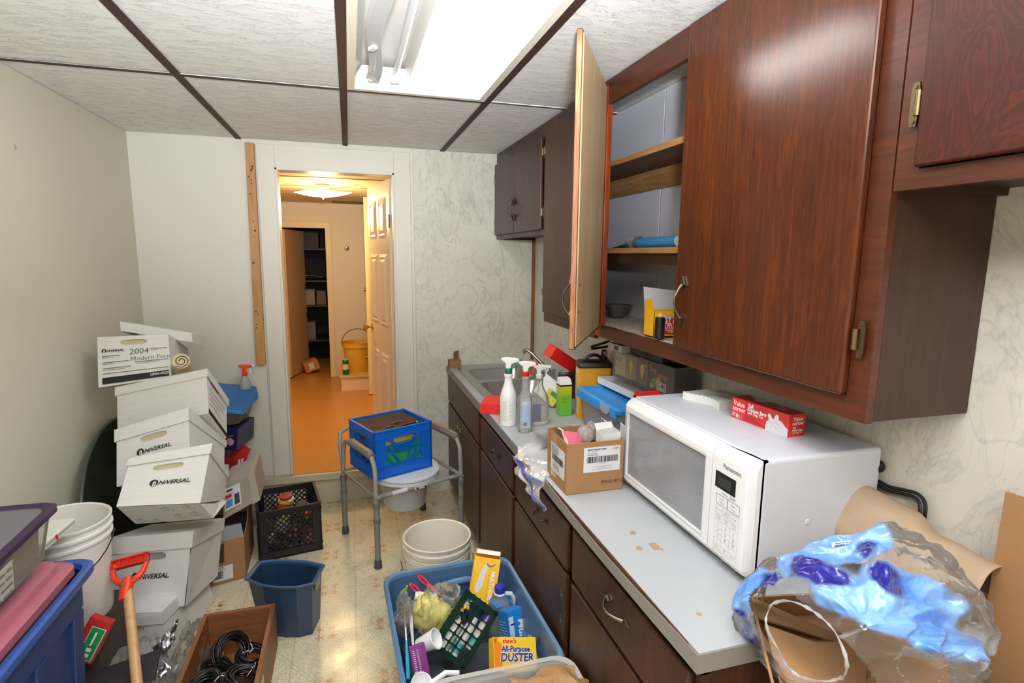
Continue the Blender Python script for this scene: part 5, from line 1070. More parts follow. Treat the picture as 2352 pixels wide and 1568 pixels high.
t = card_thing('white_sleeve', 'white plastic sleeve with a red stripe leaning beside the brush pack', 'packet', [px2((538, 1102), 3.42), px2((552, 1096), 3.42), px2((560, 1052), 3.47), px2((548, 1056), 3.47)], .004, P(214, 212, 210, .4),
    lambda t_, a, b, c, d: obj('red_stripe', G().tube([a*.5+b*.5+Vector((0, -.004, 0)), c*.5+d*.5+Vector((0, -.004, 0))], .003, 6), RED, t_))
# brown carton and the clear bin on it
t = thing('brown_carton', 'torn open brown carton on the floor between file boxes and black crate', 'box', (-.68, 3.05, 0))
fB = hexmap(at(486, 1347, z=.002), at(566, 1324, z=.002), px2((560, 1232), 2.97), px2((488, 1248), 2.92), Vector((-.80, 3.25, .002)), Vector((-.585, 3.28, .002)), Vector((-.585, 3.28, .27)), Vector((-.80, 3.25, .27)))
g = G(); ub_box(g, fB, 0, 0, 0, 1, 1, .02); ub_box(g, fB, 0, 0, .98, 1, 1, 1); ub_box(g, fB, 0, 0, 0, .02, 1, 1); ub_box(g, fB, .98, 0, 0, 1, 1, 1); ub_box(g, fB, 0, 0, 0, 1, .02, 1)
obj('carton', g, M_CARD, t); 
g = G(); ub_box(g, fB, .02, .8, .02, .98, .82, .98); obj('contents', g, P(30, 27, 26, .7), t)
g = G(); g.hexa([fB(0, 1, 0), fB(1, 1, 0), fB(1, 1, .02), fB(0, 1, .02), fB(.05, 1.24, .1), fB(.9, 1.24, .1), fB(.9, 1.24, .12), fB(.05, 1.24, .12)]); obj('grey_tape_flap', g, P(112, 112, 112, .4), t)
g = G(); g.hexa([fB(1, 1, 0), fB(1.02, 1, 0), fB(1.02, 1, .9), fB(1, 1, .9), fB(1.1, 1.3, .1), fB(1.12, 1.3, .1), fB(1.0, 1.3, .8), fB(.98, 1.3, .8)]); obj('side_flap', g, M_CARD2, t)
lettering(t, None, [('#', .05, .08, .62, .42)], P(216, 214, 210, .5), 'shipping_label', fn=lambda x, y: fB(x, y, -.012))
lettering(t, None, [('#', .0, .5, .36, .95)], P(60, 44, 34, .5), 'dark_print', fn=lambda x, y: fB(x, y, -.010))
lettering(t, None, barcode(.08, .14, .34, .32, 10, 6)+lines(.08, .4, .36, .40, 2, .02, 7), M_INK, 'label_print', fn=lambda x, y: fB(x, y, -.02))
t = thing('clear_bin', 'scuffed clear plastic bin with sticker tilted on the brown carton', 'storage box', tuple(at(550, 1190, y=3.1)))
fC = hexmap(px2((512, 1196), 2.98), px2((596, 1148), 3.10), px2((583, 1084), 3.14), px2((512, 1112), 3.0), px2((512, 1196), 2.98)+Vector((.02, .2, .02)), px2((596, 1148), 3.10)+Vector((.0, .2, .03)), px2((583, 1084), 3.14)+Vector((0, .2, .03)), px2((512, 1112), 3.0)+Vector((0, .2, .02)))
g = G(); ub_box(g, fC, 0, 0, 0, 1, 1, 1); obj('body', g, clear('scuffed_plastic', op=.10, milky=.42, mcol=(.66, .62, .56), rough=.3), t, bevel=.008)
g = G(); ub_box(g, fC, .80, -.02, -.02, 1.03, 1.03, 1.02); obj('rim', g, clear('tan_plastic', op=.10, milky=.55, mcol=(.66, .58, .48), rough=.3), t, bevel=.004)
def onC(x, y): return fC(x, y, -.02)
lettering(t, None, [('#', .06, .22, .52, .86)], P(218, 216, 216, .5), 'sticker', fn=onC)
lettering(t, None, [('#', .10, .30, .28, .50)], P(70, 140, 190, .5), 'blue_print', fn=lambda x, y: fC(x, y, -.03)); lettering(t, None, [('#', .08, .56, .26, .66)], RED, 'red_print', fn=lambda x, y: fC(x, y, -.03)); lettering(t, None, [('#', .34, .28, .48, .6), ('#', .12, .74, .30, .80)], P(70, 64, 90, .5), 'dark_print', fn=lambda x, y: fC(x, y, -.03))
g = G(); ub_box(g, fC, .05, .04, .1, .5, .3, .9); obj('contents', g, P(200, 180, 90, .6), t)
# ---- black milk crate
def crate(t, x0, y0, x1, y1, z0, z1, mat, M=None, diag=8, band=.045, top=.035, th=.010, fan=False, back=True):
    fx = (lambda v: M @ v) if M else (lambda v: v)
    def side(P0, P1, nm, openw=True):
        P0, P1 = Vector(P0), Vector(P1); L = (P1-P0).length; d_ = (P1-P0)/L; n_ = Vector((-d_.y, d_.x, 0)); H_ = z1-z0
        def q(u, v, w=0): return P0+d_*u+n_*w+Vector((0, 0, v))
        def bar(u0, v0, u1, v1, w=th, t_=0): g.hexa([q(u0, v0, 0), q(u1, v0, 0), q(u1, v0, w), q(u0, v0, w), q(u0, v1, 0), q(u1, v1, 0), q(u1, v1, w), q(u0, v1, w)])
        g = G(); e = band
        bar(0, 0, L, band); bar(0, H_-top, L, H_); bar(0, band, e, H_-top); bar(L-e, band, L, H_-top)
        for v_ in (.0, band-.004, H_-top, H_-.006): 
            g.hexa([q(0, v_, -.004), q(L, v_, -.004), q(L, v_, 0), q(0, v_, 0), q(0, v_+.005, -.004), q(L, v_+.005, -.004), q(L, v_+.005, 0), q(0, v_+.005, 0)])
        g.xf(fx); s_ = obj(nm, g, mat, t)
        g = G(); U0, U1, V0, V1 = e, L-e, band, H_-top
        def strip(a, b, w=.006):
            a, b = Vector(a), Vector(b); dd = (b-a).normalized(); pp = Vector((-dd.y, dd.x))*w*.5
            pts = [a-pp, b-pp, b+pp, a+pp]
            g.hexa([q(p.x, p.y, .002) for p in pts]+[q(p.x, p.y, .008) for p in pts])
        def clipseg(a, b):
            t0, t1 = 0, 1; dx_, dy_ = b[0]-a[0], b[1]-a[1]
            for p_, q_ in ((-dx_, a[0]-U0), (dx_, U1-a[0]), (-dy_, a[1]-V0), (dy_, V1-a[1])):
                if abs(p_) < 1e-9:
                    if q_ < 0: return
                    continue
                r_ = q_/p_
                if p_ < 0: t0 = max(t0, r_)
                else: t1 = min(t1, r_)
            if t1-t0 > .03: strip((a[0]+dx_*t0, a[1]+dy_*t0), (a[0]+dx_*t1, a[1]+dy_*t1))
        if not fan:
            st_ = (U1-U0)/diag
            for k in range(-diag, 2*diag):
                a0 = U0+k*st_; hh = V1-V0
                clipseg((a0, V0), (a0+hh, V1)); clipseg((a0+hh, V0), (a0, V1))
        else:
            mid = (U0+U1)/2; vm = V0+(V1-V0)*.52
            strip((U0, vm), (U1, vm), .006)
            for k, (a, b) in enumerate((((U0, V0+.055), (U0+.045, V0)), ((U0, vm+.03), (U0+.09, V0)), ((U0+.02, V1-.04), (mid-.03, V0)), ((U1, vm-.02), (U1-.05, V0)), ((U1-.005, V1-.02), (mid+.045, V0)), ((U1-.05, V1-.02), (mid+.02, V0)), ((mid-.055, V1-.06), (mid+.05, V1-.06)), ((mid-.05, V1-.085), (mid+.05, V1-.085)), ((U0, V1-.002), (U0+.06, V1-.035)), ((U1, V1-.002), (U1-.07, V1-.05)))):
                strip(a, b, .009)
            strip((mid-.07, V1-.045), (mid+.07, V1-.045), .012)
            for a in (-1, 1): strip((mid+a*.07, V1), (mid+a*.07, V1-.05), .008)
            for u_ in (.03, L-.03): g.lathe([(.009, 0), (.009, .004), (.005, .004), (.005, .0), ], (0, 0, 0), 10, M=Matrix.Translation(q(u_, .10, -.004)) @ n_.to_track_quat('Z', 'Y').to_matrix().to_4x4())
        g.xf(fx); o_ = obj('lattice', g, mat, s_); o_['kind'] = 'stuff'
        return s_
    A, B, C, D = (x0, y0, 0), (x1, y0, 0), (x1, y1, 0), (x0, y1, 0)
    A, B, C, D = [(p[0], p[1], z0) for p in (A, B, C, D)]
    for k, (a, b) in enumerate(((A, B), (B, C), (C, D), (D, A))): side(a, b, 'side')
    obj('bottom', G().box(x0, y0, z0, x1, y1, z0+.008).xf(fx), mat, t)
M_CRATE = P(24, 23, 25, .45)
t = thing('black_crate', 'black plastic milk crate full of jars and scraps on the floor', 'crate', (-.39, 3.28, 0))
MB = Matrix.Translation((-.392, 3.268, 0)) @ Euler((0, 0, math.radians(10))).to_matrix().to_4x4()
crate(t, -.165, -.165, .165, .165, .001, .285, M_CRATE, MB)
rn = random.Random(21)
jk = [('brown jar with an amber glass body near the crate back', (-.03, .02, .16), .045, .07, (120, 70, 20), (200, 150, 40)), ('wide red lidded jar at the back of the black crate', (.0, .10, .20), .045, .04, (214, 200, 190), (150, 40, 34)),
      ('pale jar lying in the middle of the black crate', (-.05, -.05, .10), .04, .08, (190, 184, 176), (214, 200, 60)), ('orange lidded jar at the right of the black crate', (.10, -.03, .12), .035, .07, (70, 60, 50), (200, 90, 40)),
      ('white jar low at the left of the black crate', (-.1, -.09, .06), .035, .07, (200, 198, 194), (70, 66, 64)), ('dark jar with a yellow lid low in the black crate', (.03, -.11, .05), .035, .06, (60, 50, 44), (190, 160, 60)),
      ('peach coloured jar low at the right of the black crate', (.11, -.11, .03), .03, .07, (206, 150, 124), (96, 60, 44)), ('clear jar in the right back of the black crate', (.10, .08, .13), .04, .06, (150, 140, 132), (90, 86, 84))]
for lb, c, r, h, c1, c2 in jk:
    c = MB @ Vector(c); tt = thing('jar', lb, 'jar', tuple(c), group='jars in the black crate'); q = Euler((rn.uniform(-.5, .5), rn.uniform(-.5, .5), 0)).to_matrix().to_4x4()
    obj('glass', G().lathe([(r*.9, 0), (r, .006), (r, h*.75), (r*.7, h*.9), (r*.7, h)], n=18).xf(lambda v: c+(q @ v)), P(*c1, .25), tt, smooth=True)
    obj('lid', G().lathe([(r*.78, h*.95), (r*.8, h), (r*.8, h+.012), (.001, h+.013)], n=18).xf(lambda v: c+(q @ v)), P(*c2, .4), tt, smooth=True)
g = G()
for k in range(120):
    p = MB @ Vector((rn.uniform(-.14, .14), rn.uniform(-.14, .14), .012+rn.random()*.09)); g.boxr(p, (rn.uniform(.01, .05), rn.uniform(.008, .03), rn.uniform(.004, .02)), (rn.uniform(0, 3), rn.uniform(0, 3), 0), k % 4)
o = obj('crate_scraps', g, [P(92, 62, 40, .6), P(150, 140, 128, .5), P(60, 50, 44, .6), P(160, 110, 70, .5)]); tag(o, 'jumble of small scraps filling the black crate', 'scraps', kind='stuff')
t = thing('white_basket', 'white slotted plastic basket behind the black crate', 'basket', (-.4, 3.6, 0))
x0, x1, y0, y1, z1 = -.50, -.27, 3.50, 3.70, .155
obj('rim', G().ringplate([(x0, y0, z1), (x1, y0, z1), (x1, y1, z1), (x0, y1, z1)], [(x0+.012, y0+.012, z1), (x1-.012, y0+.012, z1), (x1-.012, y1-.012, z1), (x0+.012, y1-.012, z1)], (0, 0, .008)), M_OFFW, t)
obj('base', G().box(x0+.01, y0+.01, .001, x1-.01, y1-.01, .012), M_OFFW, t)
bars = G(); first = None
for k in range(15):
    x = x0+.004+k*(x1-x0-.014)/14
    for y in (y0+.002, y1-.006):
        o = bpy.data.objects.new('slat', first.data) if first else obj('slat', G().box(x0+.004, y0+.002, .012, x0+.010, y0+.006, z1), M_OFFW, t)
        if first: COL.objects.link(o); o.parent = t; o.location = (x-x0-.004, y-y0-.002, 0); PM[o.name] = PM[t.name]
        else: first = o
obj('end_wall', G().box(x0+.002, y0+.01, .012, x0+.006, y1-.01, z1), M_OFFW, t); obj('end_wall', G().box(x1-.006, y0+.01, .012, x1-.002, y1-.01, z1), M_OFFW, t)
obj('cord_handle', G().tube([(x1-.03+.03*math.cos(k/10*math.pi), y0+.004, z1+.008+.022*math.sin(k/10*math.pi)) for k in range(11)], .006, 8), P(196, 160, 118, .5), t, smooth=True)
t = thing('plate', 'translucent grey round lid standing behind the black crate', 'lid', (-.58, 3.62, 0))
obj('disc', G().lathe([(.001, 0), (.10, .004), (.105, .012), (.098, .014), (.001, .008)], n=36, M=Matrix.Translation((-.575, 3.62, .085)) @ Euler((math.radians(38), 0, 0)).to_matrix().to_4x4()), P(150, 142, 122, .3), t, smooth=True)
obj('knob', G().lathe([(.012, .0), (.014, .014), (.001, .016)], n=14, M=Matrix.Translation((-.575, 3.612, .092)) @ Euler((math.radians(38), 0, 0)).to_matrix().to_4x4()), P(120, 114, 100, .3), t, smooth=True)
# ================================================================ COMMODE CHAIR, CRATE, BUCKETS
CH = Matrix.Translation((.256, 3.168, 0)) @ Euler((0, 0, math.radians(21.4))).to_matrix().to_4x4()
t = thing('commode_chair', 'grey tubular commode chair with white seat lid near the doorway', 'commode chair', (.256, 3.168, 0), (0, 0, math.radians(21.4)))
M_GTUBE = P(150, 146, 138, .4, n=.05); M_GTUB2 = P(124, 122, 118, .4, n=.05); M_RUB = P(70, 70, 70, .7)
hx, hy = .265, .235
for sx in (-1, 1):
    path = [(sx*hx, -hy, .22), (sx*hx, -hy+.004, .50), (sx*hx, -hy+.012, .565), (sx*hx, -hy+.04, .605), (sx*hx, -hy+.09, .615), (sx*hx, .06, .615), (sx*hx, .14, .612), (sx*hx, .19, .59), (sx*hx, .212, .55), (sx*hx, hy-.004, .45), (sx*hx, hy, .22)]
    o = obj('side_frame', G().tube(path, .0125, 12), M_GTUBE, t, local=True, smooth=True)
    obj('arm_pad', G().tube([(sx*hx, -hy+.045, .612), (sx*hx, -hy+.06, .618), (sx*hx, .08, .618), (sx*hx, .10, .612)], .021, 12), M_GTUB2, t, local=True, smooth=True)
    obj('pad_strip', G().box(sx*hx-.012, -hy+.06, .636, sx*hx+.012, .08, .6405), P(176, 142, 112, .5), t, local=True, bevel=.001)
    for y in (-hy, hy):
        l = obj('leg', G().cyl((sx*hx, y, .025), (sx*hx, y, .36), .0155, n=16), M_GTUB2, t, local=True, smooth=True)
        obj('collar', G().lathe([(.017, -.02), (.0185, -.018), (.0185, .012), (.017, .014)], (sx*hx, y, .36), 16), P(104, 104, 104, .5), l, local=True, smooth=True)
        obj('collar', G().lathe([(.0165, -.01), (.018, -.008), (.018, .008), (.0165, .01)], (sx*hx, y, .27), 16), P(104, 104, 104, .5), l, local=True, smooth=True)
        obj('rubber_foot', G().lathe([(.021, .001), (.0215, .006), (.018, .045), (.0165, .05)], (sx*hx, y, 0), 16), M_RUB, l, local=True, smooth=True)
    obj('side_bar', G().tube([(sx*hx, -hy, .40), (sx*hx, hy, .40)], .010, 10), M_GTUBE, t, local=True, smooth=True)
    obj('joint', G().cyl((sx*(hx-.016), -hy, .40), (sx*(hx-.05), -hy, .40), .0145, n=14).cyl((sx*(hx+.001), -hy-.017, .4), (sx*(hx+.001), -hy+.017, .4), .009, n=12), M_GTUB2, t, local=True, smooth=True)
obj('front_bar', G().tube([(-hx, -hy, .40), (hx, -hy, .40)], .0115, 12), M_GTUBE, t, local=True, smooth=True)
obj('bar_label', G().lathe_open([(.0120, -.045), (.0120, .045)], n=14, M=Matrix.Translation((-.13, -hy, .40)) @ Euler((0, math.radians(90), 0)).to_matrix().to_4x4()), P(214, 216, 220, .4), t, local=True, smooth=True)
obj('latch', G().box(-.045, -hy-.016, .388, .035, -hy+.012, .414), P(206, 204, 198, .4), t, local=True, bevel=.003)
obj('latch_bolt', G().lathe([(.006, 0), (.006, .006), (.001, .007)], n=10, M=Matrix.Translation((-.03, -hy-.016, .398)) @ Euler((math.radians(90), 0, 0)).to_matrix().to_4x4()).lathe([(.006, 0), (.006, .006), (.001, .007)], n=10, M=Matrix.Translation((.022, -hy-.016, .398)) @ Euler((math.radians(90), 0, 0)).to_matrix().to_4x4()), M_DARK, t, local=True)
obj('back_bar', G().tube([(-hx, hy-.004, .38), (-hx-.010, hy+.012, .56), (-hx, hy+.03, .625), (-hx+.06, hy+.04, .645), (hx-.06, hy+.04, .645), (hx, hy+.03, .625), (hx+.01, hy+.012, .56), (hx, hy-.004, .38)], .0115, 10), M_GTUBE, t, local=True, smooth=True)
obj('rear_bar', G().tube([(-hx, hy, .40), (hx, hy, .40)], .010, 10), M_GTUBE, t, local=True, smooth=True)
WG = P(216, 220, 226, .3, n=.02)
def oval(rx, ry, z, y0=-.035, n=36): return [Vector((rx*math.cos(2*math.pi*k/n), y0+ry*math.sin(2*math.pi*k/n), z)) for k in range(n)]
obj('seat', loftring(G(), [oval(.185, .205, .405), oval(.198, .218, .410), oval(.198, .218, .424), oval(.185, .205, .430)], cap1=True), WG, t, local=True, smooth=True)
obj('seat_lid', loftring(G(), [oval(.190, .210, .431), oval(.200, .220, .434), oval(.200, .220, .444), oval(.190, .210, .448)], cap0=True, cap1=True), P(222, 226, 232, .28, n=.02), t, local=True, smooth=True)
obj('pail', loftring(G(), [oval(.105, .105, .215), oval(.118, .118, .225), oval(.145, .145, .395), oval(.155, .155, .400), oval(.155, .155, .404)], cap0=True, cap1=True), P(186, 190, 194, .3, n=.02), t, local=True, smooth=True)
# blue milk crate of folders on the seat lid
t = thing('blue_crate', 'bright blue milk crate of hanging folders on the commode chair', 'crate', (.197, 3.178, .452))
MC = Matrix.Translation((.197, 3.178, 0)) @ Euler((0, 0, math.radians(23))).to_matrix().to_4x4()
crate(t, -.18, -.165, .18, .165, .4515, .725, P(12, 100, 206, .38), MC, band=.07, top=.05, fan=True)
rn = random.Random(3)
fcol = [(122, 94, 70)]*8+[(150, 60, 52)]+[(40, 150, 76)]*3
for k in range(12):
    y = .13-.022*k; cc = fcol[k]; lean = .012
    tt = thing('hanging_folder', (['rearmost', 'second', 'third', 'fourth', 'fifth', 'sixth', 'seventh', 'eighth'][k]+' brown hanging folder '+('' if k == 0 else 'from the back ')+'in the blue crate') if k < 8 else 'red hanging folder among the brown ones in the blue crate' if k == 8 else ('rear', 'middle', 'front')[k-9]+' one of three green hanging folders in the blue crate', 'folder', tuple(MC @ Vector((0, y, .46))), group=('brown folders', 'red folder', 'green folders')[0 if k < 8 else 1 if k == 8 else 2]+' in the blue crate')
    z1 = .712 if k < 9 else .700
    obj('cover', G().hexa([MC @ Vector(p) for p in ((-.150, y, .462), (.150, y, .462), (.150, y+.005, .462), (-.150, y+.005, .462), (-.155, y+lean, z1), (.150, y+lean, z1), (.150, y+lean+.006, z1), (-.155, y+lean+.006, z1))]), P(*cc, .6), tt)
    obj('rail', G().tube([MC @ Vector((-.164, y+lean+.002, z1+.001)), MC @ Vector((.160, y+lean+.002, z1+.001))], .0022, 6), P(96, 84, 74, .4), tt)
    if k in (8, 9): obj('tab', G().hexa([MC @ Vector(p) for p in ((-.07+.06*(k == 8), y+lean-.003, z1), (-.01+.05*(k == 8), y+lean-.003, z1), (-.01+.05*(k == 8), y+lean, z1), (-.07+.06*(k == 8), y+lean, z1), (-.068+.06*(k == 8), y-.02, z1+.018), (-.012+.05*(k == 8), y-.02, z1+.018), (-.012+.05*(k == 8), y-.018, z1+.018), (-.068+.06*(k == 8), y-.018, z1+.018))]), WPR, tt)
card_thing('manila_sheet', 'tan paper seen through the front of the blue crate', 'paper', [MC @ Vector(p) for p in ((-.15, -.147, .50), (.15, -.147, .50), (.15, -.147, .672), (-.15, -.147, .672))], .001, P(206, 166, 96, .6))
tt = card_thing('green_divider', 'green divider sheet just inside the front lattice of the blue crate', 'folder', [MC @ Vector(p) for p in ((-.152, -.1515, .462), (.152, -.1515, .462), (.152, -.1515, .650), (-.152, -.1515, .630))], .001, P(34, 150, 80, .5))
t = thing('pen', 'silver pen lying across the folders in the blue crate', 'pen', tuple(MC @ Vector((.09, -.05, .70))))
obj('barrel', G().cyl(MC @ Vector((.03, -.085, .706)), MC @ Vector((.13, -.075, .706)), .004, n=10), P(120, 120, 124, .3, 1), t, smooth=True); obj('cap', G().lathe([(.001, -.008), (.008, 0), (.001, .008)], MC @ Vector((.135, -.074, .706)), 10), P(226, 220, 190, .4), t, smooth=True)
# stacked white buckets by the cabinets
WB = P(228, 222, 208, .38, n=.06, ns=8)
def pail(g, c, r, h, z0, lip=.012):
    return g.lathe_open([(r*.86, z0), (r*.87, z0+.004), (r*.965, z0+h-.075), (r*.965+.008, z0+h-.07), (r*.965+.008, z0+h-.062), (r*.97, z0+h-.058), (r*.975, z0+h-.045), (r*.975+.009, z0+h-.040), (r*.975+.009, z0+h-.032), (r*.98, z0+h-.028), (r*.99, z0+h-.012), (r*1.03, z0+h-.010), (r*1.035, z0+h-.002), (r*1.01, z0+h), (r*.97, z0+h-.004), (r*.95, z0+h-.05), (r*.84, z0+.012), (.001, z0+.010)], c, 48)
def rusty():
    m = Mt('rust_specked_plastic'); v = m.map(); m.col(m.mix(m.ramp(m.noise(m.map((1, 1, 2.5)), 16, 5, .7), [(.55, 0.), (.62, .9)]), lin(226, 218, 200), lin(120, 84, 56))); m.rough(.4); return m.m
MRU = rusty()
for k, (z0, lb) in enumerate(((.0, 'bottom white bucket of the rust specked stack by the cabinets'), (.042, 'middle white bucket of the rust specked stack by the cabinets'), (.084, 'top white bucket of the rust specked stack by the cabinets'))):
    t = thing('white_bucket', lb, 'bucket', (.345, 2.365, z0), group='nested white buckets')
    obj('body', pail(G(), (.345, 2.365, 0), .150-.001*(2-k), .325, z0+.001), WB if k == 2 else MRU, t, smooth=True)
    if k < 2: obj('handle', G().tube([(.345+.166*math.cos(a_), 2.365+.166*math.sin(a_), z0+.262-.08*math.sin(b_)) for a_, b_ in [(math.radians(180+i*12), i*.2) for i in range(16)]], .0025, 6), P(90, 70, 54, .5), t, smooth=True)
# large white bucket by the left wall, on a carton
t = thing('stand_carton', 'dark carton under the tall white bucket by the left wall', 'box', (-1.0, 2.19, 0))
obj('carton', G().box(-1.15, 2.05, .001, -.87, 2.31, .385), P(70, 60, 54, .7), t, bevel=.003); obj('tape', G().box(-1.03, 2.0495, .2, -.97, 2.31, .3855), P(110, 96, 80, .4), t)
t = thing('white_bucket', 'tall clean white bucket with a wire handle by the left wall', 'bucket', (-1.0, 2.18, .386))
obj('body', pail(G(), (-1.0, 2.18, 0), .142, .36, .387), P(236, 235, 230, .35, n=.02), t, smooth=True)
obj('handle', G().tube([(-1.0+.155*math.cos(a_), 2.18+.155*math.sin(a_), .69-.12*math.sin(i/15*math.pi)) for i, a_ in enumerate([math.radians(-175+i*12) for i in range(16)])], .0022, 6), M_DARK, t, smooth=True)
# waste bin
t = thing('waste_bin', 'dark blue plastic waste bin with bowed sides on the vinyl floor', 'waste bin', (-.31, 2.44, 0))
RIM = [at(x_, y_, z=.275) for x_, y_ in ((568, 1328), (600, 1341), (640, 1347), (680, 1346), (718, 1338), (740, 1298), (705, 1290), (665, 1287), (630, 1287), (597, 1291))]
BOT = [at(x_, y_, z=.002) for x_, y_ in ((604, 1450), (620, 1454), (650, 1456), (690, 1455), (722, 1447), (733, 1398))]
ctr = sum(RIM, Vector())/10; cb = Vector((-.312, 2.48, 0)); 
def bl(k_, z): return [Vector((ctr.x+(p.x-ctr.x)*k_+(cb.x-ctr.x)*(1-z/.275), ctr.y+(p.y-ctr.y)*k_+(cb.y-ctr.y)*(1-z/.275), z)) for p in RIM]
MBIN = P(36, 60, 90, .38, n=.06, ns=60, bump=.08)
obj('body', loftring(G(), [bl(.80, .002), bl(.97, .262)], cap0=True), MBIN, t, smooth=False, solid=.003)
obj('rim', loftring(G(), [bl(.965, .262), bl(1.07, .268), bl(1.09, .276), bl(1.04, .280), bl(.96, .274), bl(.95, .262)]), P(50, 80, 116, .35), t, smooth=True)
a_, b_ = bl(.98, .25)[4], bl(.98, .25)[5]; c_, d_ = bl(.95, .205)[4], bl(.95, .205)[5]
off = Vector((.003, -.001, 0)); obj('sticker', G().add([c_*.75+d_*.25+off, c_*.25+d_*.75+off, a_*.25+b_*.75+off, a_*.75+b_*.25+off], [(0, 1, 2, 3)]), P(170, 170, 150, .5), t)
# wooden drawer box with cable coils
t = thing('wooden_box', 'open wooden drawer box full of black cable coils on the floor', 'box', (-.49, 2.0, 0))
X0, X1, Y0, Y1 = -.625, -.352, 1.75, 2.352
MWB2 = wood('drawer_box_side', lin(100, 58, 32), lin(140, 88, 50), lin(160, 108, 66), 'y', .5); MWB3 = wood('drawer_box_end', lin(100, 58, 32), lin(140, 88, 50), lin(160, 108, 66), 'x', .5)
obj('side_board', G().box(X0, Y0, .002, X0+.016, Y1, .20), MWB2, t, bevel=.001); obj('side_board', G().box(X1-.016, Y0, .002, X1, Y1, .20), MWB2, t, bevel=.001)
obj('end_board', G().box(X0+.016, Y1-.016, .002, X1-.016, Y1, .20), MWB3, t, bevel=.001); obj('end_board', G().box(X0+.016, Y0, .002, X1-.016, Y0+.016, .20), MWB3, t, bevel=.001)
obj('bottom_board', G().box(X0+.016, Y0+.016, .002, X1-.016, Y1-.016, .012), MWB3, t)
obj('paper_strip', G().box(X1, 1.84, .03, X1+.001, 1.98, .16), P(196, 200, 170, .6), t)
MCB = P(20, 20, 21, .3)
for k, (c, rot, R_, lb) in enumerate((((-.555, 2.03, .115), (.35, -.1, .3), .046, 'black cable coil at the front left of the wooden box'), ((-.435, 2.04, .11), (.3, .15, 1.), .046, 'black cable coil at the front right of the wooden box'),
    ((-.50, 2.19, .125), (1.0, .55, .5), .056, 'black cable coil standing on edge at the back of the wooden box'), ((-.425, 2.20, .08), (.3, -.2, 2.), .046, 'black cable coil lying flat in the back right of the wooden box'),
    ((-.545, 1.91, .115), (.2, .1, .2), .048, 'nearest left black cable coil in the wooden box'), ((-.435, 1.90, .11), (.1, -.1, .7), .046, 'nearest right black cable coil in the wooden box'), ((-.56, 2.18, .07), (.1, .1, 1.2), .044, 'black cable coil low in the back left corner of the wooden box'))):
    t = thing('cable_coil', lb, 'cable', c, group='black cable coils in the wooden box'); q = Euler(rot).to_matrix(); rn = random.Random(k+5)
    n = 13; pts = []
    for i in range(n*26):
        a_ = 2*math.pi*i/26; ph = a_*.371+k; rr = R_+.013*math.cos(ph)+.004*math.sin(a_*.23); pts.append(Vector(c)+q @ Vector((rr*math.cos(a_), rr*math.sin(a_)*1.05, .015*math.sin(ph)+.004*math.sin(a_*2+ph))))
    obj('cable', G().tube(pts, .0036, 6), MCB, t, smooth=2)
    obj('white_tie', G().tube([Vector(c)+q @ Vector((R_+.019*math.cos(2*math.pi*i/12), .0+.004*math.sin(i), .021*math.sin(2*math.pi*i/12))) for i in range(12)], .0016, 5, closed=True).tube([Vector(c)+q @ Vector((R_+.01+.02*i/6, .012*i/6, .018+.012*math.sin(i))) for i in range(7)], .0012, 5), WPR, t, smooth=True)
t = obj('washer', G().ringplate([(at(505, 1391, z=0)+Vector((a, b, 0))) for a, b in circle(0, 0, .009, 20)], [(at(505, 1391, z=0)+Vector((a, b, 0))) for a, b in circle(0, 0, .004, 20)], (0, 0, .002)), M_STEEL)
tag(t, 'small steel washer lying on the vinyl floor', 'washer')
# ---- D grip shovel handle
t = thing('shovel', 'orange D grip on a worn wooden shaft in front of the file boxes', 'shovel', (-.60, 1.85, 0))
gp = at(292, 1340, y=2.12); bt = at(322, 1640, y=1.80); dv = (gp-bt).normalized()
lo = bt+(bt-gp)*((bt.z-.02)/max(.01, gp.z-bt.z)); lo.z = .02
obj('shaft', G().tube([lo, lo.lerp(gp, .5), gp-dv*.02], [.0165, .0165, .0155], 14), M_TAN, t, smooth=True)
ORG = P(226, 62, 30, .35); rx = Vector((.968, -.10, .20)).normalized(); upv = (dv-rx*dv.dot(rx)).normalized(); nv = rx.cross(upv)
def DG(x, y, z=0): return gp+rx*x+upv*y+nv*z
obj('socket', G().cyl(DG(0, -.055), DG(0, -.01), .019, .021, n=16).cyl(DG(0, -.012), DG(0, .02), .021, .016, n=16), ORG, t, smooth=True)
obj('yoke', G().tube([DG(-.052, .078), DG(-.054, .05), DG(-.048, .028), DG(-.025, .010), DG(0, .002), DG(.025, .010), DG(.048, .028), DG(.056, .05), DG(.056, .082)], [.0085, .009, .010, .012, .014, .012, .010, .009, .0085], 10), ORG, t, smooth=True)
g = G()
for (a0, a1, b0, b1) in ((-.060, .062, .062, .067), (-.060, .062, .090, .095), (-.060, -.055, .062, .095), (.057, .062, .062, .095), (-.032, -.029, .064, .092), (-.004, -.001, .064, .092), (.024, .027, .064, .092)):
    g.hexa([DG(a0, b0, -.012), DG(a1, b0, -.012), DG(a1, b0, .012), DG(a0, b0, .012), DG(a0, b1, -.012), DG(a1, b1, -.012), DG(a1, b1, .012), DG(a0, b1, .012)])
g.hexa([DG(-.058, .064, -.002), DG(.06, .064, -.002), DG(.06, .064, .002), DG(-.058, .064, .002), DG(-.058, .093, -.002), DG(.06, .093, -.002), DG(.06, .093, .002), DG(-.058, .093, .002)])
obj('ribbed_grip', g, P(206, 44, 24, .35), t)
obj('rivet', G().lathe([(.007, 0), (.006, .003), (.001, .004)], DG(0, -.008), 12, M=(-nv if nv.y > 0 else nv).to_track_quat('Z', 'Y').to_matrix().to_4x4() @ Matrix.Translation((0, 0, .0205))), M_STEEL, t, smooth=True)
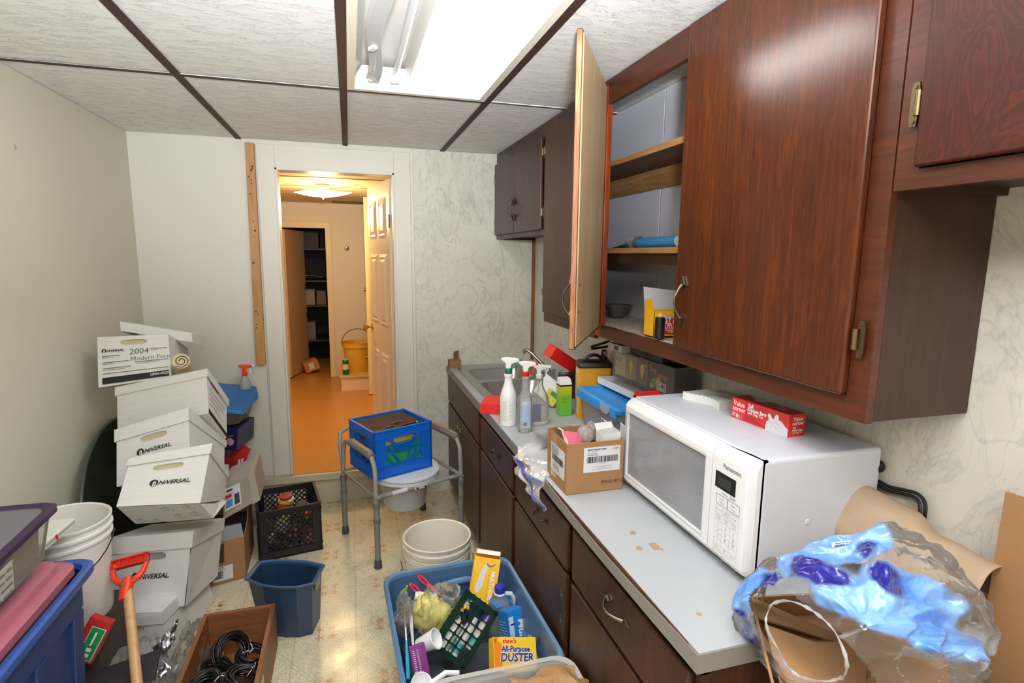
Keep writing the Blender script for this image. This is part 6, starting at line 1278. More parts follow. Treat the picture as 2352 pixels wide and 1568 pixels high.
obj('blade', G().grid(lambda u, v: Vector((lo.x-.12+.24*u, lo.y-.02-.10*v, .012+.02*math.sin(u*3.14)+.05*(1-v))), 12, 6), P(80, 82, 84, .4, 1), t, smooth=True, solid=.003)
# ---- big blue tote with pink container, clear container with purple lid
t = thing('tote_stand_carton', 'brown carton beneath the big blue tote by the left wall', 'box', (-.98, 1.5, 0))
obj('carton', G().box(-1.14, 1.16, .001, -.84, 1.80, .315), M_CARD, t, bevel=.003); obj('tape', G().box(-1.02, 1.155, .2, -.96, 1.802, .3155), P(190, 160, 110, .3), t)
t = thing('blue_tote', 'big royal blue storage tote at the left edge by the wall', 'storage tote', (-.98, 1.5, .317))
BT = P(40, 82, 156, .38, n=.05, ns=8)
TC = (-.975, 1.46); R0 = lambda hx, hy, z, r=.05: rrect3(TC, hx, hy, z, r, 6)
obj('body', loftring(G(), [R0(.150, .335, .318, .03), R0(.155, .345, .322, .03), R0(.170, .365, .63), R0(.181, .378, .635), R0(.184, .385, .745)], cap0=True), P(26, 52, 104, .4, n=.05, ns=8), t, smooth=True)
obj('rim', loftring(G(), [R0(.184, .385, .722), R0(.203, .402, .722), R0(.207, .406, .730), R0(.207, .406, .748), R0(.200, .400, .754), R0(.186, .386, .750), R0(.182, .382, .735)]), BT, t, smooth=True)
for k in range(4):
    y = 1.14+.2*k; obj('rib', G().hexa([(-.826, y, .33), (-.812, y, .33), (-.812, y+.05, .33), (-.826, y+.05, .33), (-.81, y-.005, .63), (-.792, y-.005, .63), (-.792, y+.055, .63), (-.81, y+.055, .63)]), P(26, 52, 104, .4, n=.05, ns=8), t, bevel=.004)
PK = P(168, 96, 112, .4, n=.10, ns=7)
t = thing('pink_lid_bin', 'dusty pink lidded bin sitting inside the big blue tote', 'storage box', (-.98, 1.45, .33))
R1 = lambda hx, hy, z, r=.045: rrect3((-.977, 1.47), hx*1.06, hy*1.03, z+.02, r, 6)
obj('body', loftring(G(), [R1(.130, .30, .33), R1(.150, .335, .72)], cap0=True), clear('grey_bin_plastic', op=.2, milky=.6, mcol=(.28, .26, .3), rough=.3), t, smooth=True)
obj('lid', loftring(G(), [R1(.156, .342, .715), R1(.163, .350, .72), R1(.163, .350, .742), R1(.155, .342, .750), R1(.140, .325, .752), R1(.135, .32, .768), R1(.12, .305, .775), R1(.09, .27, .775), R1(.085, .265, .768)], cap1=True), PK, t, smooth=True)
t = thing('clear_purple_bin', 'clear storage box with a dark purple lid on the pink lidded bin', 'storage box', (-1.0, 1.42, .777))
MT_ = Matrix.Translation((-.972, 1.45, .802)) @ Euler((math.radians(4), math.radians(0), math.radians(-2))).to_matrix().to_4x4()
R2 = lambda hx, hy, z, r=.03: [MT_ @ p for p in rrect3((0, 0), hx, hy, z, r, 5)]
obj('body', loftring(G(), [R2(.130, .275, .022), R2(.135, .28, .026), R2(.155, .305, .150)], cap0=True), clear('hazy_box_plastic', op=.08, milky=.30, mcol=(.62, .62, .56), rough=.2), t, smooth=True)
obj('lid', loftring(G(), [R2(.158, .310, .142), R2(.166, .318, .146), R2(.166, .318, .160), R2(.158, .31, .166), R2(.150, .30, .158), R2(.142, .292, .158)]), P(52, 34, 62, .35), t, smooth=True)
obj('lid_panel', loftring(G(), [R2(.143, .293, .157), R2(.143, .293, .160)], cap0=True, cap1=True), clear('lid_plastic', op=.15, milky=.25, mcol=(.4, .38, .42), rough=.2), t)
obj('label', G().hexa([MT_ @ Vector(p) for p in ((.149, -.16, .045), (.150, -.16, .045), (.150, .10, .045), (.149, .10, .045), (.1555, -.16, .125), (.1565, -.16, .125), (.1565, .10, .125), (.1555, .10, .125))]), P(176, 176, 166, .6), t)
lettering(t, None, lines(0, .24, 0, .06, 4, .010, 4)+[('#', .19, .0, .23, .05)], P(110, 104, 104, .6), 'label_print', fn=lambda x, y: MT_ @ Vector((.1505+y*.085+.003, .09-x, .05+y)))
for k, (y0, y1, cc) in enumerate(((.12, .20, (120, 72, 62)), (.20, .27, (150, 100, 70)), (-.27, -.18, (96, 84, 96)))):
    tt = thing('packed_item', ('dark red box inside the purple lidded clear container', 'tan box at the far end inside the purple lidded container', 'grey violet box at the near end inside the purple lidded container')[k], 'box', tuple(MT_ @ Vector((0, y0, .03))))
    obj('box', G().hexa([MT_ @ Vector(p) for p in ((-.10, y0, .03), (.118, y0, .03), (.118, y1, .03), (-.10, y1, .03), (-.10, y0, .12), (.130, y0, .12), (.130, y1, .12), (-.10, y1, .12))]), P(*cc, .6), tt, bevel=.002)
t = thing('plastic_board', 'white plastic board bridging the blue tote and the white bucket', 'panel', (-1.02, 1.97, .76))
WPn = Matrix.Translation((-1.02, 1.985, .79)) @ Euler((math.radians(8), math.radians(-6), math.radians(-14))).to_matrix().to_4x4()
obj('panel', G().box(-.13, -.075, -.012, .13, .06, .012).xf(lambda v: WPn @ v), P(228, 230, 222, .4), t, bevel=.004); obj('groove', G().box(.122, -.07, -.004, .1305, .055, .004).xf(lambda v: WPn @ v), P(170, 170, 160, .5), t); obj('red_mark', G().box(.131, -.03, -.008, .1312, -.022, .008).xf(lambda v: WPn @ v), RED, t)
t = card_thing('pale_board', 'pale board leaning on the left wall behind the purple lidded box', 'board', [(-1.175, 1.20, .76), (-1.175, 1.98, .76), (-1.183, 1.98, .925), (-1.183, 1.20, .96)], .006, P(206, 208, 190, .5))
# red green card box, foil, plastic bags by the shovel
Mr = Matrix.Translation(tuple(at(212, 1470, y=2.0)+Vector((0, 0, .005)))) @ Euler((math.radians(-14), math.radians(26), math.radians(-8))).to_matrix().to_4x4()
t = thing('red_carton', 'red carton with a green label beside the blue tote', 'box', (-.86, 2.0, .3))
obj('carton', G().box(-.035, -.012, -.07, .035, .02, .07).xf(lambda v: Mr @ v), P(186, 44, 44, .4), t, bevel=.001)
fm = frame(Mr @ Vector((0, -.0122, 0)), Mr.to_3x3() @ Vector((1, 0, 0)), Mr.to_3x3() @ Vector((0, 0, 1)))
lettering(t, fm, [('#', -.015, -.062, .030, .045)], WPR, 'white_border'); lettering(t, fm, [('#', -.013, -.060, .028, .043)], P(30, 140, 74, .4), 'green_label', off=.0012)
lettering(t, fm, [('#', .000, -.052, .016, -.040), ('#', .000, -.034, .016, -.022), ('#', .004, -.014, .010, .030)], WPR, 'label_print', off=.0018)
t = thing('support_bin', 'grey carton buried under the plastic bags in front of the file boxes', 'box', (-.82, 2.08, 0))
obj('carton', G().box(-.90, 1.90, .001, -.74, 2.20, .125), P(88, 84, 84, .6), t, bevel=.004); obj('tape', G().box(-.83, 1.899, .08, -.79, 2.201, .1255), P(60, 56, 56, .4), t)
def blob(c, rx_, ry_, rz_, amp, sc, seed, nu=40, nv=24, flat=None):
    g = G(); c = Vector(c)
    def f(u, v):
        a_, b_ = u*2*math.pi, (v-.5)*math.pi; d = Vector((math.cos(a_)*math.cos(b_), math.sin(a_)*math.cos(b_), math.sin(b_)))
        n_ = noise.fractal(d*sc+Vector((seed, 0, 0)), .8, 2.2, 4); n2 = abs(noise.noise(d*sc*1.7+Vector((0, seed, 0))))
        k_ = 1+amp*n_-amp*.8*n2; p = c+Vector((d.x*rx_*k_, d.y*ry_*k_, d.z*rz_*k_))
        if flat is not None: p.z = max(p.z, flat)
        return p
    return g.grid(f, nu, nv, wrap=True)
t = thing('plastic_bag', 'crumpled clear plastic bag in front of the bottom file box', 'bag', (-.74, 2.1, .17)); obj('film', blob((-.78, 2.08, .20), .10, .14, .070, .28, 1.6, 3), clear('grey_film', op=.06, milky=.22, mcol=(.70, .68, .64), rough=.12, gloss=.25, wr=10), t, smooth=True); obj('pale_print', blob((-.80, 2.08, .20), .05, .08, .035, .25, 2, 5, 20, 12), P(150, 160, 140, .6), t, smooth=True)
t = thing('plastic_bag', 'clear plastic bag pressed against the wooden box beside the foil', 'bag', (-.645, 2.3, .001)); obj('film', blob((-.655, 2.22, .10), .05, .19, .11, .3, 2.4, 8, flat=.002), clear('clear_film_two', op=.05, milky=.16, mcol=(.75, .72, .64), rough=.1, gloss=.25, wr=10), t, smooth=True)
obj('knot', G().tube([(-.66, 2.05, .18), (-.65, 2.03, .20), (-.64, 2.04, .215)], .006, 6), M_FILM, t, smooth=True)
t = thing('foil_wrapper', 'crumpled silver foil wrapper sticking up beside the wooden shaft', 'wrapper', (-.70, 2.1, .17))
A0, A1, A2, A3 = at(332, 1506, y=2.06), at(408, 1428, y=2.12), at(400, 1470, y=2.12), at(345, 1545, y=2.04)
obj('foil', crumple(G().grid(lambda u, v: (A0.lerp(A1, u)).lerp(A3.lerp(A2, u), v)+Vector((0, .02*math.sin(u*9+v*4), .0)), 24, 14), .012, 34, 4), P(196, 196, 198, .18, 1, name='foil'), t, smooth=True, solid=.001)
obj('foil_tail', crumple(G().grid(lambda u, v: A3.lerp(at(372, 1560, y=2.02), u)+Vector((.03*v, .03*v, .02*v)), 12, 8), .012, 34, 9), P(196, 196, 198, .18, 1, name='foil'), t, smooth=True, solid=.001)
t = thing('dark_binder', 'dark flat binder lying in front of the plastic bags', 'binder', (-.83, 1.95, .17))
Mr = Matrix.Translation(tuple(at(275, 1556, y=1.93))) @ Euler((math.radians(12), math.radians(-8), math.radians(6))).to_matrix().to_4x4()
obj('cover', G().box(-.12, -.06, -.008, .11, .06, .008).xf(lambda v: Mr @ v), P(44, 40, 46, .4), t, bevel=.003); obj('spine_band', G().box(-.121, -.0605, -.003, .111, -.0602, .003).xf(lambda v: Mr @ v), P(90, 88, 96, .4), t)
# ================================================================ SLATE BLUE TOTE AND CONTENTS
t = thing('slate_tote', 'slate blue open tote of cleaning supplies on the floor by the cabinets', 'storage tote', (.37, 1.76, 0), (0, 0, 0))
TQ = (.355, 1.765); YW = math.radians(2)
def R3(hx, hy, z, r=.07): return [Matrix.Translation((TQ[0], TQ[1], 0)) @ (Euler((0, 0, YW)).to_matrix().to_4x4() @ Vector((p.x, p.y, p.z))) for p in rrect3((0, 0), hx, hy, z, r, 6)]
MTT = P(84, 120, 156, .36, n=.05, ns=8); MTI = P(70, 104, 142, .4, n=.05, ns=8)
obj('body', loftring(G(), [R3(.198, .275, .004, .04), R3(.205, .283, .01, .04), R3(.228, .310, .27), R3(.236, .318, .275), R3(.242, .324, .405)], cap0=True), MTI, t, smooth=True)
obj('rim', loftring(G(), [R3(.243, .325, .385), R3(.256, .338, .385), R3(.260, .342, .392), R3(.260, .342, .410), R3(.254, .336, .417), R3(.244, .326, .413), R3(.241, .323, .400)]), MTT, t, smooth=True)
obj('hand_rest', G().tube([Vector((.30, 2.055, .33)), Vector((.35, 2.062, .352)), Vector((.42, 2.064, .356)), Vector((.46, 2.062, .345))], .014, 8), MTT, t, smooth=True)
Minv = None
def prop(name, label, cat, c, size, rot, mat, prints=(), group=None, bev=.0015, base=True, part='carton'):
    M_ = Matrix.Translation(c) @ Euler([math.radians(a) for a in rot]).to_matrix().to_4x4(); s_ = [a/2 for a in size]
    t_ = thing(name, label, cat, tuple(M_ @ Vector((0, 0, -s_[2]))), group=group)
    obj(part, G().box(-s_[0], -s_[1], -s_[2], s_[0], s_[1], s_[2]).xf(lambda v: M_ @ v), mat, t_, bevel=bev)
    return t_, M_, s_
def faceM(M_, o_, x, y): R_ = M_.to_3x3(); return frame(M_ @ Vector(o_), R_ @ Vector(x), R_ @ Vector(y))
YB2 = P(246, 190, 40, .4)
t, M_, s_ = prop('duster_box', 'open yellow multi duster carton standing at the far side of the slate tote', 'box', tuple(at(1112, 1330, y=1.99)), (.105, .045, .17), (-22, 10, -14), YB2, bev=.001)
f_ = faceM(M_, (0, -.0226, 0), (1, 0, 0), (0, 0, 1))
lettering(t, f_, [('MULTI-', .024, 0, 0, .001)], WPR, 'white_lettering'); 
bpy.data.objects.remove(bpy.data.objects[[o.name for o in COL.objects if o.parent == t][-1]])
g2 = text_geo('MULTI-USE', .022, .0008); MM = f_ @ Matrix.Translation((.030, -.015, .001)) @ Euler((0, 0, math.radians(-90))).to_matrix().to_4x4(); g2.xf(lambda v: MM @ v); obj('white_lettering', g2, WPR, t)
lettering(t, f_, [('@', [(-.03, -.05), (-.018, -.045), (-.005, -.02), (.0, .02), (.006, .05), (-.002, .062), (-.012, .055), (-.02, .03), (-.026, .0), (-.034, -.03)])], P(226, 222, 220, .5), 'duster_picture')
lettering(t, f_, [('@', [(.0, .060), (.016, .050), (.034, .062), (.033, .066), (.016, .055), (.0, .065)])], P(80, 70, 120, .5), 'handle_picture'); lettering(t, f_, lines(.012, .020, -.06, .02, 12, .002, 2)+lines(-.05, -.038, -.06, .03, 14, .002, 3), P(150, 110, 40, .5), 'small_print')
obj('top_flap', G().hexa([M_ @ Vector(p) for p in ((-.052, .022, .085), (.052, .022, .085), (.052, .024, .085), (-.052, .024, .085), (-.050, -.012, .112), (.050, -.012, .112), (.050, -.010, .114), (-.050, -.010, .114))]), YB2, t); obj('tuck', G().hexa([M_ @ Vector(p) for p in ((-.048, -.012, .112), (.048, -.012, .112), (.048, -.010, .114), (-.048, -.010, .114), (-.048, -.022, .098), (.048, -.022, .098), (.048, -.020, .098), (-.048, -.020, .098))]), WPR, t)
jc = at(1148, 1372, y=1.93); jc = Vector((jc.x, jc.y, jc.z-.03))
t = thing('water_jug', 'clear plastic jug with a blue cap beside the yellow duster carton', 'jug', tuple(jc))
obj('body', loftring(G(), [rrect3((jc.x, jc.y), a, a, jc.z+z, a*.5) for a, z in ((.05, -.12), (.055, -.1), (.055, -.02), (.045, .01), (.02, .05), (.017, .062))], cap0=True), clear('jug_plastic', op=.08, milky=.25, mcol=(.6, .6, .62), rough=.15), t, smooth=True)
obj('cap', G().lathe([(.021, .055), (.022, .06), (.0215, .078), (.019, .082), (.001, .082)], jc, 24), P(36, 56, 160, .35), t, smooth=True); obj('collar', G().lathe([(.023, .048), (.024, .052), (.02, .058)], jc, 20), WPR, t, smooth=True)
obj('handle', G().tube([jc+Vector((.015, 0, .045)), jc+Vector((.045, 0, .04)), jc+Vector((.062, 0, .01)), jc+Vector((.055, 0, -.03))], .009, 8), P(226, 228, 232, .4), t, smooth=True)
t, M_, s_ = prop('duster_box', 'torn open blue multi duster carton in the middle of the slate tote', 'box', tuple(at(1178, 1440, y=1.84)), (.08, .06, .135), (-20, 6, 22), P(30, 128, 206, .4), bev=.001)
f_ = faceM(M_, (0, -.0352, 0), (1, 0, 0), (0, 0, 1))
g2 = text_geo('Multi-', .042, .0012, .2); MM = f_ @ Matrix.Translation((.014, -.015, .001)) @ Euler((0, 0, math.radians(-90))).to_matrix().to_4x4(); g2.xf(lambda v: MM @ v); obj('white_lettering', g2, WPR, t)
lettering(t, f_, [('@', circle(.030, .045, .008, 16, ry=.014))], RED, 'red_emblem'); lettering(t, f_, [('#', -.042, -.03, -.020, .05)], P(196, 222, 240, .5), 'glove_picture'); lettering(t, f_, [('#', -.036, .02, -.016, .026)], NAVY, 'dark_print', off=.0012)
f_ = faceM(M_, (-.0427, 0, 0), (0, -1, 0), (0, 0, 1)); lettering(t, f_, lines(-.03, .03, -.06, .03, 10, .003, 5), WPR, 'small_print')
obj('flap', G().hexa([M_ @ Vector(p) for p in ((-.042, .034, .075), (.042, .034, .075), (.042, .036, .075), (-.042, .036, .075), (-.05, .07, .10), (.05, .07, .10), (.05, .072, .10), (-.05, .072, .10))]), P(30, 128, 206, .4), t)
t, M_, s_ = prop('duster_box', 'yellow and orange all purpose duster carton lying at the near end of the slate tote', 'box', tuple(at(1178, 1504, y=1.64)), (.16, .045, .105), (-42, 14, 3), P(246, 198, 46, .4), bev=.001)
f_ = faceM(M_, (0, -.0227, 0), (1, 0, 0), (0, 0, 1))
lettering(t, f_, [('@', [(-.079, -.052), (-.055, -.052), (-.045, .0), (-.05, .03), (-.079, .052)]), ('@', [(-.079, .03), (-.06, .052), (-.079, .052)])], P(236, 130, 30, .4), 'orange_swoosh')
lettering(t, f_, [("shaw's", .020, -.022, .040, .0006, .1)], P(216, 50, 60, .4), 'store_lettering'); lettering(t, f_, [('All-Purpose', .025, .0, .016, .0022, .15, 'CENTER', .9), ('DUSTER', .034, .004, -.010, .0024, .15)], WPR, 'lettering_outline', off=.0008); lettering(t, f_, [('All-Purpose', .025, .0, .016, .0009, .15, 'CENTER', .9), ('DUSTER', .034, .004, -.010, .001, .15)], P(36, 52, 130, .4), off=.0014)
# green basket
bc = at(1068, 1440, y=1.72); MG = Matrix.Translation(tuple(bc)) @ Euler((math.radians(-38), math.radians(22), math.radians(-22))).to_matrix().to_4x4()
MG = Matrix.Translation(tuple(at(1068, 1443, y=1.76))) @ (Matrix(((RT.x, UP.x, -FW.x), (RT.y, UP.y, -FW.y), (RT.z, UP.z, -FW.z))).to_4x4() @ Euler((math.radians(-24), math.radians(-14), math.radians(-31))).to_matrix().to_4x4())
t = thing('green_basket', 'dark green slotted plastic basket of bottles tipped up in the slate tote', 'basket', tuple(MG @ Vector((0, 0, -.05))))
MGB = P(8, 38, 24, .75); MGB.node_tree.nodes['Principled BSDF'].inputs['Specular IOR Level'].default_value = .15; bx_, by_ = .072, .108
g = G()
for (a, b, c_, d_) in ((-bx_, -by_, bx_, -by_+.014), (-bx_, by_-.022, bx_, by_), (-bx_, -by_, -bx_+.022, by_), (bx_-.014, -by_, bx_, by_)): g.box(a, b, -.004, c_, d_, .004)
obj('face_frame', g.xf(lambda v: MG @ v), MGB, t)
g = G()
nx_, ny_ = 4, 6; cx_, cy_ = (2*bx_-.036)/nx_, (2*by_-.036)/ny_
for i in range(nx_):
    for j in range(ny_):
        x0_, y0_ = -bx_+.022+i*cx_, -by_+.014+j*cy_; c2 = (x0_+cx_/2, y0_+cy_/2)
        ins = [Vector((x, y, -.002)) for x, y in rrect(x0_+.0025, y0_+.0025, x0_+cx_-.0025, y0_+cy_-.0025, .006, 3)]
        outp = [Vector((x, y, -.002)) for x, y in rrect(x0_, y0_, x0_+cx_, y0_+cy_, .0006, 3)]
        if (j >= 5 and i < 1): continue
        g.ringplate(outp, ins, (0, 0, .004))
o = obj('lattice', g.xf(lambda v: MG @ v), MGB, t); o['kind'] = 'stuff'
g = G()
for (a, b, c_, d_) in ((-bx_, -by_, bx_, -by_+.004), (-bx_, by_-.004, bx_, by_), (-bx_, -by_, -bx_+.004, by_), (bx_-.004, -by_, bx_, by_)): g.box(a, b, -.062, c_, d_, -.004)
obj('wall', g.xf(lambda v: MG @ v), MGB, t)
g = G()
for k in range(6): g.box(-bx_+.01+k*.024, by_, -.058, -bx_+.013+k*.024, by_+.003, -.004)
obj('rib', g.xf(lambda v: MG @ v), MGB, t)['kind'] = 'stuff'
for k, (x, y, r, L_, c1, lb) in enumerate(((-.030, -.03, .020, .13, (216, 212, 200), 'cream bottle on the left inside the green basket'), (.012, -.02, .020, .14, (222, 220, 214), 'white bottle in the middle of the green basket'), (.048, .02, .018, .13, (206, 202, 194), 'white bottle with purple cap on the right of the green basket'), (-.045, .06, .013, .06, (60, 130, 180), 'small blue bottle at the top left of the green basket'))):
    tt = thing('bottle', lb, 'bottle', tuple(MG @ Vector((x, y-L_/2, -.032))), group='bottles in the green basket')
    obj('body', G().cyl(MG @ Vector((x, y-L_/2, -.030)), MG @ Vector((x, y+L_/2-.03, -.030)), r, n=20), P(*c1, .35), tt, smooth=True)
    obj('cap', G().cyl(MG @ Vector((x, y+L_/2-.03, -.030)), MG @ Vector((x, y+L_/2, -.030)), r*1.05 if k == 2 else r*.6, r*.9 if k == 2 else r*.5, n=20), P(84, 44, 150, .3) if k == 2 else P(*c1, .35), tt, smooth=True)
    obj('teal_label', G().cyl(MG @ Vector((x, y-L_/2+.008, -.030)), MG @ Vector((x, y-L_/2+.045, -.030)), r*1.02, n=20, caps=False), P(70, 150, 150, .4) if k in (1, 2) else P(196, 200, 200, .4), tt, smooth=True)
for k, (px_, py_) in enumerate(((1068, 1396), (1060, 1402), (1075, 1398), (1064, 1412))):
    p = at(px_, py_, y=1.80); tt = thing('marker', ('yellow capped pen', 'orange capped pen', 'amber capped pen', 'dark blue pen')[k]+' poking out at the top of the green basket', 'pen', tuple(p))
    dp = (UP*.9+RT*(.05*k-.08)).normalized(); obj('barrel', G().cyl(p-dp*.05, p, .004, n=10), P(20, 24, 40, .4), tt, smooth=True); obj('cap', G().cyl(p, p+dp*.010, .0055, .004, n=10), P(*((236, 200, 40), (220, 150, 40), (236, 180, 60), (30, 40, 90))[k], .4), tt, smooth=True)
# gloves in bag, cup, tub, clips, brush, sleeve
gc = at(995, 1405, y=1.86)
t = thing('rubber_gloves', 'pale yellow rubber gloves folded inside a clear bag', 'gloves', tuple(gc-Vector((0, 0, .08)))); YG = P(236, 226, 128, .45)
for k in range(3): obj('glove', blob(gc+Vector((-.03+.03*k, .0, -.02*k)), .045, .035, .075, .22, 1.6, 4+k, 28, 16), YG, t, smooth=True)
t = thing('clear_bag', 'crinkled clear bag around the yellow gloves in the slate tote', 'bag', tuple(gc-Vector((0, 0, .09)))); obj('film', blob(gc+Vector((.015, 0, 0)), .10, .065, .10, .35, 2.3, 11), clear('crinkled_film', op=.01, milky=.07, mcol=(.9, .88, .78), rough=.06, gloss=.22, wr=14), t, smooth=True)
obj('bag_tail', crumple(G().grid(lambda u, v: gc+Vector((-.02+.06*u, -.05, -.07-.05*v)), 10, 10), .01, 30, 5), M_FILM, t, smooth=True)
p = at(982, 1475, y=1.72); ax = (RT*.8+UP*.45+FW*-.2).normalized(); M_ = Matrix.Translation(p) @ ax.to_track_quat('Z', 'Y').to_matrix().to_4x4()
t = thing('white_cup', 'blank white paper cup lying against the green basket', 'cup', tuple(p)); obj('cup', G().lathe_open([(.024, -.035), (.033, .035), (.0345, .035), (.0345, .038), (.031, .038), (.022, -.033)], n=28).xf(lambda v: M_ @ v).add([M_ @ Vector((.024*math.cos(a), .024*math.sin(a), -.034)) for a in [k*.524 for k in range(12)]], [tuple(range(12))]), WPR, t, smooth=True)
obj('rolled_rim', G().tube([M_ @ Vector((.0335*math.cos(a), .0335*math.sin(a), .037)) for a in [k*.2618 for k in range(24)]], .0016, 6, closed=True), WPR, t, smooth=True)
p = at(975, 1385, y=1.93); t, M_, s_ = prop('white_tub', 'plain white carton standing at the far left of the slate tote', 'box', tuple(p-Vector((0, 0, .02))), (.085, .04, .11), (-14, 8, -10), WPR, bev=.008); obj('lid_seam', G().box(-.043, -.0205, .03, .043, .0205, .032).xf(lambda v: M_ @ v), P(200, 200, 200, .5), t)
a, b = at(962, 1322, y=2.03), at(1000, 1358, y=1.96)
for k, o_ in enumerate((Vector(), Vector((-.035, -.015, -.02)))):
    t = thing('red_clip', ('larger', 'smaller')[k]+' bright red plastic clip handle behind the white carton', 'clip', tuple(b+o_))
    obj('outline', G().tube([a+o_+Vector((-.004, 0, 0)), a.lerp(b, .3)+o_+Vector((-.008, 0, -.004)), b+o_], .0035, 8).tube([a+o_+Vector((.004, 0, .002)), a.lerp(b, .3)+o_+Vector((.004, 0, .006)), b+o_], .0035, 8), P(214, 20, 34, .35), t, smooth=True); obj('tip', G().lathe([(.001, -.006), (.006, 0), (.001, .006)], a+o_, 10), P(214, 20, 34, .35), t, smooth=True); obj('jaw', G().tube([a.lerp(b, .55)+o_, b+o_, b+(b-a)*.3+o_], [.008, .009, .007], 8), P(214, 20, 34, .35), t, smooth=True)
A0, A1 = at(928, 1375, y=1.86), at(938, 1560, y=1.60)
t = thing('brush_pack', 'long handled white bristle brush in clear packaging at the tote left side', 'brush', tuple(A1))
obj('handle', G().tube([A0.lerp(A1, .55), A0.lerp(A1, .75), A1], [.003, .006, .007], 8), P(60, 170, 206, .35), t, smooth=True); obj('stem', G().tube([A0, A0.lerp(A1, .6)], .0025, 6), WPR, t, smooth=True)
ds = (A1-A0).normalized(); g = G(); rn = random.Random(8)
for k in range(220):
    q_ = A0+ds*(rn.random()*.10); d2 = ds.cross(Vector((rn.uniform(-1, 1), rn.uniform(-1, 1), rn.uniform(-1, 1)))).normalized(); g.add([q_, q_+d2*.020+ds*.001, q_+d2*.020-ds*.001], [(0, 1, 2)])
obj('bristles', g, P(230, 230, 232, .5), t)['kind'] = 'stuff'
obj('clear_sleeve', blob(A0.lerp(A1, .22), .030, .045, .085, .3, 2.4, 6, 24, 14), M_FILM, t, smooth=True)
obj('header_card', G().hexa([at(910, 1385, y=1.93), at(925, 1395, y=1.90), at(925, 1395, y=1.895), at(910, 1385, y=1.925), at(922, 1358, y=1.94), at(934, 1368, y=1.92), at(934, 1368, y=1.915), at(922, 1358, y=1.935)]), P(206, 200, 206, .5), t); obj('green_hook', G().tube([at(924, 1360, y=1.92), at(932, 1352, y=1.91), at(935, 1345, y=1.90)], [.006, .005, .003], 6), P(170, 190, 40, .4), t, smooth=True)
t = card_thing('white_backing_card', 'tall white backing card standing along the left of the tote contents', 'card', [at(955, 1560, y=1.56), at(948, 1500, y=1.66), at(935, 1375, y=1.86), at(944, 1385, y=1.82)], .002, WPR)
t, M_, s_ = prop('purple_packet', 'purple packet with white print at the near left of the slate tote', 'packet', tuple(at(965, 1530, y=1.60)), (.05, .025, .13), (-30, -4, 8), P(110, 36, 110, .4)); lettering(t, faceM(M_, (0, -.0127, 0), (1, 0, 0), (0, 0, 1)), lines(-.018, -.010, -.05, .05, 18, .003, 6)+lines(-.004, .002, -.05, .05, 18, .003, 7), P(226, 200, 220, .5))
p = at(965, 1575, y=1.48); t = thing('white_scoop', 'white plastic scoop rim poking up at the bottom left of the tote', 'scoop', tuple(p)); obj('bowl', G().lathe_open([(.001, -.04), (.02, -.035), (.030, -.01), (.032, .015), (.034, .016), (.034, .012), (.028, -.015), (.018, -.036)], n=24, M=Matrix.Translation(p) @ Euler((.5, .4, 0)).to_matrix().to_4x4()), WPR, t, smooth=True); obj('handle', G().tube([p+Vector((.03, 0, 0)), p+Vector((.08, .02, .01)), p+Vector((.12, .02, .0))], .008, 8), WPR, t, smooth=True)
p = at(1214, 1482, y=1.72); t = thing('yellow_sponge', 'rolled yellow cleaning sponge by the blue duster carton', 'sponge', tuple(p)); obj('roll', blob(p, .020, .016, .030, .08, 3, 2, 24, 14), P(236, 180, 50, .8, n=.15, ns=200), t, smooth=True); obj('wrapper', blob(p+Vector((.01, 0, 0)), .032, .024, .040, .2, 2, 9, 24, 14), M_FILM, t, smooth=True)
p = at(1248, 1478, y=1.66); t = thing('spring_clamp', 'small black spring clamp in the right corner of the slate tote', 'clamp', tuple(p)); obj('jaw', G().tube([p+Vector((0, 0, .03)), p+Vector((.006, 0, 0)), p+Vector((-.004, -.01, -.03))], .007, 8).tube([p+Vector((-.012, 0, .028)), p+Vector((-.012, 0, 0)), p+Vector((.004, -.01, -.03))], .006, 8), M_BLACK, t, smooth=True); obj('spring', G().lathe([(.009, -.006), (.009, .006)], p, 12, M=Euler((1.57, 0, 0)).to_matrix().to_4x4()), M_CHROME, t, smooth=True)
tf = thing('tote_filler', 'loose cloths and packaging filling the bottom of the slate tote', 'cloths', (.36, 1.75, .02)); tf['kind'] = 'stuff'
o = obj('cloth_layer', crumple(G().grid(lambda u, v: (.18+.37*u, 1.50+.52*v, .17), 26, 30), .055, 10, 2), P(70, 76, 84, .7, n=.5, ns=20), tf, smooth=True); o['kind'] = 'stuff'
# translucent bin with paper bag
t = thing('translucent_bin', 'translucent grey plastic bin in front of the slate tote', 'storage box', (.39, 1.2, 0))
R4 = lambda hx, hy, z, r=.06: rrect3((.392, 1.205), hx, hy, z, r, 6)
MFR = clear('milky_bin_plastic', op=.10, milky=.55, mcol=(.66, .64, .60), rough=.3)
obj('body', loftring(G(), [R4(.170, .170, .003), R4(.180, .180, .01), R4(.205, .207, .45)], cap0=True), MFR, t, smooth=True); obj('rim', loftring(G(), [R4(.206, .208, .44), R4(.222, .224, .444), R4(.226, .228, .455), R4(.222, .224, .462), R4(.208, .210, .460)]), MFR, t, smooth=True)
t = thing('paper_bag', 'crumpled brown paper bag stuffed in the translucent bin', 'bag', (.47, 1.25, .1))
g = G()
def pb(u, v):
    a = u*2*math.pi; r = .085+.018*math.cos(a*4)+.01*math.sin(a*7); z = .03+.44*v; k = 1-.25*max(0, v-.75)
    return (.475+r*1.15*math.cos(a)*k+.02*v, 1.26+r*1.2*math.sin(a)*k, z+.03*math.cos(a*2)*v)
obj('bag', crumple(g.grid(pb, 48, 26, wrap=True), .016, 16, 5), M_PAPER, t)
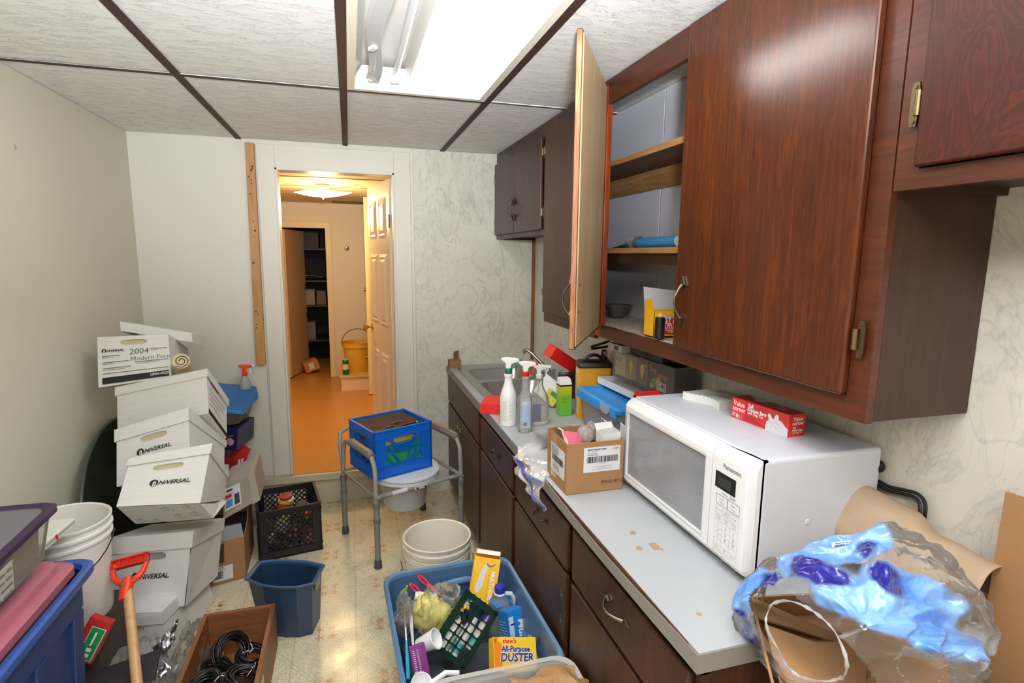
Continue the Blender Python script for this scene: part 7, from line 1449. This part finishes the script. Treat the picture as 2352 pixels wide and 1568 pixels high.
obj('top_fold', crumple(G().grid(lambda u, v: (.40+.19*u, 1.17+.19*v, .475+.03*math.sin(u*3.14)*math.sin(v*3.14)), 14, 14), .03, 15, 8), M_PAPER, t)
# ================================================================ RIGHT END: paper, cartons, water-bottle wrapper
t = thing('kraft_paper', 'rolled pale kraft paper lying behind the microwave against the wall', 'paper', (1.17, .85, WT))
def kp(u, v):
    y = 1.06-.38*u; a = v*math.pi*1.25-.25; r = .066+.010*math.sin(u*6)
    return (1.190+r*.95*math.cos(a), y, WT+.115+r*1.35*math.sin(a)-.02*u)
obj('roll', crumple(G().grid(kp, 30, 24), .012, 14, 2), M_PAPER2, t, smooth=True, solid=.001)
t = thing('flat_carton', 'tall flattened cardboard sheet standing at the right edge against the wall', 'cardboard', (1.22, .4, .5))
obj('sheet', G().hexa([(1.165, .0, .002), (1.172, .0, .002), (1.172, .69, .002), (1.165, .69, .002), (1.20, .0, 1.25), (1.207, .0, 1.25), (1.207, .700, 1.235), (1.20, .700, 1.235)]), M_CARD, t, bevel=.001)
obj('torn_tape', G().box(1.197, .64, 1.12, 1.199, .70, 1.125), P(214, 206, 194, .5), t)
t = thing('open_box', 'large open cardboard carton wrapped in plastic at the worktop end', 'box', (1.0, .5, 0))
CX0, CX1, CY0, CY1 = .83, 1.13, .40, .80
obj('carton', cartn(CX0, CY0, CX1, CY1, .002, .86, .004), M_CARD, t, bevel=.001)
def face_pts(*p): return [Vector(q) for q in p]
t = thing('bottle_tray', 'large cardboard bottle tray inside the torn bottled water wrapper', 'box', (1.0, .68, .86))
TA, TB, TC_, TD = at(1722, 1368, z=.955), at(2200, 1345, y=.70), at(2250, 1640, y=.56), at(1790, 1640, y=.62)
nrm = (TB-TA).cross(TD-TA).normalized()
if nrm.dot(CP-TA) > 0: nrm = -nrm
def TM(u, v, w): return (TA*(1-u)+TB*u)*(1-v)+(TD*(1-u)+TC_*u)*v+nrm*w
def slabT(g, u0, v0, w0, u1, v1, w1): return g.hexa([TM(u0, v0, w0), TM(u1, v0, w0), TM(u1, v1, w0), TM(u0, v1, w0), TM(u0, v0, w1), TM(u1, v0, w1), TM(u1, v1, w1), TM(u0, v1, w1)])
obj('tray', slabT(slabT(slabT(slabT(slabT(G(), 0, 0, .045, 1, 1, .049), 0, 0, 0, 1, .02, .045), 0, 0, 0, .014, 1, .045), .986, 0, .0, 1, 1, .045), 0, .98, 0, 1, 1, .045), M_CARD, t)
obj('flap', G().hexa([TM(.0, .0, 0), TM(.42, .30, .030), TM(.44, .36, .034), TM(.0, .22, 0), TM(.0, .0, .004), TM(.42, .30, .034), TM(.44, .36, .038), TM(.0, .22, .004)]), M_CARD2, t)
obj('inner_flap', G().hexa([TM(.04, .30, 0), TM(.50, .62, .0), TM(.40, 1.0, .0), TM(.04, .9, 0), TM(.04, .30, .004), TM(.50, .62, .004), TM(.40, 1.0, .004), TM(.04, .9, .004)]), M_CARD, t)
t = thing('water_wrapper', 'torn clear plastic bottled water wrapper with blue print over the cardboard', 'wrapper', (1.0, .72, .83))
SIL = [(1688, 1425), (1700, 1345), (1765, 1290), (1850, 1252), (1950, 1228), (2040, 1206), (2120, 1235), (2200, 1300), (2262, 1370), (2300, 1440), (2298, 1520), (2270, 1600), (2200, 1650), (2050, 1665), (1900, 1650), (1790, 1565), (1730, 1500)]
C0 = at(1985, 1440, y=.60)
SW = [at(a, b, y=.88-.29*(a-1688)/612-(.14 if b > 1500 else 0)*1.0) for a, b in SIL]
def sil(u):
    n_ = len(SW); f = (u*n_) % n_; i_ = int(f); f -= i_; a, b, c, d = SW[i_-1], SW[i_], SW[(i_+1) % n_], SW[(i_+2) % n_]
    return .5*((2*b)+(c-a)*f+(2*a-5*b+4*c-d)*f*f+(3*b-a-3*c+d)*f**3)
def wr_p(u, v):
    """front half 0..0.5 bulges to the room, back half behind; v=0.5 is the widest outline"""
    e = sil(u)-C0; b = (v-.5)*math.pi; rr_ = math.cos(b); dep = math.sin(b)
    p = C0+e*rr_-FWD*(dep*.14)
    q_ = Vector((u*6.283, 0, v*5)); cu_ = Vector((math.cos(u*6.283)*rr_, math.sin(u*6.283)*rr_, dep))
    n1 = noise.fractal(cu_*2.0+Vector((3, 1, 0)), .8, 2.1, 4); r1 = abs(noise.noise(cu_*3.4+Vector((0, 5, 2)))); r2 = abs(noise.noise(cu_*8+Vector((9, 5, 2))))
    k_ = .030*n1-.036*r1-.007*r2
    return p-FWD*k_*1.2+e.normalized()*k_*.5
FWD = (C0-CP).normalized()
def wrap_film():
    m = Mt('printed_wrapper_film'); n = m.n; l = m.l
    t = n.new('ShaderNodeBsdfTransparent'); g = n.new('ShaderNodeBsdfGlossy'); g.inputs['Roughness'].default_value = .06
    fr = n.new('ShaderNodeLayerWeight'); fr.inputs[0].default_value = .22; d = n.new('ShaderNodeBsdfDiffuse'); d.inputs[0].default_value = (.85, .87, .9, 1)
    b = n.new('ShaderNodeBump'); b.inputs['Strength'].default_value = .55; b.inputs['Distance'].default_value = .006
    l.new(m.noise(m.map((1, .5, 1)), 16, 2, .5, 2.2), b.inputs['Height'])
    for q in (g, fr): l.new(b.outputs[0], q.inputs['Normal'])
    gd = n.new('ShaderNodeMixShader'); gd.inputs[0].default_value = .40; l.new(g.outputs[0], gd.inputs[1]); l.new(d.outputs[0], gd.inputs[2]); fr.inputs[0].default_value = .36
    mx = n.new('ShaderNodeMixShader'); l.new(fr.outputs['Fresnel'], mx.inputs[0]); l.new(t.outputs[0], mx.inputs[1]); l.new(gd.outputs[0], mx.inputs[2])
    m2 = n.new('ShaderNodeMixShader'); m2.inputs[0].default_value = .04; l.new(mx.outputs[0], m2.inputs[1]); l.new(d.outputs[0], m2.inputs[2])
    def at_(nm):
        a = n.new('ShaderNodeAttribute'); a.attribute_name = nm; return a.outputs['Fac']
    wob = m.math('MULTIPLY', m.math('SUBTRACT', m.noise(m.map(), 30, 2), .5), .008)
    mb = m.ramp(m.math('ADD', m.math('ADD', at_('blue'), wob), .5), [(.499, 1.), (.501, 0.)]); mn = m.ramp(m.math('ADD', at_('navy'), .5), [(.499, 1.), (.501, 0.)])
    c = m.mix(m.ramp(m.noise(m.map(), 6, 5, .6, .8), [(.36, 0.), (.66, 1.)]), lin(58, 122, 212), lin(142, 186, 234)); c = m.mix(mn, c, lin(36, 36, 124))
    m.col(c); m.rough(.25); m.b.inputs['Coat Weight'].default_value = .3; l.new(b.outputs[0], m.b.inputs['Normal'])
    m3 = n.new('ShaderNodeMixShader'); l.new(m.math('MAXIMUM', mb, mn), m3.inputs[0]); l.new(m2.outputs[0], m3.inputs[1]); l.new(m.b.outputs[0], m3.inputs[2]); l.new(m3.outputs[0], m.out.inputs[0])
    return m.m
def pl3(pts, yy): return [at(a, b, y=yy-.06-.30*(a-1688)/612) for a, b in pts]
BANDS = [(1, pl3([(1845, 1300), (1930, 1262), (1985, 1238)], .90), .042), (2, pl3([(1860, 1332), (1925, 1330), (1975, 1310), (2000, 1275)], .90), .024),
    (2, pl3([(1748, 1305), (1762, 1340)], .86), .024), (2, pl3([(1845, 1295), (1885, 1322), (1925, 1338)], .84), .024),
    (1, pl3([(1905, 1345), (1985, 1372), (2060, 1420), (2120, 1445), (2190, 1450)], .78), .034), (1, pl3([(2050, 1360), (2140, 1380), (2225, 1400), (2262, 1420)], .80), .048), (1, pl3([(2000, 1395), (2070, 1440), (2190, 1430)], .78), .03),
    (2, pl3([(2032, 1312), (2050, 1330), (2078, 1338)], .80), .022), (2, pl3([(2030, 1560), (2120, 1575), (2270, 1590)], .66), .030), (1, pl3([(1700, 1380), (1735, 1335)], .88), .030), (2, pl3([(1692, 1432), (1715, 1470)], .86), .028), (2, pl3([(1838, 1552), (1850, 1600)], .68), .020)]
def segd(p, a, b):
    ab = b-a; t_ = max(0, min(1, (p-a).dot(ab)/ab.dot(ab))); q_ = a+ab*t_; r = p-q_; r = r-FWD*r.dot(FWD)*.72
    return r.length
def zone(u, v):
    p = wr_p(u, v); w = .010*noise.noise(p*18)
    if v < .30: return None
    if v > .5:
        m_ = p-at(1842, 1468, y=.64); m_ = m_-FWD*m_.dot(FWD); mx_, my_ = m_.dot(RT), m_.dot(UP)
        mx_, my_ = mx_*.80-my_*.60, mx_*.60+my_*.80
        if (mx_/.088)**2+(my_/.048)**2 < 1+w*12: return None
    return 0
full = G().grid(wr_p, 170, 110, m=zone, wrap=True)
used = sorted({i for f in full.f for i in f}); mp = {o_: n_ for n_, o_ in enumerate(used)}
gk = G(); gk.v = [full.v[i] for i in used]; gk.f = [[mp[i] for i in f] for f in full.f]; gk.m = [0]*len(gk.f)
dist = {1: [], 2: []}
for i_, vi in enumerate(used):
    p = gk.v[i_]; vv = (vi//170)/110
    for kd in (1, 2):
        q_ = min((min(segd(p, pts[a], pts[a+1]) for a in range(len(pts)-1))-wd for k_, pts, wd in BANDS if k_ == kd))
        dist[kd].append(q_ if vv > .42 else .1)
fo = obj('film', gk, wrap_film(), t, smooth=2)
for nm, kd in (('blue', 1), ('navy', 2)):
    a_ = fo.data.attributes.new(nm, 'FLOAT', 'POINT'); a_.data.foreach_set('value', dist[kd])
mouth = []; mc_ = at(1842, 1468, y=.64); fpts = [v for i_, v in enumerate(gk.v) if used[i_]//170 > 55]
for k in range(48):
    a = k/48*2*math.pi; mx_, my_ = .088*math.cos(a), .048*math.sin(a); X_, Y_ = mx_*.80+my_*.60, -mx_*.60+my_*.80
    q0 = mc_+RT*X_+UP*Y_; best = min(fpts, key=lambda v: ((v-q0)-FWD*(v-q0).dot(FWD)).length); mouth.append(q0+FWD*((best-q0).dot(FWD)))
mouth = [(mouth[k-1]+mouth[k]*2+mouth[(k+1) % 48])/4 for k in range(48)]
obj('torn_edge', G().tube([p_-FWD*.002 for p_ in mouth], [.0008+.0030*abs(math.sin(k*1.7)*math.sin(k*.37)) for k in range(len(mouth))], 6, closed=True), clear('torn_edge_plastic', op=.02, milky=.35, mcol=(.85, .86, .9), rough=.1, gloss=.4), t, smooth=True)
BCP = at(1942, 1262, y=.72); FB = frame(BCP, (RT*.93-UP*-.10).normalized(), (UP*.98+RT*-.15-FWD*.0).normalized())
o = obj('bar_code_patch', G().hexa([FB @ Vector(p_) for p_ in ((-.024, -.016, 0), (.024, -.016, 0), (.024, .016, 0), (-.024, .016, 0), (-.024, -.016, .0006), (.024, -.016, .0006), (.024, .016, .0006), (-.024, .016, .0006))]), WPR, t)
lettering(t, FB, barcode(-.020, -.014, .020, .011, 26, 9)+lines(-.018, .018, .0135, .0135, 1, .0015, 3), NAVY, 'bar_code', off=.0016)
